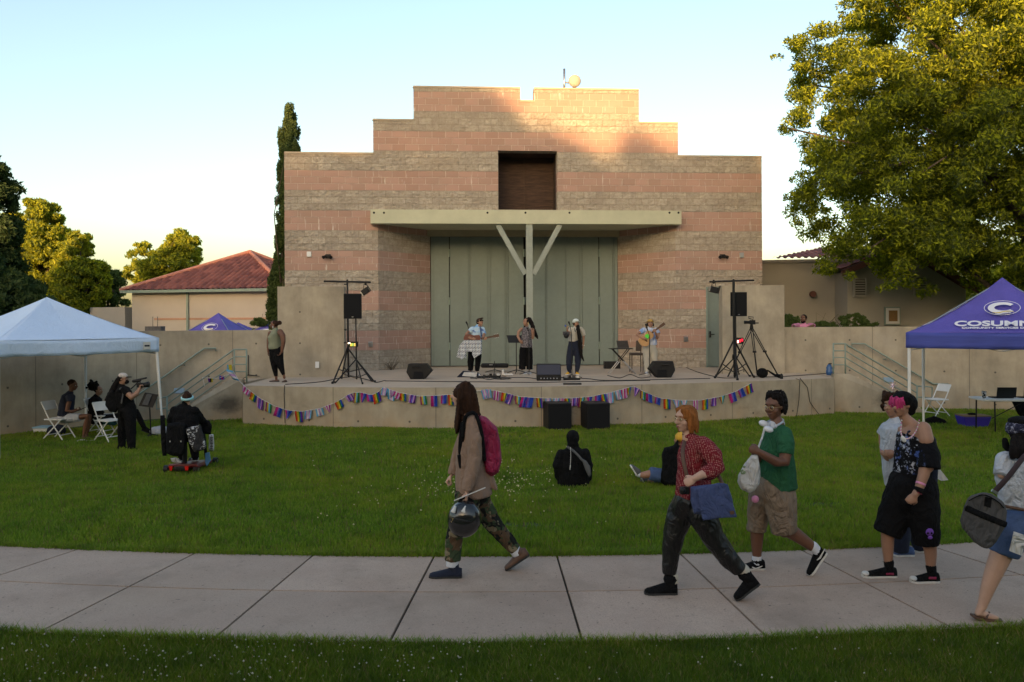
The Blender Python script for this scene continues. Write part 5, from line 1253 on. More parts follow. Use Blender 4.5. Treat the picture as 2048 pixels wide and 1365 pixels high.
f.hair(M['b_black'], [((0, -.08, .26), (.46, .50, .38)), ((0, -.42, .06), (.42, .38, .46)), ((0, -.56, -.26), (.24, .24, .24))], disp=.006, name='beanie', smooth=4)
def lk(mb):
    r = random.Random(3)
    for k in range(60):
        x = r.uniform(-.38, .30); q = r.uniform(-.06, .06); mb.tube([f.L(x * .9, .34 - abs(x) * .4, .40), f.L(x, .43 - abs(x) * .45, .30 + q * .5), f.L(x * 1.1 + q, .46 - abs(x) * .55, .16 + q), f.L(x * 1.15 + q * 1.5, .42 - abs(x) * .6, r.uniform(-.22, .08))], [.007, .008, .007, .003], 6)
f.hair(M['h_pink'], [((-.08, .27, .36), (.2, .08, .05))], lock_fn=lk, disp=.004, dscale=.02, vox=.0055)
f.finish()
nk = thing('bead_necklace', 'long string of pink and white beads on the person in the beanie', 'necklace', f.pt(300, 320, -.15)); mb = MB(); mw = MB()
for k in range(34):
    t = k / 33; a = math.pi * t; x = 330 - 48 * math.cos(a) ; y = 222 + 100 * math.sin(a) ** .8; dy = -.16 - .06 * math.sin(a)
    (mb if k % 2 else mw).ell(f.pt(x - 22 * math.sin(a), y, dy), (.0075,) * 3, None, 6, 5)
mb.build('pink_beads', M['pinkc'], nk, True); mw.build('white_beads', M['sole_w'], nk, True)
mb = MB(); mb.tube([f.pt(288, 318, -.235), f.pt(296, 330, -.24)], .019, 10); mb.build('pendant', M['sole_w'], nk, True)
for y, m_ in ((562, M['pinkc']), (590, M['b_black']), (608, M['magenta'])):
    t = (y - 520) / 80; c = f.pt(402 - 27 * t, y, -.25 - .02 * t); mb = MB(); mb.tube([c, c + (f.pt(375, 600, -.27) - f.pt(402, 520, -.25)).normalized() * (.02 if m_ is not M['b_black'] else .045)], .047 - .008 * t, 14, cap='flat'); mb.build('wristband', m_, f.o, True)
mb = MB(); mb.ell(f.pt(435, 832, -.318), (.036, .010, .034), None, 12, 8); mb.ell(f.pt(438, 862, -.318), (.022, .010, .016), None, 10, 6); o = mb.build('skull_patch', mat('purple print', (.17, .06, .38), .8), f.o, True)
mb = MB()
for x in (426, 446): mb.ell(f.pt(x, 838, -.330), (.009, .004, .010), None, 8, 6)
mb.build('skull_eyes', M['b_black'], o, True)
bg_ = thing('backpack', 'dark blue backpack on the back of the person in the beanie', 'backpack', f.pt(470, 480, .1)); slab(f, 'bag_body', M['b_navy'], [(440, 290), (468, 320), (484, 420), (478, 560), (440, 620), (430, 400)], -.12, .15, bg_, .012, 4)
pp = thing('paper', 'pale folded paper sticking out behind the person in the beanie', 'paper', f.pt(500, 520, .1)); flatpoly(f, [(478, 470), (538, 548), (500, 552), (455, 530)], .05, .003).build('sheet', M['totew'], pp)

# ---- 6: cropped walker at the right edge
f = Fig('person in a white top and denim shorts at the right edge, seen from behind', 1700, 760, 2.73, 6.6)
f.head(930, 300, 150, 200, 0, M['sk_light'], neck=(935, 410, 42), eyes=False)
f.cloth('shorts', M['denim'], [(955, 730, 108, 0, .95), (880, 830, 92, -.02), (842, 950, 76, -.02)], [(990, 740, 100, 0, .9), (1060, 850, 85, .1), (1090, 960, 72, .1)], disp=.02)
f.cloth('top', M['whitec'], [(935, 400, 50, 0, 1.0), (930, 440, 112, 0, .75), (935, 540, 138, 0, .72), (950, 690, 118, 0, .8)], [(850, 440, 52, -.02), (830, 520, 50, -.05)], [(1040, 450, 50, 0), (1080, 560, 45, 0)], disp=.03)
f.skin([(835, 930, 58, -.02), (790, 1040, 48, -.02), (755, 1130, 38, -.02), (722, 1235, 24, -.02)], [(1090, 950, 55, .1), (1130, 1100, 44, .1), (1160, 1230, 26, .1)], [(722, 1235, 26, -.02), (700, 1270, 24, -.02), (770, 1295, 20, -.02), (800, 1302, 14, -.02)], [(1160, 1230, 26, .1), (1240, 1290, 16, .1)])
mb = MB(); mb.prism([f.pt(x, y, -.02) + Vector((0, d_, 0)) for x, y, d_ in ((668, 1298, -.035), (740, 1312, -.045), (818, 1320, -.04), (826, 1316, 0), (818, 1316, .04), (740, 1308, .045), (668, 1294, .035))], (0, 0, .018)); mb.tube([f.pt(745, 1300, -.07), f.pt(760, 1270, -.02), f.pt(750, 1292, .03)], .008, 6); mb.build('sandal', M['brownl'], f.o)
mb = MB(); mb.prism([f.pt(x, y, .1) + Vector((0, d_, 0)) for x, y, d_ in ((1120, 1312, -.04), (1260, 1312, -.04), (1260, 1312, .04), (1120, 1312, .04))], (0, 0, .018)); mb.build('sandal', M['brownl'], f.o)
def lk(mb):
    r = random.Random(13)
    for k in range(26): x = r.uniform(880, 960); mb_ = f.tube(mb, [(x + 10, 320, 16, -.08), (x, 380, 14, -.12), (x - 8, 430, 5, -.13)], seg=6)
f.hair(M['h_black'], [((0, -.1, .1), (.38, .42, .42))], lock_fn=lk)
def pais(n, l, v): return mixc(n, l, mrange(n, l, noise_n(n, l, v, 30, 5, .8), .5, .6), (.022, .022, .045), (.32, .32, .42))
f.hair(patmat('paisley bandana', pais), [((0, -.02, .22), (.49, .52, .36))], name='bandana', disp=.015, smooth=2)
mb = MB(); mb.ell(f.L(0, -.02, .50), (.085, .10, .04), None, 16, 8); mb.tube([f.pt(846, 330, 0), f.pt(852, 365, 0), f.pt(868, 388, 0)], [.022, .028, .018], 8); mb.build('cap', M['b_black'], f.o, True)
mb = MB(); mb.tube([f.pt(845, 690, -.14), f.pt(960, 712, -.21), f.pt(1060, 700, -.14)], [(.012, .006)] * 3, 6); mb.build('belt', M['brownl'], f.o, True)
f.finish()
db = thing('duffel_bag', 'grey duffel bag with black straps slung behind the person at the right edge', 'bag', f.pt(730, 920, -.3))
pg_ = [(648, 636), (724, 612), (775, 622), (842, 668), (858, 720), (850, 800), (800, 885), (765, 922), (730, 922), (675, 885), (612, 808), (600, 770), (622, 690)][::-1]; mb = MB(); n_ = len(pg_); mb.add([f.pt(x, y, -.50) for x, y in pg_] + [f.pt(730 + (x - 730) * .96, 770 + (y - 770) * .96, -.18) for x, y in pg_], [tuple(range(n_ - 1, -1, -1)), tuple(range(n_, 2 * n_))] + [(i, (i + 1) % n_, n_ + (i + 1) % n_, n_ + i) for i in range(n_)]); o_ = mb.build('bag_body', M['grey_d'], db, bevel=.02)
strap('zip', M['b_black'], f, [(650, 660, -.50), (724, 628, -.515), (800, 660, -.51), (840, 700, -.50)], .008, .004, db); mb = MB(); mb.prism([f.pt(x, y, -.51) for x, y in ((742, 640), (775, 648), (768, 700), (735, 690))], (0, .01, 0)); mb.build('tab', M['b_black'], db)
strap('band', M['b_black'], f, [(634, 700, -.502), (730, 742, -.506), (852, 792, -.502)], .045, .006, db)
strap('strap', mat('maroon webbing', (.035, .018, .022), .8), f, [(785, 615, -.30), (860, 535, -.30), (950, 420, -.22), (1000, 380, -.1)], .045, .007, db)
mb = MB(); mb.box(f.pt(790, 612, -.32), (.05, .01, .02), 0, M=Matrix.Rotation(R(30), 3, 'Y')); mb.build('buckle', M['chrome'], db)
pl = flatpoly(f, [(895, 828), (960, 850), (940, 962), (870, 935)], -.28, .004).build('leaflet', M['totew']); tag(pl, 'printed white leaflet tucked at the denim shorts on the right edge', 'paper')

# ---- 7: seated in the grass, seen from behind
f = Fig('person in a black hooded sweatshirt sitting on the lawn, seen from behind', 1000, 800, 4.265, 12.1)
f.head(620, 335, 130, 180, 0, M['sk_brown'], neck=(622, 430, 35), eyes=False)
f.cloth('sweatshirt', M['b_black'], [(622, 405, 55, 0, .9), (625, 440, 108, 0, .6), (618, 540, 128, 0, .65), (625, 640, 130, 0, .7), (628, 720, 138, .05, .8)], [(520, 465, 46, 0), (492, 560, 44, -.04), (505, 650, 40, .05), (560, 680, 30, .3)], [(728, 455, 44, 0), (752, 560, 40, -.02), (750, 660, 38, .05), (700, 690, 30, .3)], disp=.03, dscale=.1)
f.cloth('trousers', M['b_black'], [(580, 715, 55, .1), (560, 660, 42, .5), (560, 680, 36, .75)], [(680, 715, 55, .1), (690, 660, 42, .5), (680, 680, 36, .75)])
f.hair(M['b_black'], [((0, -.03, .10), (.44, .47, .50)), ((0, -.1, -.3), (.36, .36, .30))], name='hood', disp=.02, dscale=.08, smooth=3)
f.shoe((560, 690), (560, 660), M['b_black'], M['sole_w'], .05, .08, .8, tdy=.2); f.shoe((680, 690), (680, 660), M['b_black'], M['sole_w'], .05, .08, .8, tdy=.2)
f.finish(.012)
sb = thing('sling_bag', 'grey sling bag across the back of the person sitting on the lawn', 'bag', f.pt(740, 620, -.2))
strap('strap', M['greyf'], f, [(572, 400, -.10), (640, 448, -.17), (705, 520, -.19)], .035, .006, sb); slab(f, 'bag_body', M['greyf'], [(695, 500), (735, 520), (770, 570), (778, 640), (762, 665), (728, 600)], -.24, -.13, sb, .012, 3)
mb = MB(); mb.tube([f.pt(602, 405, -.17), f.pt(604, 480, -.205), f.pt(600, 560, -.21)], [.004, .004, .004], 5); mb.tube([f.pt(600, 560, -.21), f.pt(597, 595, -.21)], .007, 6); mb.build('cord', M['totew'], f.o, True)

# ---- 8: reclining behind the ginger walker
f = Fig('person in denim shorts and a yellow cap sitting on the lawn, legs outstretched', 1000, 800, 4.265, 12.2)
f.head(1545, 345, 120, 100, -10, M['sk_tan'], neck=(1550, 440, 34))
f.cloth('shirt', M['b_black'], [(1548, 420, 46, 0, 1.2), (1548, 460, 66, 0, 1.8), (1530, 580, 80, 0, 1.5), (1510, 690, 92, 0, 1.4)], [(1560, 470, 40, -.2), (1600, 600, 34, -.25), (1620, 700, 26, -.25)])
f.cloth('shorts', M['denim'], [(1500, 690, 72, 0, 1.4), (1400, 650, 62, -.12), (1280, 630, 56, -.14)], [(1480, 700, 66, .1), (1400, 700, 50, .15), (1320, 700, 44, .16)], disp=.02)
f.skin([(1290, 630, 36, -.14), (1230, 642, 30, -.15), (1185, 640, 22, -.15)], [(1310, 700, 32, .16), (1260, 700, 26, .16), (1215, 690, 20, .16)], [(1620, 700, 24, -.25), (1640, 740, 18, -.25)])
f.cloth('sock', M['sock'], [(1190, 640, 24, -.15), (1162, 628, 22, -.15)], vox=.01)
f.shoe((1160, 645), (1108, 562), M['greyf'], M['sole_w'], .05, .085, -.15, (1170, 630, 22)); f.shoe((1225, 712), (1195, 660), M['greyf'], M['sole_w'], .05, .08, .16, (1215, 690, 20))
f.hair(M['h_black'], [((0, -.1, .12), (.38, .42, .38))])
MB().ell(f.L(0, -.03, .22), (.105, .12, .085)).build('cap', M['yellow'], f.o, True)
f.finish(.012)
bq = thing('backpack', 'black mesh backpack on the lawn beside the ginger-haired person', 'backpack', f.pt(1440, 735, -.1)); slab(f, 'bag_body', M['b_black'], [(1400, 410), (1480, 390), (1520, 330), (1530, 500), (1510, 738), (1420, 738), (1365, 700), (1385, 560), (1380, 470)], -.28, .0, bq, .012, 4, .02)

# ---- 9: mobility scooter rider
f = Fig('person in black with a pale blue headband riding a mobility scooter', 200, 700, 5.25, 13.3)
f.head(918, 508, 128, 172, -12, M['sk_light'], neck=(905, 590, 36), eyes=False)
f.cloth('sweater', M['b_black'], [(900, 572, 46, 0, .9), (890, 612, 110, 0, .6), (890, 700, 150, 0, .6), (895, 800, 145, 0, .7), (900, 860, 140, 0, .75)], [(990, 640, 50, 0), (1050, 720, 46, .1), (1095, 770, 34, .3)], [(785, 640, 50, 0), (750, 740, 46, .1), (760, 790, 34, .3)], disp=.03)
f.cloth('trousers', M['b_black'], [(850, 900, 80, .1), (850, 920, 62, .5), (860, 1130, 40, .5)], [(960, 900, 80, .1), (980, 920, 62, .5), (1000, 1130, 40, .5)])
f.hair(M['h_dark'], [((0, -.08, .12), (.38, .42, .40)), ((.05, 0, .5), (.2, .2, .1))], disp=.02, dscale=.03)
mb = MB(); c = f.L(0, -.04, .02); mb.tube([c - f.hu * .018, c + f.hu * .018], [(.098, .108)] * 2, 18, cap='flat', A=f.hf); mb.build('headband', mat('pale blue band', (.35, .62, .66), .7), f.o, True)
f.shoe((860, 1170), (860, 1140), M['b_black'], M['sole_w'], .05, .08, .45, tdy=.25); f.shoe((1000, 1170), (1000, 1140), M['b_black'], M['sole_w'], .05, .08, .45, tdy=.25)
f.skin([(1095, 770, 26, .3), (1110, 760, 24, .4)]); f.finish(.012)
scn = thing('mobility_scooter', 'red and black mobility scooter loaded with bags on the left lawn', 'mobility scooter', f.pt(860, 1300, .2))
body = mat('dark red scooter shell', (.10, .008, .010), .35)
mb = MB(); mb.hexa([f.pt(*p) for p in ((700, 1240, 0), (1040, 1240, 0), (1190, 1185, .95), (960, 1195, .95), (720, 1200, 0), (1020, 1200, 0), (1180, 1150, .95), (965, 1160, .95))]); mb.build('deck', body, scn, bevel=.02)
mb = MB(); mb.hexa([f.pt(*p) for p in ((775, 1275, -.06), (915, 1275, -.06), (915, 1270, .2), (775, 1270, .2), (775, 1225, -.06), (915, 1225, -.06), (915, 1220, .2), (775, 1220, .2))]); mb.build('bumper', M['black'], scn, bevel=.02)
for x0, x1 in ((725, 762), (888, 930)):
    mb = MB(); mb.hexa([f.pt(*p) for p in ((x0 + 8, 1268, -.07), (x1 - 5, 1268, -.07), (x1 - 5, 1268, -.02), (x0 + 8, 1268, -.02), (x0, 1222, -.07), (x1, 1222, -.07), (x1, 1222, -.02), (x0, 1222, -.02))]); mb.build('tail_light', mat('red reflector', (.62, .012, .010), .3), scn)
for x, y, dy, r in ((700, 1272, .05, .068), (1012, 1272, .05, .068), (1212, 1178, .95, .055), (960, 1190, .95, .055)):
    c = f.pt(x, y, dy); c.z = r; mb = MB(); mb.tube([c - Vector((.035, 0, 0)), c + Vector((.035, 0, 0))], [(r, r)] * 2, 18, cap='flat', A=Vector((0, 0, 1))); w_ = mb.build('wheel', M['black'], scn, True); w_.data.polygons.foreach_set('use_smooth', [False] * len(w_.data.polygons))
    mb = MB(); mb.tube([c - Vector((.038, 0, 0)), c + Vector((.038, 0, 0))], [(r * .5,) * 2] * 2, 12, cap='flat', A=Vector((0, 0, 1))); mb.build('hub', M['chrome'], w_)
mb = MB(); mb.hexa([f.pt(*p) for p in ((770, 960, -.02), (1010, 960, -.02), (1010, 960, .45), (770, 960, .45), (770, 930, -.02), (1010, 930, -.02), (1010, 930, .45), (770, 930, .45))]); mb.hexa([f.pt(*p) for p in ((775, 930, -.08), (1005, 930, -.08), (1005, 930, -.02), (775, 930, -.02), (790, 790, -.16), (990, 790, -.16), (990, 790, -.1), (790, 790, -.1))]); mb.build('seat', M['b_black'], scn, bevel=.03)
mb = MB(); mb.cyl(f.pt(890, 1200, .2), f.pt(890, 960, .2), .04); mb.build('seat_post', M['black'], scn); mb = MB(); mb.tube([f.pt(1120, 1165, .9), f.pt(1090, 900, .75), f.pt(1070, 780, .7)], .03, 8); mb.build('steering_column', M['black'], scn, True); MB().tube([f.pt(960, 775, .65), f.pt(1150, 775, .65)], .018, 8).build('handlebar', M['black'], scn, True)
for nm, lab, mt, poly, d0, d1 in (('backpack', 'large black backpack hung on the back of the scooter seat', M['b_black'], [(705, 775), (800, 762), (890, 770), (900, 900), (890, 1080), (860, 1120), (760, 1115), (700, 1090), (690, 900)], -.42, -.18),
        ('tote_bag', 'black and white printed bag hung tilted on the right of the scooter seat', None, [(895, 825), (1055, 788), (1085, 880), (1115, 1020), (1090, 1050), (1010, 1078), (985, 1070), (930, 960)], -.40, -.26),
        ('shopping_bag', 'white bag with black lettering on the right side of the scooter', M['totew'], [(1145, 890), (1192, 885), (1200, 1000), (1195, 1062), (1140, 1060)], -.1, .12),
        ('folded_chair_bag', 'tall narrow black carry bag on the left of the scooter', M['b_black'], [(632, 690), (680, 685), (692, 900), (700, 1110), (655, 1115), (640, 950)], -.25, -.12),
        ('handbag', 'round black bag on the handlebar of the scooter', M['b_black'], [(1060, 760), (1100, 730), (1150, 745), (1175, 800), (1165, 890), (1080, 880)], .2, .45)):
    if mt is None:
        def bp_(n, l, v):
            sp = n.new('ShaderNodeSeparateXYZ'); l.new(mapping(n, l, v, (1, 1, 1), (0, 0, 0), (0, R(-18), 0)), sp.inputs[0]); a = mrange(n, l, noise_n(n, l, mapping(n, l, v, (14, 1, 30)), 1.6, 3, .8), .52, .56)
            e = math_n(n, l, 'ABSOLUTE', math_n(n, l, 'SUBTRACT', math_n(n, l, 'FRACT', math_n(n, l, 'MULTIPLY', sp.outputs[0], 3.4)), .5)); return mixc(n, l, math_n(n, l, 'MULTIPLY', a, mrange(n, l, e, .2, .24)), (.03, .03, .034), (.55, .56, .60))
        mt = patmat('black and white printed bag', bp_)
    o = thing(nm, lab, 'bag' if nm != 'backpack' else 'backpack', f.pt(poly[0][0], 1080, d0)); slab(f, 'bag_body', mt, poly, d0, d1, o, .012, 3, .01)
    if nm == 'shopping_bag':
        mb = MB()
        for k in range(9): y = 905 + k * 16; mb.box(f.pt(1172, y, -.106), (.045 if k % 3 else .03, .006, .010))
        mb.build('lettering', M['b_black'], o)
    if nm == 'backpack':
        for x in (735, 850): MB().tube([f.pt(x, 960, -.425), f.pt(x, 966, -.425)], .008, 6).build('reflector', M['sole_w'], o, True)
o = flatpoly(f, [(1105, 1085), (1145, 1075), (1160, 1165), (1120, 1222), (1105, 1190)], .35, .02).build('blue_folder', mat('light blue card', (.14, .34, .62), .6)); tag(o, 'light blue card folder standing on the scooter deck', 'folder')
o = slab(f, 'shopping_bag', M['totew'], [(738, 1140), (800, 1130), (880, 1180), (850, 1198), (760, 1180)], .2, .45, None, .012, 2); tag(o, 'white and dark red bundle on the scooter deck under the seat', 'bundle')

# ---- 10: camera operator
f = Fig('person in a pale cap and black clothes filming under the white tent', 200, 700, 5.25, 15.85)
f.head(243, 308, 118, -92, 4, M['sk_tan'], neck=(222, 385, 30))
f.cloth('trousers', M['b_black'], [(278, 610, 84, 0, 1.2), (245, 720, 56, .09), (230, 880, 46, .1), (232, 1030, 36, .1)], [(288, 610, 84, 0, 1.2), (318, 720, 60, -.09), (325, 880, 50, -.1), (332, 1035, 40, -.1)], disp=.02)
f.cloth('shirt', M['b_black'], [(225, 385, 36, 0, 1.2), (235, 412, 60, 0, 2.0), (255, 500, 78, 0, 1.4), (272, 600, 84, 0, 1.2)], [(262, 420, 42, -.18), (300, 460, 40, -.22)], [(240, 420, 40, .18), (290, 450, 36, .2)], disp=.02)
f.skin([(285, 450, 32, -.22), (335, 502, 32, -.24), (380, 465, 26, -.2), (412, 415, 18, -.15)], [(290, 450, 30, .2), (360, 480, 26, .15), (400, 430, 18, .0)]); f.hand(412, 418, 425, 375, curl=.9, dy=-.13, bend=(1, .3, 0)); f.hand(400, 432, 415, 385, curl=.9, dy=0, bend=(1, 0, 0))
f.hair(M['h_black'], [((0, -.1, .1), (.36, .40, .38))], [[(190, 320, 30), (150, 400, 36), (110, 480, 34), (60, 530, 14)]], disp=.02)
MB().ell(f.L(0, .26, -.22), (.062, .045, .045)).build('face_mask', M['b_black'], f.o, True)
mb = MB(); mb.ell(f.L(0, -.04, .28), (.37 * f.H, .42 * f.H, .28 * f.H), Matrix((f.hs, f.hf, f.hu)).transposed(), 18, 12); mb.build('cap', mat('cream cap', (.55, .47, .42), .8), f.o, True)
mb = MB(); mb.ell(f.L(0, .52, .22), (.24 * f.H, .25 * f.H, .04 * f.H), Matrix((f.hs, f.hf, f.hu)).transposed(), 14, 6); mb.build('cap_brim', M['b_black'], f.o, True)
f.shoe((190, 1040), (285, 1036), M['b_black'], M['sole_d'], .05, .08, .1, (232, 1010, 26)); f.shoe((292, 1050), (402, 1056), M['b_black'], M['sole_w'], .05, .08, -.1, (332, 1015, 26))
f.finish(.010)
o = thing('backpack', 'black backpack on the person filming under the white tent', 'backpack', f.pt(130, 650)); slab(f, 'bag_body', M['b_black'], [(80, 450), (130, 420), (190, 470), (205, 600), (170, 660), (100, 650), (55, 580), (62, 500)], -.15, .15, o, .012, 4)
strap('strap', M['greyf'], f, [(185, 470, -.17), (215, 405, -.2), (245, 430, -.22), (225, 560, -.2)], .03, .01, o)
vc = thing('video_camera', 'black video camera with a top microphone held by the person in the pale cap', 'camera', f.pt(440, 380, -.05))
mb = MB(); mb.box(f.pt(425, 370, -.06), (.12, .07, .09)); mb.build('camera_body', M['black'], vc, bevel=.01)
mb = MB(); mb.tube([f.pt(450, 372, -.06), f.pt(480, 368, -.06), f.pt(512, 364, -.06)], [.045, .048, .058], 14, cap='flat'); mb.build('lens', M['blackm'], vc, True)
mb = MB(); mb.tube([f.pt(380, 318, -.06), f.pt(485, 296, -.06)], .017, 10); mb.tube([f.pt(352, 330, -.06), f.pt(418, 322, -.06)], .03, 8); mb.tube([f.pt(410, 325, -.06), f.pt(425, 350, -.06)], .01, 6); mb.build('microphone', M['black'], vc, True)
mb = MB(); mb.tube([f.pt(400, 340, -.06), f.pt(365, 375, -.06), f.pt(325, 410, -.06)], .012, 6); mb.build('grip', M['black'], vc, True)

# ---- 11, 12: seated pair
def seated(f): pass
f = Fig('person in a navy T-shirt and pale shorts seated on a white folding chair', 0, 700, 6.204, 17.4)
f.head(903, 440, 128, -92, 6, M['sk_brown'], neck=(872, 530, 32))
f.cloth('shorts', M['whitec'], [(815, 845, 66, 0, 1.8), (900, 845, 58, -.1), (990, 838, 52, -.1)], [(900, 845, 55, .1), (990, 840, 50, .1)])
f.cloth('shirt', M['b_navy'], [(868, 540, 40, 0, 1.2), (850, 570, 58, 0, 2.2), (825, 690, 78, 0, 1.5), (810, 810, 80, 0, 1.5)], [(862, 590, 42, -.18), (862, 640, 42, -.2)], [(862, 590, 42, .18), (875, 650, 40, .2)], disp=.02)
f.skin([(858, 640, 30, -.2), (832, 755, 27, -.22), (890, 768, 22, -.2), (940, 755, 17, -.14)], [(875, 650, 28, .2), (860, 750, 24, .2), (940, 745, 17, .1)]); f.hand(935, 756, 985, 745, curl=.8, dy=-.13, bend=(0, .4, 1))
f.skin([(970, 838, 40, -.1), (1090, 822, 36, -.1), (1065, 930, 31, -.1), (1040, 1050, 19, -.1)], [(970, 838, 40, .1), (1110, 828, 34, .1), (1095, 940, 30, .1), (1075, 1040, 19, .1)])
f.hair(M['h_dark'], [((0, -.12, .20), (.37, .42, .36))], disp=.02, dscale=.03)
f.shoe((1020, 1085), (1110, 1082), M['brownl'], M['sole_d'], .05, .05, -.1, (1040, 1060, 18)); f.shoe((1055, 1065), (1135, 1060), M['brownl'], M['sole_d'], .05, .05, .1, (1075, 1045, 18))
f.finish(.010)
o = MB(); o.box(f.pt(1020, 735, -.13), (.14, .075, .012), .1, M=Matrix.Rotation(R(-25), 3, 'Y')); tag(o.build('phone', M['black'], None, False, .003), 'dark phone held by the seated person in the navy T-shirt', 'phone')
f = Fig('person with a high curly ponytail seated in boots behind the camera operator', 0, 700, 6.204, 17.9)
f.head(1222, 505, 118, -82, 0, M['sk_tan'], neck=(1195, 590, 28))
f.cloth('sweater', M['b_black'], [(1195, 575, 34, 0, 1.2), (1185, 610, 60, 0, 2.0), (1180, 720, 78, 0, 1.5), (1195, 850, 82, 0, 1.5)], [(1195, 630, 40, -.18), (1200, 740, 36, -.2), (1280, 790, 28, -.15)], disp=.02)
f.cloth('trousers', M['b_black'], [(1210, 870, 66, 0, 1.8), (1400, 850, 55, -.1), (1600, 800, 46, -.1), (1690, 765, 38, -.1), (1745, 880, 34, -.1), (1770, 930, 30, -.1)], [(1400, 860, 50, .1), (1520, 850, 42, .1), (1500, 980, 34, .1), (1490, 1050, 28, .1)])
f.cloth('skirt', M['teal'], [(1330, 870, 62, -.04, 1.5), (1430, 880, 60, -.04, 1.5)], inner=0)
f.shoe((1760, 1000), (1950, 1040), M['b_black'], M['sole_d'], .05, .09, -.1, (1775, 940, 30), name='boot'); f.shoe((1480, 1085), (1590, 1085), M['b_black'], M['sole_d'], .05, .08, .1, (1495, 1040, 28), name='boot')
def lk(mb):
    r = random.Random(14)
    for k in range(70): q = f.pt(1150 + r.gauss(0, 30), 440 + r.gauss(0, 24), r.gauss(0, .05)); mb.ell(q, (.03, .03, .03), None, 6, 4)
f.hair(M['h_black'], [((0, -.1, .12), (.36, .40, .38))], lock_fn=lk, disp=.02, dscale=.02)
f.finish(.011)

# ---- 13: woman in the tank top
f = Fig('person in a sage green tank top and black leggings at the stage\'s left end', 520, 620, 8.533, 20.7)
f.head(240, 258, 152, 84, -3, M['sk_brown'], neck=(272, 345, 40), lip=M['lipd'])
f.cloth('leggings', M['b_black'], [(272, 690, 118, 0, .85), (242, 830, 82, .05), (250, 990, 52, .05), (272, 1130, 30, .05)], [(290, 700, 112, 0, .85), (322, 850, 80, -.06), (366, 1000, 50, -.06), (402, 1105, 29, -.06)])
f.cloth('tank_top', M['sage'], [(262, 350, 52, 0, 1.1), (262, 410, 84, 0, 1.2), (240, 480, 112, 0, .95), (252, 560, 104, 0, .95), (250, 610, 110, 0, .95), (252, 665, 106, 0, .95)], disp=.008)
f.skin([(345, 380, 52, -.12), (385, 440, 50, -.16), (398, 540, 40, -.18), (385, 640, 32, -.18), (372, 715, 22, -.18)], [(170, 400, 36, .18), (145, 520, 32, .2), (138, 640, 24, .16), (140, 715, 18, .14)]); f.hand(372, 715, 345, 758, curl=.4, dy=-.18, bend=(-1, 0, 0)); f.hand(140, 715, 142, 765, curl=.6, dy=.14, bend=(1, 0, 0))
f.hair(M['h_dark'], [((0, -.10, .14), (.36, .42, .38)), ((0, -.58, .26), (.25, .27, .25))], disp=.008)
f.skin([(272, 1125, 24, .05), (278, 1180, 22, .05)], [(402, 1100, 24, -.06), (415, 1160, 22, -.06)])
f.shoe((325, 1230), (165, 1232), M['brownl'], M['sole_d'], .045, .045, .05); f.shoe((440, 1225), (395, 1238), M['brownl'], M['sole_d'], .045, .045, -.02, tdy=-.16)
MB().tube([f.L(.33, .05, -.12), f.L(.34, .06, -.30)], [.006, .016], 6).build('earring', M['sole_w'], f.o, True)
f.finish(.010)

# ---- 14: guitarist in the tie-dye shirt, left
def acoustic(f, body, nk0, nk1, m, d, rr, headlen=.12, hole=None):
    pass
f = Fig('guitarist in a blue tie-dye shirt and black cap at the left of the stage', 900, 620, 9.1, 22.8)
f.head(545, 228, 148, -38, -28, M['sk_tan'], neck=(505, 305, 34))
f.cloth('trousers', M['b_black'], [(445, 600, 95, 0, .65), (392, 780, 66, 0), (375, 950, 58, 0), (372, 1100, 46, 0)], [(470, 600, 90, 0, .65), (520, 780, 60, 0), (508, 950, 52, 0), (492, 1110, 42, 0)], disp=.02)
f.cloth('shirt', M['tiedye'], [(502, 300, 40, 0, 1), (500, 330, 92, 0, .7), (495, 430, 104, 0, .7), (480, 570, 104, 0, .7)], [(405, 345, 44, -.02), (350, 395, 40, -.08)], [(595, 350, 42, -.02), (622, 440, 40, -.10)], disp=.02)
f.skin([(345, 390, 30, -.08), (295, 440, 27, -.14), (350, 505, 23, -.28), (400, 528, 17, -.32)], [(620, 440, 28, -.12), (600, 500, 24, -.2), (625, 540, 17, -.28)]); f.hand(400, 525, 440, 528, curl=.7, dy=-.33, bend=(0, 1, -.3)); f.hand(625, 545, 648, 520, curl=1.2, dy=-.30, bend=(.2, 1, .3))
f.hair(M['h_black'], [((0, -.08, .12), (.37, .43, .36)), ((0, -.3, -.1), (.3, .22, .25))])
mb = MB(); mb.ell(f.L(0, -.02, .26), (.38 * f.H, .42 * f.H, .30 * f.H), Matrix((f.hs, f.hf, f.hu)).transposed(), 18, 12); mb.ell(f.L(0, .5, .26), (.26 * f.H, .26 * f.H, .03 * f.H), Matrix((f.hs, f.hf, f.hu)).transposed(), 14, 6); mb.build('cap', mat('black and orange cap', (.035, .018, .010), .8, var=.9, vs=22), f.o, True)
f.shoe((460, 1185), (545, 1200), M['sock'], M['sole_w'], .045, .07, -.03, tdy=-.08); f.shoe((375, 1185), (380, 1205), M['b_black'], M['sole_w'], .045, .07, 0, tdy=-.16)
f.finish(.010)
MB().tube([f.L(-.2, .37, .03), f.L(.2, .37, .03)], [(.022, .02)] * 2, 8).build('sunglasses', M['b_black'], f.o, True)
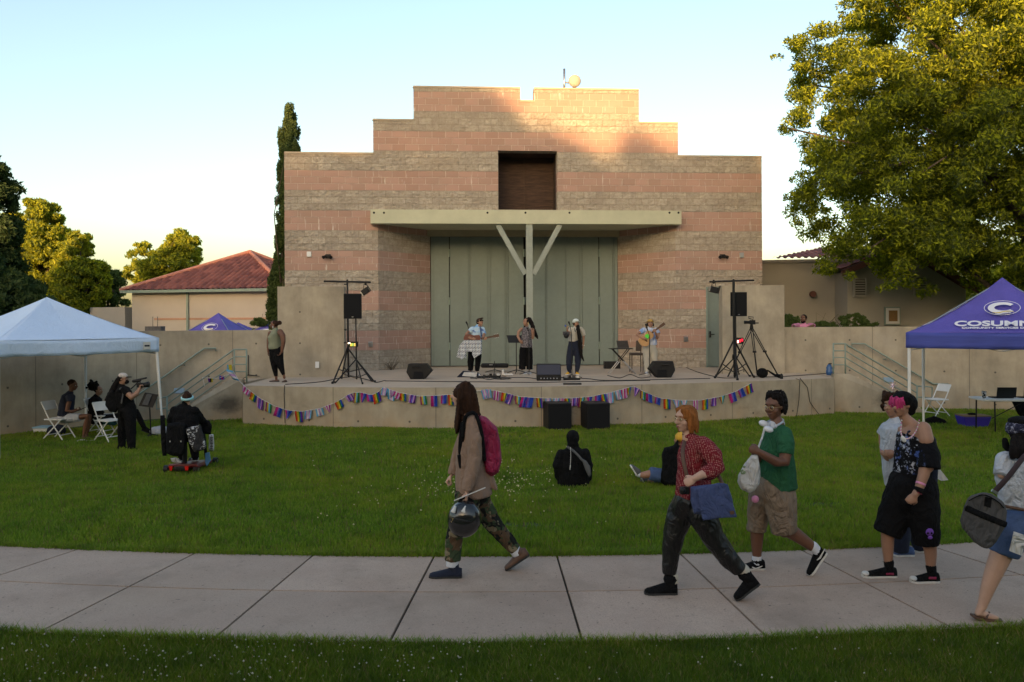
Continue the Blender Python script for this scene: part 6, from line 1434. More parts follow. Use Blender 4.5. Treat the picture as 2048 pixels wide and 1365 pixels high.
def guitar(f, label, body, neck, m, dy, thick=.09, marks=None):
    """body: list of (x, y, r) bouts; neck: two points"""
    g = thing('guitar', label, 'guitar', f.pt(body[0][0], body[0][1], dy)); mb = MB(); n = 40
    # outline as the hull of circles along the body's axis
    a = f.pt(body[0][0], body[0][1], dy); b = f.pt(body[-1][0], body[-1][1], dy); ax = (b - a).normalized(); nr = Vector((-ax.z, 0, ax.x)); L_ = (b - a).length; out = []
    def width(t):    # half width along the body, t 0..1 from tail to shoulder
        w0, w1, w2 = [f.px(q[2]) for q in (body[0], body[1], body[2])]
        return float(np.interp(t, [0, .04, .12, .3, .42, .6, .75, .88, .96, 1], [0, w0 * .5, w0 * .85, w0, w0 * .92, w1, w2 * .95, w2, w2 * .75, w2 * .15]))
    full0 = a - ax * f.px(body[0][2]); full1 = b + ax * f.px(body[2][2]); LL = (full1 - full0).length
    ts = np.linspace(0, 1, n); up_ = [full0 + ax * (LL * t) + nr * width(t) for t in ts]; dn_ = [full0 + ax * (LL * t) - nr * width(t) for t in ts[::-1]]
    mb.prism([p - Vector((0, thick / 2, 0)) for p in up_ + dn_[1:-1]], (0, thick, 0)); mb.build('guitar_body', m, g, bevel=.006)
    p0 = f.pt(*neck[0], dy - thick / 2 - .01); p1 = f.pt(*neck[1], dy - thick / 2 - .01); d = (p1 - p0).normalized(); t = MB(); t.bar(p0, p1 - d * .15, .05, .028, up=Vector((0, 1, 0))); t.build('neck', M['brownl'], g)
    t = MB(); t.bar(p1 - d * .15, p1, .075, .022, up=Vector((0, 1, 0))); h = t.build('headstock', M['brownl'], g); t = MB(); nn_ = Vector((-d.z, 0, d.x))
    for k in range(3):
        for s in (-1, 1): t.ell(p1 - d * (.03 + .045 * k) + nn_ * s * .052, (.012, .012, .012), None, 6, 5)
    t.build('tuning_pegs', M['chrome'], h, True)
    c = a.lerp(b, .62) - Vector((0, thick / 2 + .003, 0)); t = MB(); t.tube([c, c + Vector((0, .004, 0))], [(.048, .048)] * 2, 16, cap='flat', A=Vector((1, 0, 0))); t.build('sound_hole', M['dark'], g)
    c2 = a.lerp(b, .12) - Vector((0, thick / 2 + .006, 0)); t = MB(); t.bar(c2 - nr * .07, c2 + nr * .07, .03, .012, up=Vector((0, 1, 0))); t.build('bridge', M['brownl'], g)
    return g
guitar(f, 'reddish brown acoustic guitar played by the person in the black cap', [(325, 520, 78), (400, 515, 50), (500, 515, 58)], ((560, 528), (892, 465)), mat('reddish brown wood', (.16, .055, .04), .35), -.24)
strap('guitar_strap', M['denim'], f, [(545, 300, -.12), (560, 380, -.17), (572, 480, -.2)], .04, .006, f.o)
o = thing('scarf', 'black and white patterned scarf draped below the reddish brown guitar', 'scarf', f.pt(400, 700, -.3))
def scarf():
    poly = [(250, 552), (575, 552), (580, 640), (578, 800), (500, 850), (440, 886), (405, 838), (398, 765), (350, 768), (302, 762), (300, 896), (262, 868), (222, 915), (180, 880), (108, 865), (140, 760), (168, 640)]
    mb = MB(); N = 60; r = {}
    xs = np.linspace(100, 585, N); ys = np.linspace(552, 918, N); idx = {}
    for i, x in enumerate(xs):
        for j, y in enumerate(ys):
            if inpoly(x, y, poly):
                idx[i, j] = len(mb.v); mb.v.append(tuple(f.pt(x, y, -.32 + .035 * math.sin(x * .045 + y * .008) * (y - 540) / 350 + .02 * math.sin(x * .11))))
    for (i, j) in list(idx):
        q = [(i, j), (i + 1, j), (i + 1, j + 1), (i, j + 1)]
        if all(k in idx for k in q): mb.f.append(tuple(idx[k] for k in q)); mb.mi.append(0); mb.uv.append(None)
    s = mb.build('cloth', M['keff'], o, True); so = s.modifiers.new('solid', 'SOLIDIFY'); so.thickness = .004
scarf()

# ---- 15: singer
f = Fig('singer with a long dark ponytail in a glittery grey sleeveless top behind the music stand', 1010, 620, 9.1, 23.3)
f.head(388, 225, 148, 52, 0, M['sk_tan'], neck=(400, 320, 30))
f.cloth('trousers', M['b_black'], [(385, 640, 100, 0, .7), (325, 740, 66, 0, 1), (312, 1075, 60, 0, 1)], [(390, 640, 100, 0, .7), (446, 740, 62, 0, 1), (448, 1078, 56, 0, 1)], disp=.02)
f.cloth('top', M['sequin'], [(402, 322, 34, 0, 1), (395, 345, 86, 0, .7), (398, 440, 92, 0, .7), (390, 560, 104, 0, .7), (388, 680, 116, 0, .7)], disp=.01)
f.skin([(300, 350, 30, 0), (250, 400, 30, -.02), (235, 480, 26, -.05), (270, 560, 22, -.15)], [(485, 355, 30, 0), (512, 430, 28, -.05), (508, 510, 27, -.1), (515, 430, 22, -.2), (520, 400, 17, -.24)]); f.hand(520, 405, 522, 360, curl=.7, dy=-.24, bend=(-1, 0, 0)); f.hand(270, 560, 300, 590, curl=.7, dy=-.15, bend=(0, 1, 0))
f.hair(M['h_black'], [((0, -.10, .14), (.37, .42, .38))], [[(440, 165, 36, .02), (480, 230, 38, .02), (505, 310, 36, 0), (540, 400, 34, 0), (570, 480, 30, 0), (595, 525, 12, 0)]], disp=.03, dscale=.04)
MB().ell(f.L(.36, .0, -.18), (.018, .018, .03)).build('earring', M['gold'], f.o, True)
f.shoe((400, 1135), (340, 1150), M['whitec'], M['sole_w'], .045, .07, 0, tdy=-.12); f.shoe((440, 1135), (460, 1150), M['whitec'], M['sole_w'], .045, .07, 0, tdy=-.12)
f.finish(.010)
# ---- 16: white cap
f = Fig('musician in a white cap, cream shirt and baggy navy trousers with a very long braid', 1110, 620, 9.1, 23.0)
f.head(382, 248, 148, -22, -14, M['sk_tan'], neck=(372, 325, 30))
f.cloth('trousers', M['b_navy'], [(335, 590, 88, 0, .7), (285, 740, 66, 0, 1), (262, 930, 62, 0, 1), (255, 1060, 46, 0), (268, 1150, 30, 0)], [(345, 590, 88, 0, .7), (405, 740, 64, 0, 1), (418, 930, 60, 0, 1), (408, 1070, 42, 0), (392, 1155, 30, 0)], disp=.025)
f.cloth('shirt', M['cream'], [(372, 322, 36, 0, 1), (375, 345, 88, 0, .7), (350, 430, 92, 0, .7), (335, 520, 92, 0, .7), (330, 575, 88, 0, .7)], [(468, 350, 44, 0), (505, 400, 44, 0), (525, 465, 36, 0)], [(290, 350, 40, 0), (262, 400, 38, -.04)], disp=.02)
f.skin([(520, 460, 26, 0), (518, 560, 22, 0), (512, 650, 17, 0)], [(262, 400, 26, -.05), (240, 470, 26, -.12), (228, 400, 20, -.2), (225, 365, 16, -.24)]); f.hand(512, 650, 508, 700, curl=.6, bend=(-1, 0, 0)); f.hand(226, 372, 218, 330, curl=.8, dy=-.24, bend=(1, 0, 0))
f.hair(M['h_black'], [((0, -.08, .08), (.38, .43, .36)), ((.2, 0, -.15), (.16, .2, .3))], [[(415, 300, 30, -.08), (425, 380, 36, -.13), (445, 480, 36, -.14), (458, 580, 36, -.13), (462, 700, 34, -.12), (480, 830, 26, -.12), (505, 890, 18, -.12), (528, 938, 6, -.12)]], disp=.02, dscale=.05)
mb = MB(); mb.ell(f.L(0, -.02, .24), (.40 * f.H, .44 * f.H, .36 * f.H), Matrix((f.hs, f.hf, f.hu)).transposed(), 18, 12); mb.ell(f.L(0, .42, .12), (.36 * f.H, .30 * f.H, .04 * f.H), Matrix((f.hs, f.hf, f.hu)).transposed(), 16, 6); mb.build('cap', mat('white cap cloth', (.62, .66, .62), .8), f.o, True)
f.shoe((245, 1178), (205, 1188), M['yellow'], M['sole_w'], .045, .07, .0, tdy=-.14); f.shoe((395, 1180), (425, 1190), M['yellow'], M['sole_w'], .045, .07, 0, tdy=-.14)
f.finish(.010)
strap('lanyard', M['b_navy'], f, [(350, 330, -.14), (368, 400, -.2), (392, 335, -.15)], .014, .004, f.o)
MB().tube([f.pt(498, 640, 0), f.pt(522, 648, 0)], .022, 10).build('watch', M['sole_w'], f.o, True)
kb = thing('small_drum', 'small grey box percussion instrument held by the musician in the white cap', 'instrument', f.pt(205, 500, -.25)); mb = MB(); mb.box(f.pt(205, 430, -.3), (f.px(124), .1, f.px(66))); mb.build('box', M['grey_d'], kb, bevel=.008); mb = MB(); mb.tube([f.pt(205, 475, -.36), f.pt(205, 475, -.26)], [(.07, .07)] * 2, 14, cap='flat', A=Vector((1, 0, 0))); mb.build('drum_skin', M['black'], kb, True)
MB().tube([f.pt(192, 298, -.28), f.pt(188, 288, -.28)], .02, 8).build('mallet', mat('blue felt', (.05, .10, .5), .8), kb, True)
f.skin
# ---- 17: guitarist in the mustard hat
f = Fig('guitarist in a mustard hat and cream trousers at the right of the stage', 1220, 620, 9.1, 23.0)
f.head(733, 262, 150, 4, -16, M['sk_tan'], neck=(728, 345, 34))
f.cloth('trousers', M['cream'], [(722, 670, 118, 0, .75), (665, 780, 74, 0), (665, 950, 54, 0), (668, 1125, 40, 0)], [(725, 670, 118, 0, .75), (800, 780, 72, 0), (805, 950, 52, 0), (795, 1125, 40, 0)], disp=.02)
f.cloth('shirt', M['tiedye2'], [(728, 330, 40, 0, 1), (725, 360, 108, 0, .7), (738, 470, 108, 0, .75), (755, 640, 104, 0, .8)], [(615, 365, 46, 0), (548, 410, 42, -.05)], [(840, 365, 42, 0), (885, 430, 38, -.05)], disp=.02)
f.skin([(545, 410, 32, -.06), (495, 455, 30, -.12), (560, 505, 26, -.28), (605, 520, 18, -.34)], [(885, 430, 30, -.06), (855, 520, 28, -.14), (840, 450, 22, -.3), (828, 410, 16, -.34)]); f.hand(602, 520, 645, 525, curl=.8, dy=-.35, bend=(0, 1, -.3)); f.hand(828, 410, 815, 365, curl=1.1, dy=-.34, bend=(-.6, 1, 0))
f.hair(M['h_black'], [((0, -.10, .1), (.37, .42, .36)), ((-.38, -.05, -.05), (.17, .17, .17)), ((.36, .0, -.1), (.1, .12, .2))], disp=.01)
mb = MB(); MM_ = Matrix((f.hs, f.hf, f.hu)).transposed(); mb.ell(f.L(0, -.02, .36), (.36 * f.H, .38 * f.H, .30 * f.H), MM_, 18, 12); mb.ell(f.L(0, .03, .24), (.50 * f.H, .52 * f.H, .05 * f.H), MM_, 20, 6); mb.build('hat', M['tanhat'], f.o, True)
f.shoe((665, 1165), (665, 1182), M['sock'], M['sole_w'], .045, .07, 0, tdy=-.15); f.shoe((800, 1165), (810, 1182), M['sock'], M['sole_w'], .045, .07, 0, tdy=-.15)
f.finish(.010)
g = guitar(f, 'pale acoustic guitar with a bright green sticker played by the person in the mustard hat', [(628, 560, 104), (680, 500, 62), (705, 465, 78)], ((760, 420), (992, 248)), mat('pale spruce wood', (.50, .29, .13), .35, var=.08, vs=6), -.26)
o = MB(); o.prism([f.pt(x, y, -.325) for x, y in ((640, 455), (690, 435), (712, 480), (700, 520), (650, 535), (636, 500))], (0, .003, 0)); o.build('green_pickguard', mat('neon green sticker', (.10, .75, .06), .6), g)
strap('guitar_strap', M['b_black'], f, [(655, 300, -.12), (690, 390, -.18), (720, 450, -.22)], .03, .006, f.o)

# ---- 18: man leaning on the wall
f = Fig('bearded person in a pink shirt leaning on top of the right retaining wall', 1520, 540, 3.879, 23.75)
f.head(338, 380, 66, 40, 2, M['sk_brown'], neck=(342, 425, 15))
f.cloth('shirt', M['pinkc'], [(342, 420, 16, 0, 1), (340, 436, 44, 0, .7), (340, 500, 42, .05, .7), (340, 560, 40, .05, .7)], [(298, 430, 17, 0), (258, 434, 15, -.25)], [(382, 428, 17, 0), (418, 432, 15, -.25)], disp=.01)
f.skin([(262, 434, 11, -.28), (268, 458, 9, -.52)], [(414, 432, 11, -.28), (370, 448, 9, -.50), (355, 462, 8, -.54)]); f.hand(268, 455, 272, 475, dy=-.54, curl=.4, bend=(0, 1, 0)); f.hand(358, 458, 345, 468, dy=-.54, curl=.4, bend=(0, 0, -1))
f.cloth('trousers', M['b_navy'], [(340, 560, 40, .05, .7), (320, 700, 22, .05), (320, 740, 18, .05)], [(360, 560, 30, .05), (362, 740, 18, .05)])
f.hair(M['h_black'], [((0, -.1, .14), (.37, .42, .38)), ((0, .2, -.34), (.26, .2, .2))], disp=.01)
f.finish(.013)
o = MB(); o.box(f.pt(352, 466, -.58), (.08, .02, .14), .2); tag(o.build('phone', M['black'], None, False, .003), 'phone in the hands of the person in the pink shirt', 'phone')
# ================= EQUIPMENT, TENTS, FURNITURE =================
# ---- bunting along the stage front
bt_ = thing('bunting', 'long string of small pride flags hung along the curved stage front', 'bunting', on_front(980, 790))
key = [(467, 744), (478, 762), (495, 778), (520, 797), (548, 812), (575, 821), (605, 823.5), (640, 817), (672, 805), (700, 788), (708, 786), (720, 785), (742, 790), (754, 786), (766, 775), (800, 786), (840, 793), (880, 791), (920, 788), (950, 783), (976, 779), (1010, 786), (1040, 794), (1090, 797), (1140, 797), (1180, 794), (1220, 786), (1250, 777), (1268, 773), (1290, 785), (1320, 797), (1360, 801), (1400, 801), (1440, 794), (1470, 784), (1502, 767)]
cord = [on_front(x, y, -.05 - (.02 if i % 2 else 0)) if x > 484 else P(x, y, 19.7) for i, (x, y) in enumerate(key)]
fine = []
for i in range(len(cord) - 1):
    for k in range(3): fine.append(cord[i].lerp(cord[i + 1], k / 3))
fine.append(cord[-1]); MB().tube(fine, .008, 5).build('cord', M['totew'], bt_, True)
COLS = {'r': (.50, .02, .02), 'o': (.55, .18, .01), 'y': (.55, .45, .03), 'g': (.02, .20, .04), 'b': (.02, .06, .40), 'p': (.14, .02, .28), 'k': (.015, .015, .015), 'w': (.60, .58, .62), 'm': (.45, .02, .20), 'v': (.14, .12, .50), 'c': (.12, .38, .62), 'l': (.50, .28, .55), 'n': (.28, .03, .10)}
FM = {k: mat('flag cloth ' + k, tuple(x * .75 for x in v), .85, spec=.2) for k, v in COLS.items()}
STY = ['cwlwc', 'roygbp', 'mmvbb', 'ywpk', 'lpvlp', 'lmwml', 'clwlc', 'vlcvb', 'mvbb', 'nycg', 'roygb', 'wlvp']
rnd = random.Random(17)
def mkflag(st, ang, w=.205, h=.27, curl=0, tri=False):
    mb = MB(); n = len(st); NX = n; NY = 5; ms = [FM[c] for c in st]
    for i in range(NX):
        for j in range(NY):
            q = []
            for (a, b) in ((i, j), (i + 1, j), (i + 1, j + 1), (i, j + 1)):
                u = a / NX - .5; v = b / NY
                if tri: u *= (1 - v * .85)
                x = u * w; z = -v * h; y = .025 * math.sin(v * 4 + u * 5 + curl) * v + .012 * math.sin(u * 12 + curl)
                x += v * h * math.sin(ang); q.append((x, y - .012, z * math.cos(ang)))
            mb.add(q, [(0, 1, 2, 3)], i)
    return mb, ms
fxs = [472, 494, 508, 521, 538, 559, 578, 597, 617, 638, 656, 676, 697, 713, 728, 740, 752, 770, 782, 794, 806, 826, 846, 868, 888, 902, 968, 976, 993, 1010, 1021, 1036, 1049, 1060, 1078, 1096, 1113, 1122, 1134, 1150, 1164, 1179, 1196, 1206, 1219, 1235, 1246, 1257, 1274, 1286, 1297, 1316, 1334, 1352, 1368, 1391, 1410, 1427, 1444, 1463, 1480, 1497]
kx = [k[0] for k in key]; ky = [k[1] for k in key]
for i, px in enumerate(fxs):
    st = STY[(i * 5 + i // 3) % len(STY)]; py = float(np.interp(px, kx, ky)); p = on_front(px, py, -.06) if px > 484 else P(px, py, 19.65)
    sl = (float(np.interp(px + 6, kx, ky)) - float(np.interp(px - 6, kx, ky))) / 12
    mb, ms = mkflag(st, rnd.uniform(-.22, .22) - sl * .45, w=rnd.uniform(.12, .175), h=rnd.uniform(.16, .25), curl=rnd.uniform(0, 6), tri=rnd.random() < .2)
    if sl: mb.v = [(x, y, z - x * sl) for x, y, z in mb.v]
    mb.v = [(x + p.x, y + p.y, z + p.z) for x, y, z in mb.v]; mb.build('flag', ms, bt_, True)
b2 = thing('bunting', 'short loose end of flag string tied to the left stair railing', 'bunting', P(430, 755, 20.3))
pts = [P(467, 748, 20.0), P(452, 751, 20.2), P(438, 757, 20.3), P(420, 757, 20.35), P(405, 755, 20.3), P(409, 772, 20.3)]; MB().tube(pts, .008, 5).build('cord', M['totew'], b2, True)
for px, py, st in ((459, 730, 'cyy'), (421, 757, 'pky'), (444, 752, 'bmv')):
    p = P(px, py, 20.3); mb, ms = mkflag(st, .1, .12, .2 if px > 450 else .1, px); mb.v = [(x + p.x, y + p.y, z + p.z) for x, y, z in mb.v]; mb.build('flag', ms, b2, True)

# ---- stands with speakers and lights
def wp(px, py, Y): return P(px, py, Y)
def legs_stand(t, cx, topy, Y, feet, r=.022, hub=None, m=M['blackm']):
    """feet: list of (px, py at floor); legs from the upper collar"""
    top = wp(cx, topy, Y)
    for fx_, fy_ in feet:
        q = G(fx_, fy_, SZ); MB().tube([Vector((top.x, top.y, top.z)), q], r * .8, 8).build('leg', m, t, True)
        if hub:
            h = wp(cx, hub, Y); mid = top.lerp(q, .62); MB().tube([h, mid], r * .5, 6).build('brace', m, t, True)
        MB().tube([q + Vector((0, 0, .012)), q + Vector((0, 0, .03))], r * 1.2, 8).build('foot', M['black'], t, True)
def speaker(px, py, w_, h_, Y, label, yaw=0, group='speakers on poles'):
    a = wp(px - w_ / 2, py, Y); W_ = w_ * Y / F; H_ = h_ * Y / F; c = wp(px, py, Y)
    o = thing('speaker', label, 'speaker', c - Vector((0, 0, H_ / 2)), group); Mz = Matrix.Rotation(yaw, 3, 'Z')
    mb = MB(); d = .36; pr = [Vector((-W_ / 2, -d / 2, 0)), Vector((W_ / 2, -d / 2, 0)), Vector((W_ * .3, d / 2, 0)), Vector((-W_ * .3, d / 2, 0))]
    mb.prism([c + Mz @ (p - Vector((0, 0, H_ / 2))) for p in pr], (0, 0, H_)); mb.build('cabinet', M['black'], o, bevel=.012)
    mb = MB(); mb.hexa([c + Mz @ Vector(p) for p in ((-W_ * .46, -d / 2 - .012, -H_ * .47), (W_ * .46, -d / 2 - .012, -H_ * .47), (W_ * .46, -d / 2, -H_ * .47), (-W_ * .46, -d / 2, -H_ * .47), (-W_ * .46, -d / 2 - .012, H_ * .47), (W_ * .46, -d / 2 - .012, H_ * .47), (W_ * .46, -d / 2, H_ * .47), (-W_ * .46, -d / 2, H_ * .47))]); mb.build('grille', M['grille'], o)
    mb = MB(); mb.box(c + Mz @ Vector((0, -d / 2 - .018, -H_ * .43)), (.045, .006, .018)); mb.build('badge', M['chrome'], o)
    return o
k7 = 5.936
def c7(x, y): return 640 + x / k7, 550 + y / k7
# left: light stand (T bar) and speaker stand
ls = thing('light_stand', 'black T-bar light stand at the left of the stage', 'light stand', G(697, 759, SZ), 'T-bar light stands')
Yl = GY(697, 757, SZ); MB().tube([wp(694.5, 561, Yl), G(697, 757, SZ) + Vector((0, 0, .05))], .026, 10).build('pole', M['blackm'], ls, True)
MB().tube([wp(649, 563, Yl), wp(740, 565, Yl)], .026, 8).build('cross_bar', M['blackm'], ls, True)
legs_stand(ls, 695, 696, Yl, [(665, 768), (683, 758), (745, 764)], .026, 745)
for y in (569, 660, 686): MB().tube([wp(692, y, Yl), wp(689, y, Yl)], .018, 6).build('knob', M['black'], ls, True)
def spot(px, py, Y, tilt, ls_label):
    o = thing('stage_light', ls_label, 'stage light', wp(px, py - 12, Y)); a = wp(px, py - 14, Y); MB().tube([wp(px, py - 18, Y), a], .03, 8).build('clamp', M['blackm'], o, True)
    for s in (-1, 1): MB().tube([a + Vector((s * .04, 0, 0)), wp(px, py, Y) + Vector((s * .07, 0, 0))], .008, 6).build('yoke', M['blackm'], o, True)
    q = Matrix.Rotation(tilt, 3, 'Y'); c = wp(px, py, Y); mb = MB(); mb.box(c, (.20, .14, .15), M=q); mb.build('lamp_housing', M['black'], o, bevel=.012)
    mb = MB(); mb.box(c + q @ Vector((.125, 0, .03)), (.012, .15, .2), M=q); mb.build('barn_door', M['blackm'], o); mb = MB(); mb.box(c + q @ Vector((-.115, 0, .0)), (.03, .11, .12), M=q); mb.build('heat_sink', M['chrome'], o)
spot(731, 583, Yl, R(-35), 'small black lamp clamped to the left T-bar stand'); spot(1427.5, 580, GY(1469, 757, SZ), R(15), 'small black lamp clamped to the right T-bar stand')
ss = thing('speaker_stand', 'black tripod stand under the left speaker', 'speaker stand', G(713, 764, SZ), 'speaker tripods'); Ys = GY(713, 762, SZ)
MB().tube([wp(711.5, 637, Ys), G(713.5, 762, SZ) + Vector((0, 0, .05))], .018, 10).build('pole', M['blackm'], ss, True); legs_stand(ss, 712, 719, Ys, [(670, 767), (725, 769), (750, 765)], .020, 757)
speaker(707, 613, 36, 50, Ys, 'black speaker raised on its stand at the left of the stage', R(4))
fxl = thing('effect_light', 'glowing yellow effect light between the left stand poles', 'stage light', wp(705, 690, Yl - .05)); c = wp(706, 689, Yl - .1)
mb = MB(); mb.box(c, (.26, .12, .14)); mb.build('housing', M['black'], fxl, bevel=.01)
for k, (cc, e) in enumerate((((1, .8, .45), 2.2), ((.7, .6, .08), .5), ((.35, .5, .1), .5), ((.8, .5, .1), .5))):
    mb = MB(); mb.box(c + Vector((-.09 + .05 * k, -.065, .03 if k == 0 else -.01)), (.06 if k == 0 else .03, .012, .025 if k == 0 else .08)); mb.build('lens', mat(f'glow {k}', cc, .5, emit=e), fxl)
# right
Yr = GY(1469, 757, SZ); ls = thing('light_stand', 'black T-bar light stand at the right of the stage', 'light stand', G(1469, 757, SZ), 'T-bar light stands')
MB().tube([wp(1467, 561, Yr), G(1469.5, 756, SZ) + Vector((0, 0, .04))], .034, 10).build('pole', M['blackm'], ls, True); MB().tube([wp(1420, 564, Yr), wp(1507, 561, Yr)], .024, 8).build('cross_bar', M['blackm'], ls, True)
legs_stand(ls, 1468, 680, Yr, [(1430, 757), (1475, 761), (1508, 756)], .028, 745); MB().tube([wp(1468, 712, Yr - .04), wp(1468, 716, Yr)], .05, 8).build('collar', M['blackm'], ls, True)
Ys = Yr + .35; ss = thing('speaker_stand', 'black tripod stand under the right speaker', 'speaker stand', XY(1471, Ys, SZ), 'speaker tripods'); MB().tube([wp(1471, 632, Ys), XY(1472, Ys, SZ + .04)], .018, 10).build('pole', M['blackm'], ss, True); legs_stand(ss, 1471, 714, Ys, [(1432, 753), (1500, 754), (1478, 750)], .020, 745)
speaker(1474.5, 609, 33, 48, Ys, 'black speaker raised on its stand at the right of the stage', R(-3))
fxl = thing('effect_light', 'glowing red effect light on the right stand', 'stage light', wp(1479, 690, Yr)); c = wp(1479, 682, Yr - .1); mb = MB(); mb.box(c, (.19, .1, .16)); mb.build('housing', M['black'], fxl, bevel=.01)
for k, (cc, e) in enumerate((((1, .55, .4), 1.8), ((.9, .02, .03), .9), ((.8, .01, .04), .6))): mb = MB(); mb.box(c + Vector((-.055 + .055 * k, -.055, -.02 + .02 * k)), (.035, .012, .07)); mb.build('lens', mat(f'red glow {k}', cc, .5, emit=e), fxl)
# camera tripod
k6 = 6.206
def c6(x, y): return 1400 + x / k6, 550 + y / k6
Yt = GY(1515, 752, SZ); tp = thing('tripod', 'tall camera tripod beside the right speaker stand', 'tripod', G(1510, 752, SZ)); top = wp(*c6(640, 660), Yt)
for q, sp_ in ((G(*c6(430, 1290), SZ), 0), (G(*c6(712, 1250), SZ), 1), (G(*c6(775, 1200), SZ), 0)):
    q = Vector((q.x, max(min(q.y, Yt + .5), Yt - .4), SZ)); m_ = top.lerp(q, .5); lg = MB(); lg.tube([top + Vector((-.03, 0, 0)), m_ + Vector((-.02, 0, 0))], .012, 6); lg.tube([top + Vector((.03, 0, 0)), m_ + Vector((.02, 0, 0))], .012, 6); lg.tube([m_, q], .02, 8); lg.box(m_, (.09, .06, .05)); lg.build('leg', M['blackm'], tp, True)
MB().tube([top, top + Vector((0, 0, .1))], [.05, .035], 10).build('head', M['black'], tp, True)
cm = thing('video_camera', 'video camera mounted on the tall tripod at the right of the stage', 'camera', top + Vector((0, 0, .1))); c = wp(*c6(650, 590), Yt)
MB().box(c, (.14, .1, .12)).build('camera_body', M['black'], cm, bevel=.01); MB().tube([c + Vector((-.06, 0, 0)), c + Vector((-.22, 0, .0))], [.04, .045], 12, cap='flat').build('lens', M['blackm'], cm, True)
MB().tube([wp(*c6(655, 560), Yt), wp(*c6(662, 525), Yt), wp(*c6(600, 520), Yt), wp(*c6(605, 540), Yt), wp(*c6(640, 550), Yt)], .012, 6).build('handle', M['black'], cm, True); MB().box(c + Vector((.12, 0, -.02)), (.08, .06, .03)).build('viewfinder', M['black'], cm)

# ---- monitors on the stage floor
def wedge(px, py, w_, label, flip, Yb=None):
    Y = GY(px, py, SZ); W_ = w_ * Y / F; o = thing('floor_monitor', label, 'speaker', G(px, py, SZ), 'floor monitor wedges'); p = G(px, py, SZ)
    return o, p, W_, Y
def mon_side(px, py, w_, h_, label, s):      # cabinet seen from its back, baffle tilted
    o, p, W_, Y = wedge(px, py, w_, label, s); H_ = h_ * Y / F; mb = MB(); d = .34
    pr = [(-.34, 0), (.20, 0), (.5, .55), (.30, 1.0), (-.42, 1.0), (-.5, .45)] if s > 0 else [(.34, 0), (-.20, 0), (-.5, .55), (-.30, 1.0), (.42, 1.0), (.5, .45)]
    mb.prism([p + Vector((a * W_, 0, b * H_)) for a, b in pr], (0, d, 0)); mb.build('cabinet', M['black'], o, bevel=.02)
    mb = MB(); q = [p + Vector((a * W_ + (.012 if s > 0 else -.012), .03, b * H_ + .01)) for a, b in ((pr[1]), (pr[2]))]; 
    mb.hexa([q[0], q[0] + Vector((.012 * s, 0, 0)), q[0] + Vector((.012 * s, d - .06, 0)), q[0] + Vector((0, d - .06, 0)), q[1], q[1] + Vector((.012 * s, 0, 0)), q[1] + Vector((.012 * s, d - .06, 0)), q[1] + Vector((0, d - .06, 0))]); mb.build('grille', M['grille'], o)
    mb = MB(); mb.tube([p + Vector((-.12 * W_ * s - .08, -.012, H_ * .78)), p + Vector((-.12 * W_ * s + .08, -.012, H_ * .78))], .022, 8); mb.build('handle', M['dark'], o, True)
    mb = MB(); mb.hexa([p + Vector(q_) for q_ in ((-.15, -.012, .02), (.12, -.012, .02), (.12, .01, .02), (-.15, .01, .02), (-.13, -.012, H_ * .5), (.10, -.012, H_ * .5), (.10, .01, H_ * .5), (-.13, .01, H_ * .5))]); mb.build('panel', M['grille'], o)
mon_side(838, 759, 51, 31, 'black floor monitor at the left of the stage, its back to the lawn', 1)
mon_side(1325, 756, 52, 33, 'black floor monitor in front of the guitarist in the mustard hat', -1)
Y = GY(1098, 762, SZ); p = G(1098, 762, SZ); o = thing('floor_monitor', 'boxy dark floor monitor in the middle of the stage', 'speaker', p, 'floor monitor wedges'); W_ = 49 * Y / F; H_ = 33 * Y / F
mb = MB(); mb.hexa([p + Vector(q) for q in ((-W_ / 2, 0, 0), (W_ / 2, 0, 0), (W_ / 2, .4, 0), (-W_ / 2, .4, 0), (-W_ / 2, -.0, H_ * .34), (W_ / 2, 0, H_ * .34), (W_ / 2, .4, H_ * .34), (-W_ / 2, .4, H_ * .34))]); mb.hexa([p + Vector(q) for q in ((-W_ / 2, .0, H_ * .345), (W_ / 2, 0, H_ * .345), (W_ / 2, .4, H_ * .345), (-W_ / 2, .4, H_ * .345), (-W_ / 2, .12, H_), (W_ / 2, .12, H_), (W_ / 2, .34, H_), (-W_ / 2, .34, H_))]); mb.build('cabinet', M['black'], o, bevel=.012)
mb = MB(); mb.hexa([p + Vector(q) for q in ((-W_ * .47, -.012, H_ * .37), (W_ * .47, -.012, H_ * .37), (W_ * .47, .03, H_ * .37), (-W_ * .47, .03, H_ * .37), (-W_ * .47, .10, H_ * .96), (W_ * .47, .10, H_ * .96), (W_ * .47, .14, H_ * .96), (-W_ * .47, .14, H_ * .96))]); mb.build('baffle', mat('blue black grille', (.022, .024, .045), .6), o)
mb = MB()
for k in range(6): mb.tube([p + Vector((-.2 + .08 * k, -.012, .06)), p + Vector((-.2 + .08 * k, .01, .06))], .016, 8, cap='flat', A=Vector((0, 0, 1)))
mb.build('control_knobs', M['chrome'], o, True)

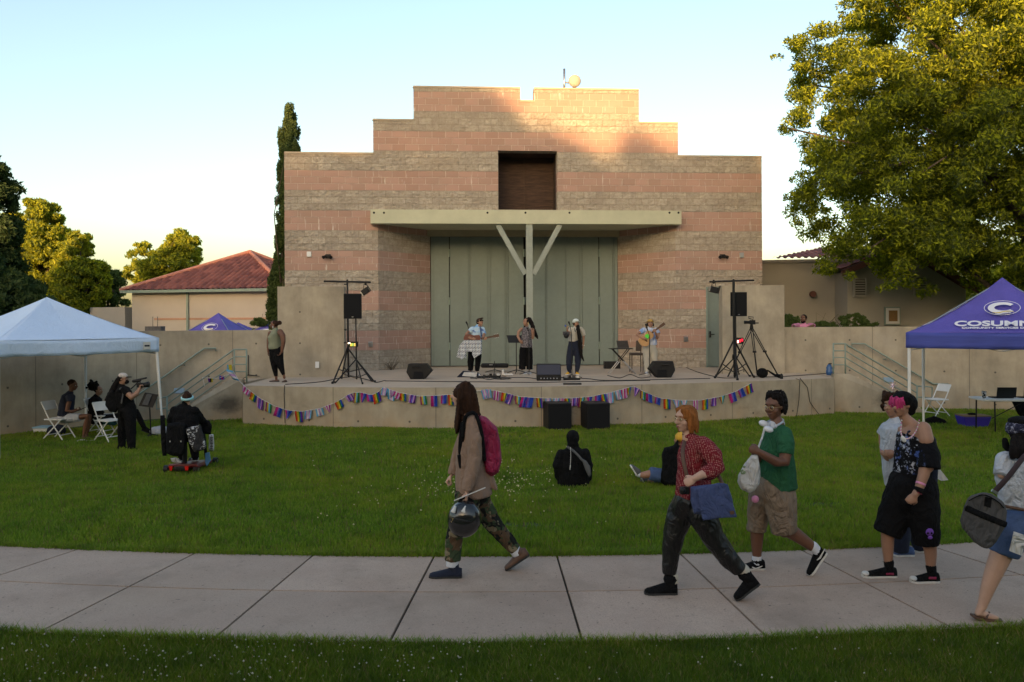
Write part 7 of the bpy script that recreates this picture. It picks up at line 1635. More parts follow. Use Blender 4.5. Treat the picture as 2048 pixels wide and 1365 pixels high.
# ---- subwoofers on the grass
for px, lab in ((1113, 'left of the two black subwoofers standing on the grass at the stage front'), (1190, 'right of the two black subwoofers standing on the grass at the stage front')):
    Yb = GY(px, 863, 0); W_ = 48 * Yb / F; H_ = 56 * Yb / F; p = XY(px + 2, Yb, 0); o = thing('subwoofer', lab, 'speaker', p, 'subwoofers'); rz = R(10)
    mb = MB(); mb.box(p + Vector((0, .3, H_ / 2)), (W_, .56, H_), rz); mb.build('cabinet', M['black'], o, bevel=.015); q = Matrix.Rotation(rz, 3, 'Z'); c = p + Vector((0, .3, H_ / 2))
    mb = MB(); mb.box(c + q @ Vector((0, -.29, 0)), (W_ * .94, .02, H_ * .94), rz); mb.build('grille', M['grille'], o); mb = MB(); mb.box(c + q @ Vector((.0, -.304, -H_ * .44)), (.09, .006, .02), rz); mb.build('badge', M['chrome'], o)

# ---- music stand, mic stands, keyboard, tables on stage
def mic_stand(px, py, toppx, toppy, label, boom=None, mic=True, name='microphone_stand', tall=True, legs=.3, px2=None):
    Y = GY(px, py, SZ); o = thing(name, label, 'microphone stand', G(px, py, SZ), 'microphone stands'); b = G(px, py, SZ); t = P(toppx, toppy, Y)
    MB().tube([b + Vector((0, 0, .08)), Vector((b.x, b.y, max(b.z + .1, t.z - (.0 if boom is None else .35))))] if boom is None else [b + Vector((0, 0, .08)), P(*boom, Y)], .011, 8).build('pole', M['blackm'], o, True)
    if boom is not None: MB().tube([P(*boom, Y), t], .009, 6).build('boom', M['blackm'], o, True)
    for a in (.5, 2.6, 4.7): MB().tube([b + Vector((0, 0, .09)), b + Vector((math.cos(a) * legs, math.sin(a) * legs, .012))], .010, 6).build('leg', M['blackm'], o, True)
    if mic: MB().tube([t, t + Vector((-.03, 0, .07))], [.013, .026], 10).build('microphone', M['black'], o, True)
    return o
mic_stand(942, 751, 935, 650, 'microphone stand in front of the guitarist in the black cap', boom=(941, 672))
mic_stand(1058, 750, 1057, 662, 'microphone stand in front of the singer', boom=(1058, 668))
mic_stand(1144, 757, 1140, 650, 'microphone stand in front of the musician in the white cap', boom=(1143, 668))
mic_stand(1299, 752, 1294, 655, 'microphone stand in front of the guitarist in the mustard hat', boom=(1299, 672))
mic_stand(1368, 734, 1367, 648, 'bare microphone stand standing alone beside the block wall on the right')
mic_stand(497, 757, 495, 711, 'short thin stand beside the left stair railing', mic=False, legs=.45)
mic_stand(989, 746, 989, 723, 'short empty stand in front of the black keyboard case', mic=False, legs=.32)
ms = thing('music_stand', 'black music stand in front of the singer', 'music stand', G(1033, 747, SZ), 'music stands'); Y = GY(1033, 747, SZ); b = G(1033, 747, SZ)
MB().tube([b + Vector((0, 0, .05)), P(1032.5, 686, Y)], .013, 8).build('pole', M['blackm'], ms, True)
for a in (.4, 2.6, 4.6): MB().tube([b + Vector((0, 0, .1)), b + Vector((math.cos(a) * .3, math.sin(a) * .3, .012))], .011, 6).build('leg', M['blackm'], ms, True)
MB().hexa([P(1013, 671, Y - .10), P(1049, 671, Y - .10), P(1053, 686, Y - .13), P(1017, 686, Y - .13), P(1013, 670, Y - .08), P(1049, 670, Y - .08), P(1054, 685, Y - .11), P(1017.5, 685.5, Y - .11)][0:0] + [P(1017, 686, Y - .12), P(1053, 686, Y - .12), P(1053, 686, Y - .10), P(1017, 686, Y - .10), P(1013, 671, Y + .0), P(1048, 671, Y + .0), P(1048, 671, Y + .02), P(1013, 671, Y + .02)]).build('desk', M['black'], ms)
ms = thing('music_stand', 'black music stand on the grass beside the white tent leg', 'music stand', G(300, 862), 'music stands'); Y = 17.4; k = 5.25
def c2(x, y): return 200 + x / 5.25, 700 + y / 5.25
b = XY(301, Y, 0); MB().tube([b + Vector((0, 0, .05)), P(*c2(522, 600), Y)], .015, 8).build('pole', M['blackm'], ms, True)
for a in (.4, 2.6, 4.6): MB().tube([b + Vector((0, 0, .1)), b + Vector((math.cos(a) * .3, math.sin(a) * .3, .012))], .011, 6).build('leg', M['blackm'], ms, True)
a = [P(*c2(*q), Y + d) for q, d in (((405, 590), -.05), ((552, 608), -.05), ((612, 470), .06), ((470, 448), .06))]; mb = MB(); mb.prism(a, (0, .015, 0)); mb.build('desk', M['black'], ms)
a = [P(*c2(*q), Y + d) for q, d in (((440, 575), -.075), ((500, 583), -.075), ((545, 470), .02), ((492, 462), .02))]; mb = MB(); mb.prism(a, (0, .01, 0)); mb.build('sheet', M['greyf'], ms)
kb = thing('keyboard_case', 'long black keyboard case lying before the doors', 'case', P(990, 738, 24.6)); Yk = 24.4
mb = MB(); mb.bar(P(962, 731.5, Yk), P(1017, 731.5, Yk), .30, .125, up=Vector((0, 0, 1))); 
mb.v = [(x, y, max(z, SZ + .01)) for x, y, z in mb.v]; mb.build('case_body', M['black'], kb, bevel=.04); MB().box(P(982, 730, Yk - .16), (.1, .01, .03)).build('label_plate', M['chrome'], kb)
# laptop table
Yt = GY(1245, 748, SZ); tt = thing('side_table', 'small folding X-leg table with a laptop on the right of the stage', 'table', G(1243, 748, SZ)); zt_ = P(1245, 697, Yt).z; xa, xb = P(1219, 697, Yt).x, P(1264, 697, Yt).x
mb = MB(); mb.hexa([Vector(q) for q in ((xa, Yt - .2, zt_ - .02), (xb, Yt - .2, zt_ - .02), (xb, Yt + .2, zt_ - .02), (xa, Yt + .2, zt_ - .02), (xa, Yt - .2, zt_), (xb, Yt - .2, zt_), (xb, Yt + .2, zt_), (xa, Yt + .2, zt_))]); mb.build('table_top', M['black'], tt)
for dy_ in (-.18, .18):
    for s in (0, 1):
        p0 = Vector((xa + .08 if s else xb - .1, Yt + dy_, zt_ - .02)); p1 = Vector((xb + .08 if s else xa - .02, Yt + dy_, SZ + .01)); m_ = p0.lerp(p1, .5)
        lg = MB(); lg.tube([p0, m_], .012, 6); lg.tube([m_, p1], .012, 6, mi=1); lg.build('leg', [M['blackm'], M['chrome']], tt, True)
lp = thing('laptop', 'open dark laptop on the small table on stage', 'laptop', Vector((xa + .3, Yt, zt_)), 'laptops'); c = P(1243, 697, Yt)
MB().box(Vector((c.x + .03, Yt + .0, zt_ + .01)), (.33, .22, .018)).build('base', M['greyf'], lp); MB().hexa([Vector(q) for q in ((c.x - .12, Yt - .11, zt_ + .02), (c.x + .2, Yt - .11, zt_ + .02), (c.x + .2, Yt - .095, zt_ + .02), (c.x - .12, Yt - .095, zt_ + .02), (c.x - .17, Yt - .18, zt_ + .22), (c.x + .15, Yt - .18, zt_ + .22), (c.x + .15, Yt - .165, zt_ + .22), (c.x - .17, Yt - .165, zt_ + .22))]).build('lid', M['grey_d'], lp)
# banquet chair on stage
ch = thing('banquet_chair', 'brown upholstered chair behind the guitarist in the mustard hat', 'chair', XY(1274, 23.9, SZ)); Yc = 23.9; mc = mat('brown upholstery', (.10, .075, .06), .85)
def c4(x, y): return 1220 + x / 9.1, 620 + y / 9.1
pa = [P(*c4(q[0], q[1]), Yc + q[2]) for q in ((475, 560, -.1), (575, 560, -.12), (570, 750, -.05), (470, 750, -.03))]; mb = MB(); mb.prism(pa, (0, .05, 0)); mb.build('backrest', mc, ch, bevel=.015)
z1 = P(*c4(470, 800), Yc).z; x0, x1 = P(*c4(365, 800), Yc).x, P(*c4(590, 800), Yc).x; mb = MB(); mb.hexa([Vector(q) for q in ((x0, Yc - .25, z1 - .04), (x1, Yc - .25, z1 - .04), (x1, Yc + .2, z1 - .04), (x0, Yc + .2, z1 - .04), (x0, Yc - .25, z1 + .03), (x1, Yc - .25, z1 + .03), (x1, Yc + .2, z1 + .03), (x0, Yc + .2, z1 + .03))]); mb.build('seat', mc, ch, bevel=.02)
for x, y in ((x0 + .02, -.23), (x1 - .02, -.23), (x0 + .02, .18), (x1 - .02, .18)): MB().tube([Vector((x, Yc + y, z1)), Vector((x, Yc + y, SZ + .01))], .013, 6).build('leg', M['blackm'], ch, True)
MB().tube([Vector((x1 - .05, Yc + .02, z1)), pa[1] + Vector((.01, 0, .03))], .013, 6).build('back_frame', M['blackm'], ch, True)
# small gear
def gear(name, label, cat, px, py, size, m, Y=None, z=SZ, rz=0, bev=.01):
    p = G(px, py, z); mb = MB(); mb.box(Vector((p.x, p.y + size[1] / 2, z + size[2] / 2)), size, rz); o = mb.build(name, m, None, False, bev); tag(o, label, cat); return o
# pedalboards with pedals
for px, py, lab in ((1144, 761, 'pedalboard at the feet of the musician in the white cap'), (985, 756, 'flat pedalboard between the guitarist in the black cap and the singer')):
    p = G(px, py, SZ); o = thing('pedalboard', lab, 'pedalboard', p, 'pedalboards'); MB().box(p + Vector((0, .1, .03)), (.42, .2, .05)).build('board', M['black'], o, bevel=.006)
    for k in range(4): MB().box(p + Vector((-.15 + .1 * k, .08, .08)), (.07, .12, .05)).build('pedal', [M['chrome'], M['black'], M['grey_d'], M['sole_w']][k], o, bevel=.005)
gear('floor_wedge', 'flat black bar lying at the front edge of the stage', 'box', 1145, 770, (.43, .1, .035), M['black'])
gear('amplifier_box', 'low black box against the doors beside the laptop table', 'box', 1225, 738, (.5, .3, .22), M['black'])
p = G(934, 755, SZ); o = MB(); o.prism([p + Vector(q) for q in ((-.28, 0, 0), (.3, 0, 0), (.3, 0, .12), (-.12, 0, .16))], (0, .3, 0)); tag(o.build('equipment_bag', M['b_navy'], None, False, .01), 'open navy equipment bag beside the feet of the guitarist in the black cap', 'bag')
p = G(936, 756, SZ); o = MB(); o.prism([p + Vector(q) for q in ((-.16, -.01, .05), (.22, -.01, .02), (.25, -.01, .14), (-.1, -.01, .15))], (0, .02, 0)); tag(o.build('paper', M['totew']), 'white paper spilling from the navy equipment bag', 'paper')
p = G(1006, 752, SZ); o = MB(); o.tube([p + Vector((0, 0, .04)), p + Vector((.0, 0, .14))], .035, 10); o.tube([p + Vector((0, 0, .03)), p + Vector((.25, 0, .03))], .03, 8); tag(o.build('white_cup', M['sole_w'], None, True), 'small white cup and cloth on the stage floor among the cables', 'cup')
p = G(1527, 757, SZ); o = thing('equipment_bag', 'round black bag at the foot of the camera tripod', 'bag', p); mb = MB(); mb.ell(p + Vector((0, .1, .13)), (.15, .12, .13)); q = mb.build('bag_body', M['b_black'], o, True); MB().tube([p + Vector((.12, .05, .2)), p + Vector((.3, .05, .08)), p + Vector((.42, .05, .05))], [.02, .03, .05], 8).build('strap', M['b_black'], o, True)
p = G(1563, 758, SZ); o = MB(); o.tube([p + Vector((0, 0, .02)), p + Vector((0, 0, .10))], [.045, .035], 10); tag(o.build('black_cup', M['black'], None, True), 'small black cup at the right end of the stage edge', 'cup')
p = G(1660, 751, SZ); o = thing('water_jug', 'blue water jug with a black lid at the right end of the stage', 'jug', p); MB().tube([p + Vector((0, .05, .06)), p + Vector((0, .05, .13)), p + Vector((0, .05, .15)), p + Vector((0, .05, .2)), p + Vector((0, .05, .24))], [.085, .085, .07, .085, .06], 14).build('bottle', mat('blue plastic', (.03, .10, .26), .3), o, True); MB().tube([p + Vector((0, .05, .27)), p + Vector((0, .05, .30)), p + Vector((.06, .05, .31))], [.035, .03, .012], 10).build('lid', M['black'], o, True)
# cables
def cable(pts, label, z=SZ, r=.010, group='cables on the stage'):
    ps = []
    for i, q in enumerate(pts):
        if len(q) == 3: ps.append(Vector(q) if False else P(q[0], q[1], q[2]))
        else: ps.append(G(q[0], q[1], z) + Vector((0, 0, r)))
    sm_ = []
    for i in range(len(ps) - 1):
        p0 = ps[max(0, i - 1)]; p1 = ps[i]; p2 = ps[i + 1]; p3 = ps[min(len(ps) - 1, i + 2)]
        for k in range(6):
            t = k / 6; sm_.append(.5 * ((2 * p1) + (p2 - p0) * t + (2 * p0 - 5 * p1 + 4 * p2 - p3) * t * t + (3 * p1 - p0 - 3 * p2 + p3) * t ** 3))
    sm_.append(ps[-1]); o = MB().tube(sm_, r, 6).build('cable', M['cable'], None, True); tag(o, label, 'cable', group)
cable([(571, 770), (640, 765), (680, 757), (700, 755)], 'cable running along the left stage edge to the left stands'); cable([(770, 763), (860, 764), (960, 765), (1070, 766), (1180, 764), (1300, 762)], 'long cable running along the front edge of the stage')
cable([(700, 752), (740, 762), (752, 766), (770, 762)], 'cable looped round the feet of the left stands'); cable([(950, 752), (975, 760), (1000, 757), (1025, 756), (1060, 757), (1085, 761)], 'cable from the left pedalboard to the middle monitor')
cable([(1120, 756), (1150, 757), (1180, 759), (1210, 762), (1290, 761), (1330, 760), (1420, 758)], 'thick cable from the middle monitor to the right stand'); cable([(1370, 735), (1395, 745), (1420, 752), (1445, 757), (1475, 757)], 'cable curling from the bare microphone stand to the right stands')
cable([(1500, 753), (1540, 755), (1600, 752), (1640, 749), (1664, 747)], 'cable from the tripod to the water jug'); cable([(1215, 752), (1240, 757), (1260, 750), (1280, 757), (1300, 755)], 'cable tangle under the laptop table')
a = [on_front(569, 771, -.02), on_front(568, 790, -.02), on_front(569, 820, -.02), on_front(570, 846, -.02)]; o = MB().tube(a, .008, 6).build('cable', M['cable'], None, True); tag(o, 'cable hanging down the left part of the stage front', 'cable', 'cables on the stage')
a = [on_front(1592, 758, -.02), on_front(1600, 760, -.02), on_front(1598, 800, -.02), on_front(1593, 834, -.03)]; o = MB().tube(a, .008, 6).build('cable', M['cable'], None, True); tag(o, 'cable hanging down the right part of the stage front', 'cable', 'cables on the stage')
a = [on_front(1600, 757, -.02), on_front(1615, 775, -.02), on_front(1620, 805, -.02), on_front(1640, 832, -.03)]; o = MB().tube(a, .008, 6).build('cable', M['cable'], None, True); tag(o, 'curved cable hanging beside the right corner of the stage front', 'cable', 'cables on the stage')
# snarl of cables at the singer's feet
mb = MB(); rnd = random.Random(23)
for k in range(16):
    c = G(rnd.uniform(950, 1010), rnd.uniform(752, 760), SZ); r_ = rnd.uniform(.06, .16); ph = rnd.uniform(0, 6); pts = [c + Vector((math.cos(ph + t) * r_ * 1.5, math.sin(ph + t) * r_, .012 + .02 * rnd.random())) for t in np.linspace(0, rnd.uniform(4, 9), 14)]; mb.tube(pts, .007, 5)
o = mb.build('cable_tangle', M['cable'], None, True); tag(o, 'tangle of black cables on the floor between the two left musicians', 'cables')

# ---- tents
def tent(name, label, A_, fdir, sdir, size, ez0, ez1, apz, mtop, mval, legs, sag=.0, group=None, legm=None, zg=0.0, lean=None):
    """A_: front corner; fdir along the front edge, sdir away from it"""
    A_ = Vector(A_); fd = Vector(fdir).normalized(); sd_ = Vector(sdir).normalized(); c4_ = [A_, A_ + fd * size, A_ + fd * size + sd_ * size, A_ + sd_ * size]
    ap = sum(c4_, Vector()) / 4; ap.z = apz; t = thing(name, label, 'tent', Vector((ap.x, ap.y, zg)), group)
    N = 24; mb = MB()
    for i in range(4):
        a = c4_[i].copy(); b = c4_[(i + 1) % 4].copy(); a.z = b.z = ez1
        g = []
        for j in range(N + 1):
            v = j / N; row = []
            for k in range(N + 1):
                u = k / N; e = a.lerp(b, u); p = e.lerp(ap, v); bow = sag * 4 * v * (1 - v); edge = 1 - abs(2 * u - 1)
                p.z -= bow + .05 * edge * (1 - v) * v * 4; row.append(p)
            g.append(row)
        base = len(mb.v)
        for r_ in g: mb.v += [tuple(p) for p in r_]
        for j in range(N):
            for k in range(N):
                o_ = base + j * (N + 1) + k; mb.f.append((o_, o_ + 1, o_ + N + 2, o_ + N + 1)); mb.mi.append(0); mb.uv.append(None)
    can = mb.build('canopy', mtop, t, True); s_ = can.modifiers.new('solid', 'SOLIDIFY'); s_.thickness = .006; s_.offset = -1
    if ez0 is not None:
        mb = MB()
        for i in range(4):
            a = c4_[i]; b = c4_[(i + 1) % 4]; M_ = 40; base = len(mb.v); nn_ = (b - a).normalized().cross(Vector((0, 0, 1)))
            for k in range(M_ + 1):
                u = k / M_; p = a.lerp(b, u)
                for j in range(5):
                    v = j / 4; off = .012 * math.sin(u * 40 + v * 3) * v + .02 * math.sin(u * 9) * v; mb.v.append((p.x + nn_.x * off, p.y + nn_.y * off, ez1 + .002 - (ez1 - ez0) * v - .012 * math.sin(math.pi * u)))
            for k in range(M_):
                for j in range(4): o_ = base + k * 5 + j; mb.f.append((o_, o_ + 1, o_ + 6, o_ + 5)); mb.mi.append(0); mb.uv.append(None)
        vo = mb.build('valance', mval, t, True); s_ = vo.modifiers.new('solid', 'SOLIDIFY'); s_.thickness = .004; s_.offset = 1
    for i in legs:
        c = c4_[i].lerp(ap, .03); q = Vector((c.x, c.y, zg)); 
        if lean and i in lean: q.x += lean[i]
        MB().tube([q, q.lerp(Vector((c.x, c.y, ez1)), .45)], .024, 8).build('leg', legm or M['white'], t, True); MB().tube([q.lerp(Vector((c.x, c.y, ez1)), .42), Vector((c.x, c.y, ez1 - .03))], .030, 8).build('upper_leg', legm or M['white'], t, True)
        MB().box(q + Vector((0, 0, .01)), (.09, .09, .015)).build('foot', M['chrome'], t)
    fr_ = MB()
    for i in range(4):
        a = c4_[i].lerp(ap, .03); b = c4_[(i + 1) % 4].lerp(ap, .03); a.z = b.z = ez1 - .05; a2 = a.copy(); b2 = b.copy(); a2.z = b2.z = ez1 - .32
        m_ = a.lerp(b, .5); m2 = a2.lerp(b2, .5); 
        for p0, p1 in ((a, m2), (a2, m_), (m_, b2), (m2, b)): fr_.tube([p0, p1], .011, 6)
        fr_.tube([a, Vector((ap.x, ap.y, apz - .06))], .013, 6)
    fr_.build('frame', legm or M['chrome'], t, True)
    return t, can, c4_, ap
Rc = XY(318, 17.0); fd = Vector((-1.8, -2.4, 0)); sdv = Vector((-2.4, 1.8, 0))
t, can, c4_, ap = tent('tent', 'pale blue-white pop-up tent at the left edge of the lawn', Rc, fd, sdv, 3.05, 1.85, 2.13, 2.97, M['canvas_w'], M['canvas_w'], (0, 1, 2, 3), sag=.04, lean={0: .15})
lg = MB(); d = -fd.normalized(); nrm = Vector((.8, -.6, 0)); c = Rc + fd.normalized() * .28; mb = MB(); mb.box(Vector((c.x, c.y, 1.98)) + nrm * .028, (.15, .15, .008), M=Matrix((fd.normalized(), Vector((0, 0, 1)), nrm)).transposed()); l_ = mb.build('maker_patch', M['sole_w'], t)
mb = MB(); mb.tube([Vector((c.x, c.y, 1.98)) + nrm * .036 - fd.normalized() * .05, Vector((c.x, c.y, 1.98)) + nrm * .036 + fd.normalized() * .05], [(.016, .004)] * 2, 8); mb.build('patch_mark', M['b_navy'], l_, True)
def text(body, size, m, parent, pos, xa, ya, name='lettering', bold=0, xs=1.0, slant=0):
    cu = bpy.data.curves.new(name, 'FONT'); cu.body = body; cu.size = size; cu.extrude = .002; cu.align_x = 'CENTER'; cu.offset = bold; cu.shear = slant
    o = bpy.data.objects.new(name, cu); COL.objects.link(o); za = xa.cross(ya)
    dg = bpy.context.evaluated_depsgraph_get(); me = bpy.data.meshes.new_from_object(o.evaluated_get(dg)); COL.objects.unlink(o); bpy.data.objects.remove(o)
    for v in me.vertices: v.co = pos + xa * (v.co.x * xs) + ya * v.co.y + za * v.co.z
    me.materials.clear(); me.materials.append(m); o = bpy.data.objects.new(name, me); COL.objects.link(o); attach(o, parent); return o
def emblem(parent, pos, xa, ya, s):
    za = xa.cross(ya)
    def W(x, y, z=.006): return pos + xa * (x * s) + ya * (y * s) + za * z
    ring = [W(1.0 * math.cos(a), .82 * math.sin(a)) for a in np.linspace(0, 2 * math.pi, 49)]
    MB().tube(ring, [(.016 * s * 1.3, .004)] * len(ring), 6, A=za, cap='flat').build('emblem_ring', M['printw'], parent, True)
    out = []; inn = []
    for a in np.linspace(R(38), R(322), 40):
        out.append(W(.80 * math.cos(a), .66 * math.sin(a))); inn.append(W(.80 * math.cos(a) * .62 + .06, .66 * math.sin(a) * .52 + .02))
    mb = MB(); n = len(out); mb.add(out + inn, [(i, i + 1, n + i + 1, n + i) for i in range(n - 1)]); o = mb.build('emblem_letter', M['printw'], parent); q = o.modifiers.new('solid', 'SOLIDIFY'); q.thickness = .004
    for yo, m_, r_ in ((-.50, M['printy'], 1), (-.62, M['printw'], .7)):
        pts = [W(-.55 * r_ + 1.2 * r_ * t, yo + .09 * math.sin(t * 6.0 + 3.4), .010) for t in np.linspace(0, 1, 16)]
        MB().tube(pts, [(.055 * s * math.sin(math.pi * min(1, max(.03, t))) + .004, .003) for t in np.linspace(0, 1, 16)], 6, A=za).build('emblem_wave', m_, parent, True)
def brand(can, c4_, ap, i, ez1, sag, full=True):
    a = c4_[i].copy(); b = c4_[(i + 1) % 4].copy(); a.z = b.z = ez1; xa = (b - a).normalized(); m_ = a.lerp(b, .5); ya = (ap - m_).normalized(); za = xa.cross(ya)
    L_ = (ap - m_).length
    def at(v): return m_.lerp(ap, v) - Vector((0, 0, sag * 4 * v * (1 - v))) + za * .03
    ya1 = (at(.62) - at(.38)).normalized(); emblem(can, at(.5), xa, ya1, .28 if full else .33)
    if full:
        ya2 = (at(.24) - at(.12)).normalized(); text('COSUMNES', .27, M['printw'], can, at(.14), xa, ya2, bold=.009, xs=1.05); text('COMMUNITY SERVICES DISTRICT', .088, M['printw'], can, at(.07), xa, ya2, bold=.003, xs=.94)
A_ = XY(1812, 15.0); th = R(31); fd = Vector((math.cos(th), -math.sin(th), 0)); sdv = Vector((math.sin(th), math.cos(th), 0))
t, can, c4_, ap = tent('tent', 'purple pop-up tent with a white emblem at the right edge', A_, fd, sdv, 3.0, 1.92, 2.2, 3.22, M['canvas_p'], M['valance_p'], (0, 1, 2, 3), sag=.10, group='purple canopies')
brand(can, c4_, ap, 0, 2.2, .10); brand(can, c4_, ap, 3, 2.2, .10)
for px, py, Y, lab, a_ in ((437, 626, 35.0, 'largest purple canopy peak above the left retaining wall', 8), (477, 645, 37.5, 'small purple canopy peak just right of the largest one', 5), (543, 643, 34.0, 'purple canopy peak partly hidden by the cypress and the person in the tank top', 0)):
    ap_ = P(px, py, Y); s = 2.9; th = R(a_); fd = Vector((math.cos(th), -math.sin(th), 0)); sdv = Vector((math.sin(th), math.cos(th), 0)); A_ = Vector((ap_.x, ap_.y, 0)) - fd * s / 2 - sdv * s / 2
    t, can, c4_, ap = tent('tent', lab, A_, fd, sdv, s, 1.5, 1.78, ap_.z, M['canvas_p'], M['valance_p'], (0, 1, 2, 3), sag=.08, group='purple canopies'); brand(can, c4_, ap, 0, 1.78, .08, False)

# ---- folding chairs
def folding_chair():
    t = thing('folding_chair', 'x', 'chair', (0, 0, 0), 'white folding chairs'); m = M['white']     # faces +x, origin at floor centre
    mb = MB(); mb.box((.0, 0, .445), (.40, .40, .03)); mb.build('seat', m, t, bevel=.012)
    for s in (-1, 1):
        MB().tube([(.24, .2 * s, .01), (-.10, .2 * s, .50), (-.25, .2 * s, .80)], .013, 8).build('leg', m, t, True)
        MB().tube([(-.26, .18 * s, .01), (.16, .18 * s, .43)], .013, 8).build('leg', m, t, True)
    mb = MB(); mb.hexa([Vector(q) for q in ((-.19, -.2, .64), (-.175, -.2, .64), (-.175, .2, .64), (-.19, .2, .64), (-.27, -.2, .82), (-.255, -.2, .82), (-.255, .2, .82), (-.27, .2, .82))]); mb.build('backrest', m, t, bevel=.01)
    for x_ in (-.16, .16): MB().tube([(x_, -.19, .12), (x_, .19, .12)], .010, 6).build('crossbar', m, t, True)
    return t
c0 = folding_chair()
c5 = lambda x, y: (x / 6.204, 700 + y / 6.204)
for i, (px, Y, rz, lab) in enumerate(((117, 17.3, R(-8), 'white folding chair under the person in the navy T-shirt'), (200, 17.9, R(-10), 'white folding chair under the person with the curly ponytail'), (218, 17.0, R(-25), 'white folding chair right behind the camera operator'), (1872, 20.6, R(195), 'empty white folding chair under the purple tent near the right stair rail'))):
    c = c0 if i == 0 else copy_tree(c0); c.location = XY(px, Y, 0); c.rotation_euler = (0, 0, rz); c['label'] = lab

# ---- right table and things
Yt = 17.8; tb = thing('folding_table', 'white-topped folding table with laptops under the purple tent', 'table', XY(2010, Yt)); zt_ = .74; x0 = P(1948, 795, Yt).x
mb = MB(); mb.hexa([Vector(q) for q in ((x0, Yt - .35, zt_ - .045), (x0 + 1.85, Yt - .55, zt_ - .045), (x0 + 1.95, Yt + .2, zt_ - .045), (x0 + .1, Yt + .4, zt_ - .045), (x0, Yt - .35, zt_), (x0 + 1.85, Yt - .55, zt_), (x0 + 1.95, Yt + .2, zt_), (x0 + .1, Yt + .4, zt_))]); mb.build('table_top', M['white'], tb, bevel=.012)
for a, b in (((x0 + .27, -.3), (x0 + .27, -.32)), ((x0 + .22, .3), (x0 + .22, .32)), ((x0 + 1.6, -.45), (x0 + 1.6, -.45)), ((x0 + 1.7, .15), (x0 + 1.7, .15))): MB().tube([(a[0], Yt + a[1], zt_ - .05), (b[0], Yt + b[1], 0)], .016, 8).build('leg', M['blackm'], tb, True)
MB().tube([(x0 + .27, Yt - .2, .32), (x0 + .95, Yt - .25, zt_ - .05)], .010, 6).build('brace', M['blackm'], tb, True)
for dx, w_, h_, lab in ((.42, .40, .24, 'dark laptop seen from behind on the tent table, left of the pair'), (1.0, .42, .30, 'larger dark laptop on the tent table at the picture edge')):
    o = thing('laptop', lab, 'laptop', (x0 + dx + .1, Yt, zt_), 'laptops'); MB().box((x0 + dx + .15, Yt - .02, zt_ + .012), (w_, .26, .018)).build('base', M['black'], o); MB().hexa([Vector(q) for q in ((x0 + dx - .03, Yt - .17, zt_ + .02), (x0 + dx + w_ - .03, Yt - .19, zt_ + .02), (x0 + dx + w_ - .03, Yt - .175, zt_ + .02), (x0 + dx - .03, Yt - .155, zt_ + .02), (x0 + dx - .04, Yt - .22, zt_ + h_), (x0 + dx + w_ - .04, Yt - .24, zt_ + h_), (x0 + dx + w_ - .04, Yt - .225, zt_ + h_), (x0 + dx - .04, Yt - .205, zt_ + h_))]).build('lid', M['black'], o)
def cow(n, l, v): return mixc(n, l, mrange(n, l, noise_n(n, l, v, 34, 1), .50, .53), (.62, .60, .58), (.02, .02, .02))
o = MB(); o.tube([(x0 + .16, Yt - .1, zt_), (x0 + .16, Yt - .1, zt_ + .15)], [.034, .048], 14, cap='flat'); tag(o.build('paper_cup', patmat('black and white blotched cup', cow), None, True), 'black and white blotched paper cup on the tent table corner', 'cup')
p = XY(1945, 18.6); o = thing('storage_tub', 'blue purple plastic tub on the grass under the tent table', 'tub', p); mb = MB(); H_ = .26; mb.hexa([p + Vector(q) for q in ((-.24, -.17, 0), (.24, -.17, 0), (.24, .17, 0), (-.24, .17, 0), (-.31, -.21, H_), (.31, -.21, H_), (.31, .21, H_), (-.31, .21, H_))]); mb.build('tub_body', mat('violet blue plastic', (.045, .03, .38), .4), o, bevel=.02); mb = MB(); mb.box(p + Vector((0, 0, H_ + .012)), (.62, .44, .02)); mb.build('cardboard', mat('cardboard', (.20, .135, .075), .9), o); MB().ell(p + Vector((-.02, 0, H_ + .04)), (.10, .08, .03)).build('black_item', M['b_black'], o, True)
f = Fig('x', 0, 0, 1, 19.0); bpy.data.objects.remove(f.o)
o = slab(f, 'black_jacket', M['b_black'], [(1850, 838), (1868, 832), (1890, 840), (1898, 850), (1852, 852)], -.1, .3, None, .014, 3); tag(o, 'black cloth heaped on the grass below the empty folding chair', 'jacket')
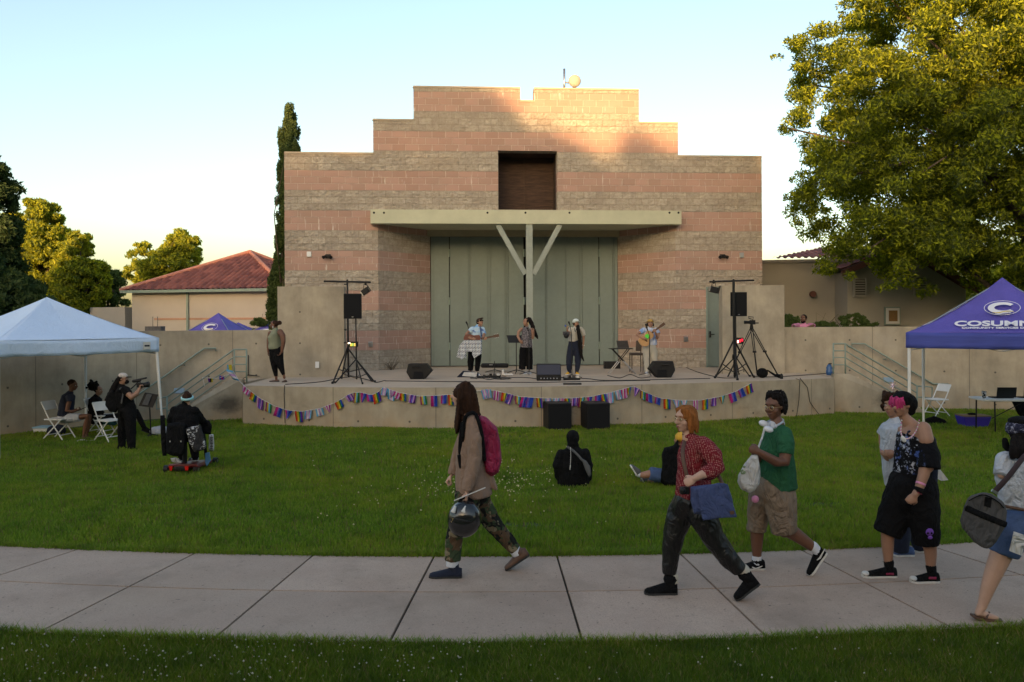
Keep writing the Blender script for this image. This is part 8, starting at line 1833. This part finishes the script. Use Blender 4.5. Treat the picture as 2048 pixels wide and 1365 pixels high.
f = Fig('x', 0, 0, 1, 18.6); bpy.data.objects.remove(f.o)
o = slab(f, 'black_bag', M['b_black'], [(2022, 800), (2060, 796), (2110, 800), (2110, 860), (2060, 850), (2035, 828)], -.2, .2, None, .014, 4); tag(o, 'dark rounded bag hanging under the tent table at the picture edge', 'bag')
# ---- tubs, bags at the left
p = XY(88, 18.3); o = thing('storage_tub', 'white plastic tub with a pale blue lid behind the left folding chair', 'tub', p); mb = MB(); mb.hexa([p + Vector(q) for q in ((-.14, -.15, 0), (.2, -.15, 0), (.2, .15, 0), (-.14, .15, 0), (-.17, -.17, .13), (.23, -.17, .13), (.23, .17, .13), (-.17, .17, .13))]); mb.build('tub_body', M['white'], o, bevel=.01); MB().box(p + Vector((.03, 0, .15)), (.42, .36, .03)).build('lid', mat('pale blue lid', (.25, .42, .55), .5), o, bevel=.008)
for px, Y, r_, lab, m_ in ((112, 17.9, (.2, .16, .13), 'dark navy bag on the grass under the left folding chair', M['b_navy']), (246, 17.9, (.14, .12, .16), 'grey bag between the folding chairs and the boots', M['greyf']), (318, 17.8, (.22, .16, .12), 'pale patterned bag on the grass beside the tent leg', M['whitec'])):
    q = XY(px, Y); mb = MB(); mb.ell(q + Vector((0, 0, r_[2] * .9)), r_, None, 16, 10); b_ = mb.build('bag', m_, None, True); remesh(b_, .02, 2, .05, .15); tag(b_, lab, 'bag')
o = MB(); q = XY(163, 17.0); o.ell(q + Vector((0, 0, .02)), (.12, .08, .03)); o.ell(q + Vector((.2, -.03, .02)), (.08, .06, .02)); tag(o.build('paper_scraps', M['sole_w'], None, True), 'white sandals lying on the grass before the seated person', 'sandals')
for px, py, Y, lab in ((358, 782, 20.6, 'pale blue sheet of paper on the left steps'), (1777, 760, 21.9, 'pale blue sheet of paper on the right steps')):
    c = P(px, py, Y); o = MB(); o.box(c, (.26, .02, .14), .1, M=Matrix.Rotation(R(-30), 3, 'X')); tag(o.build('paper', mat('pale blue paper', (.25, .33, .40), .7)), lab, 'paper')
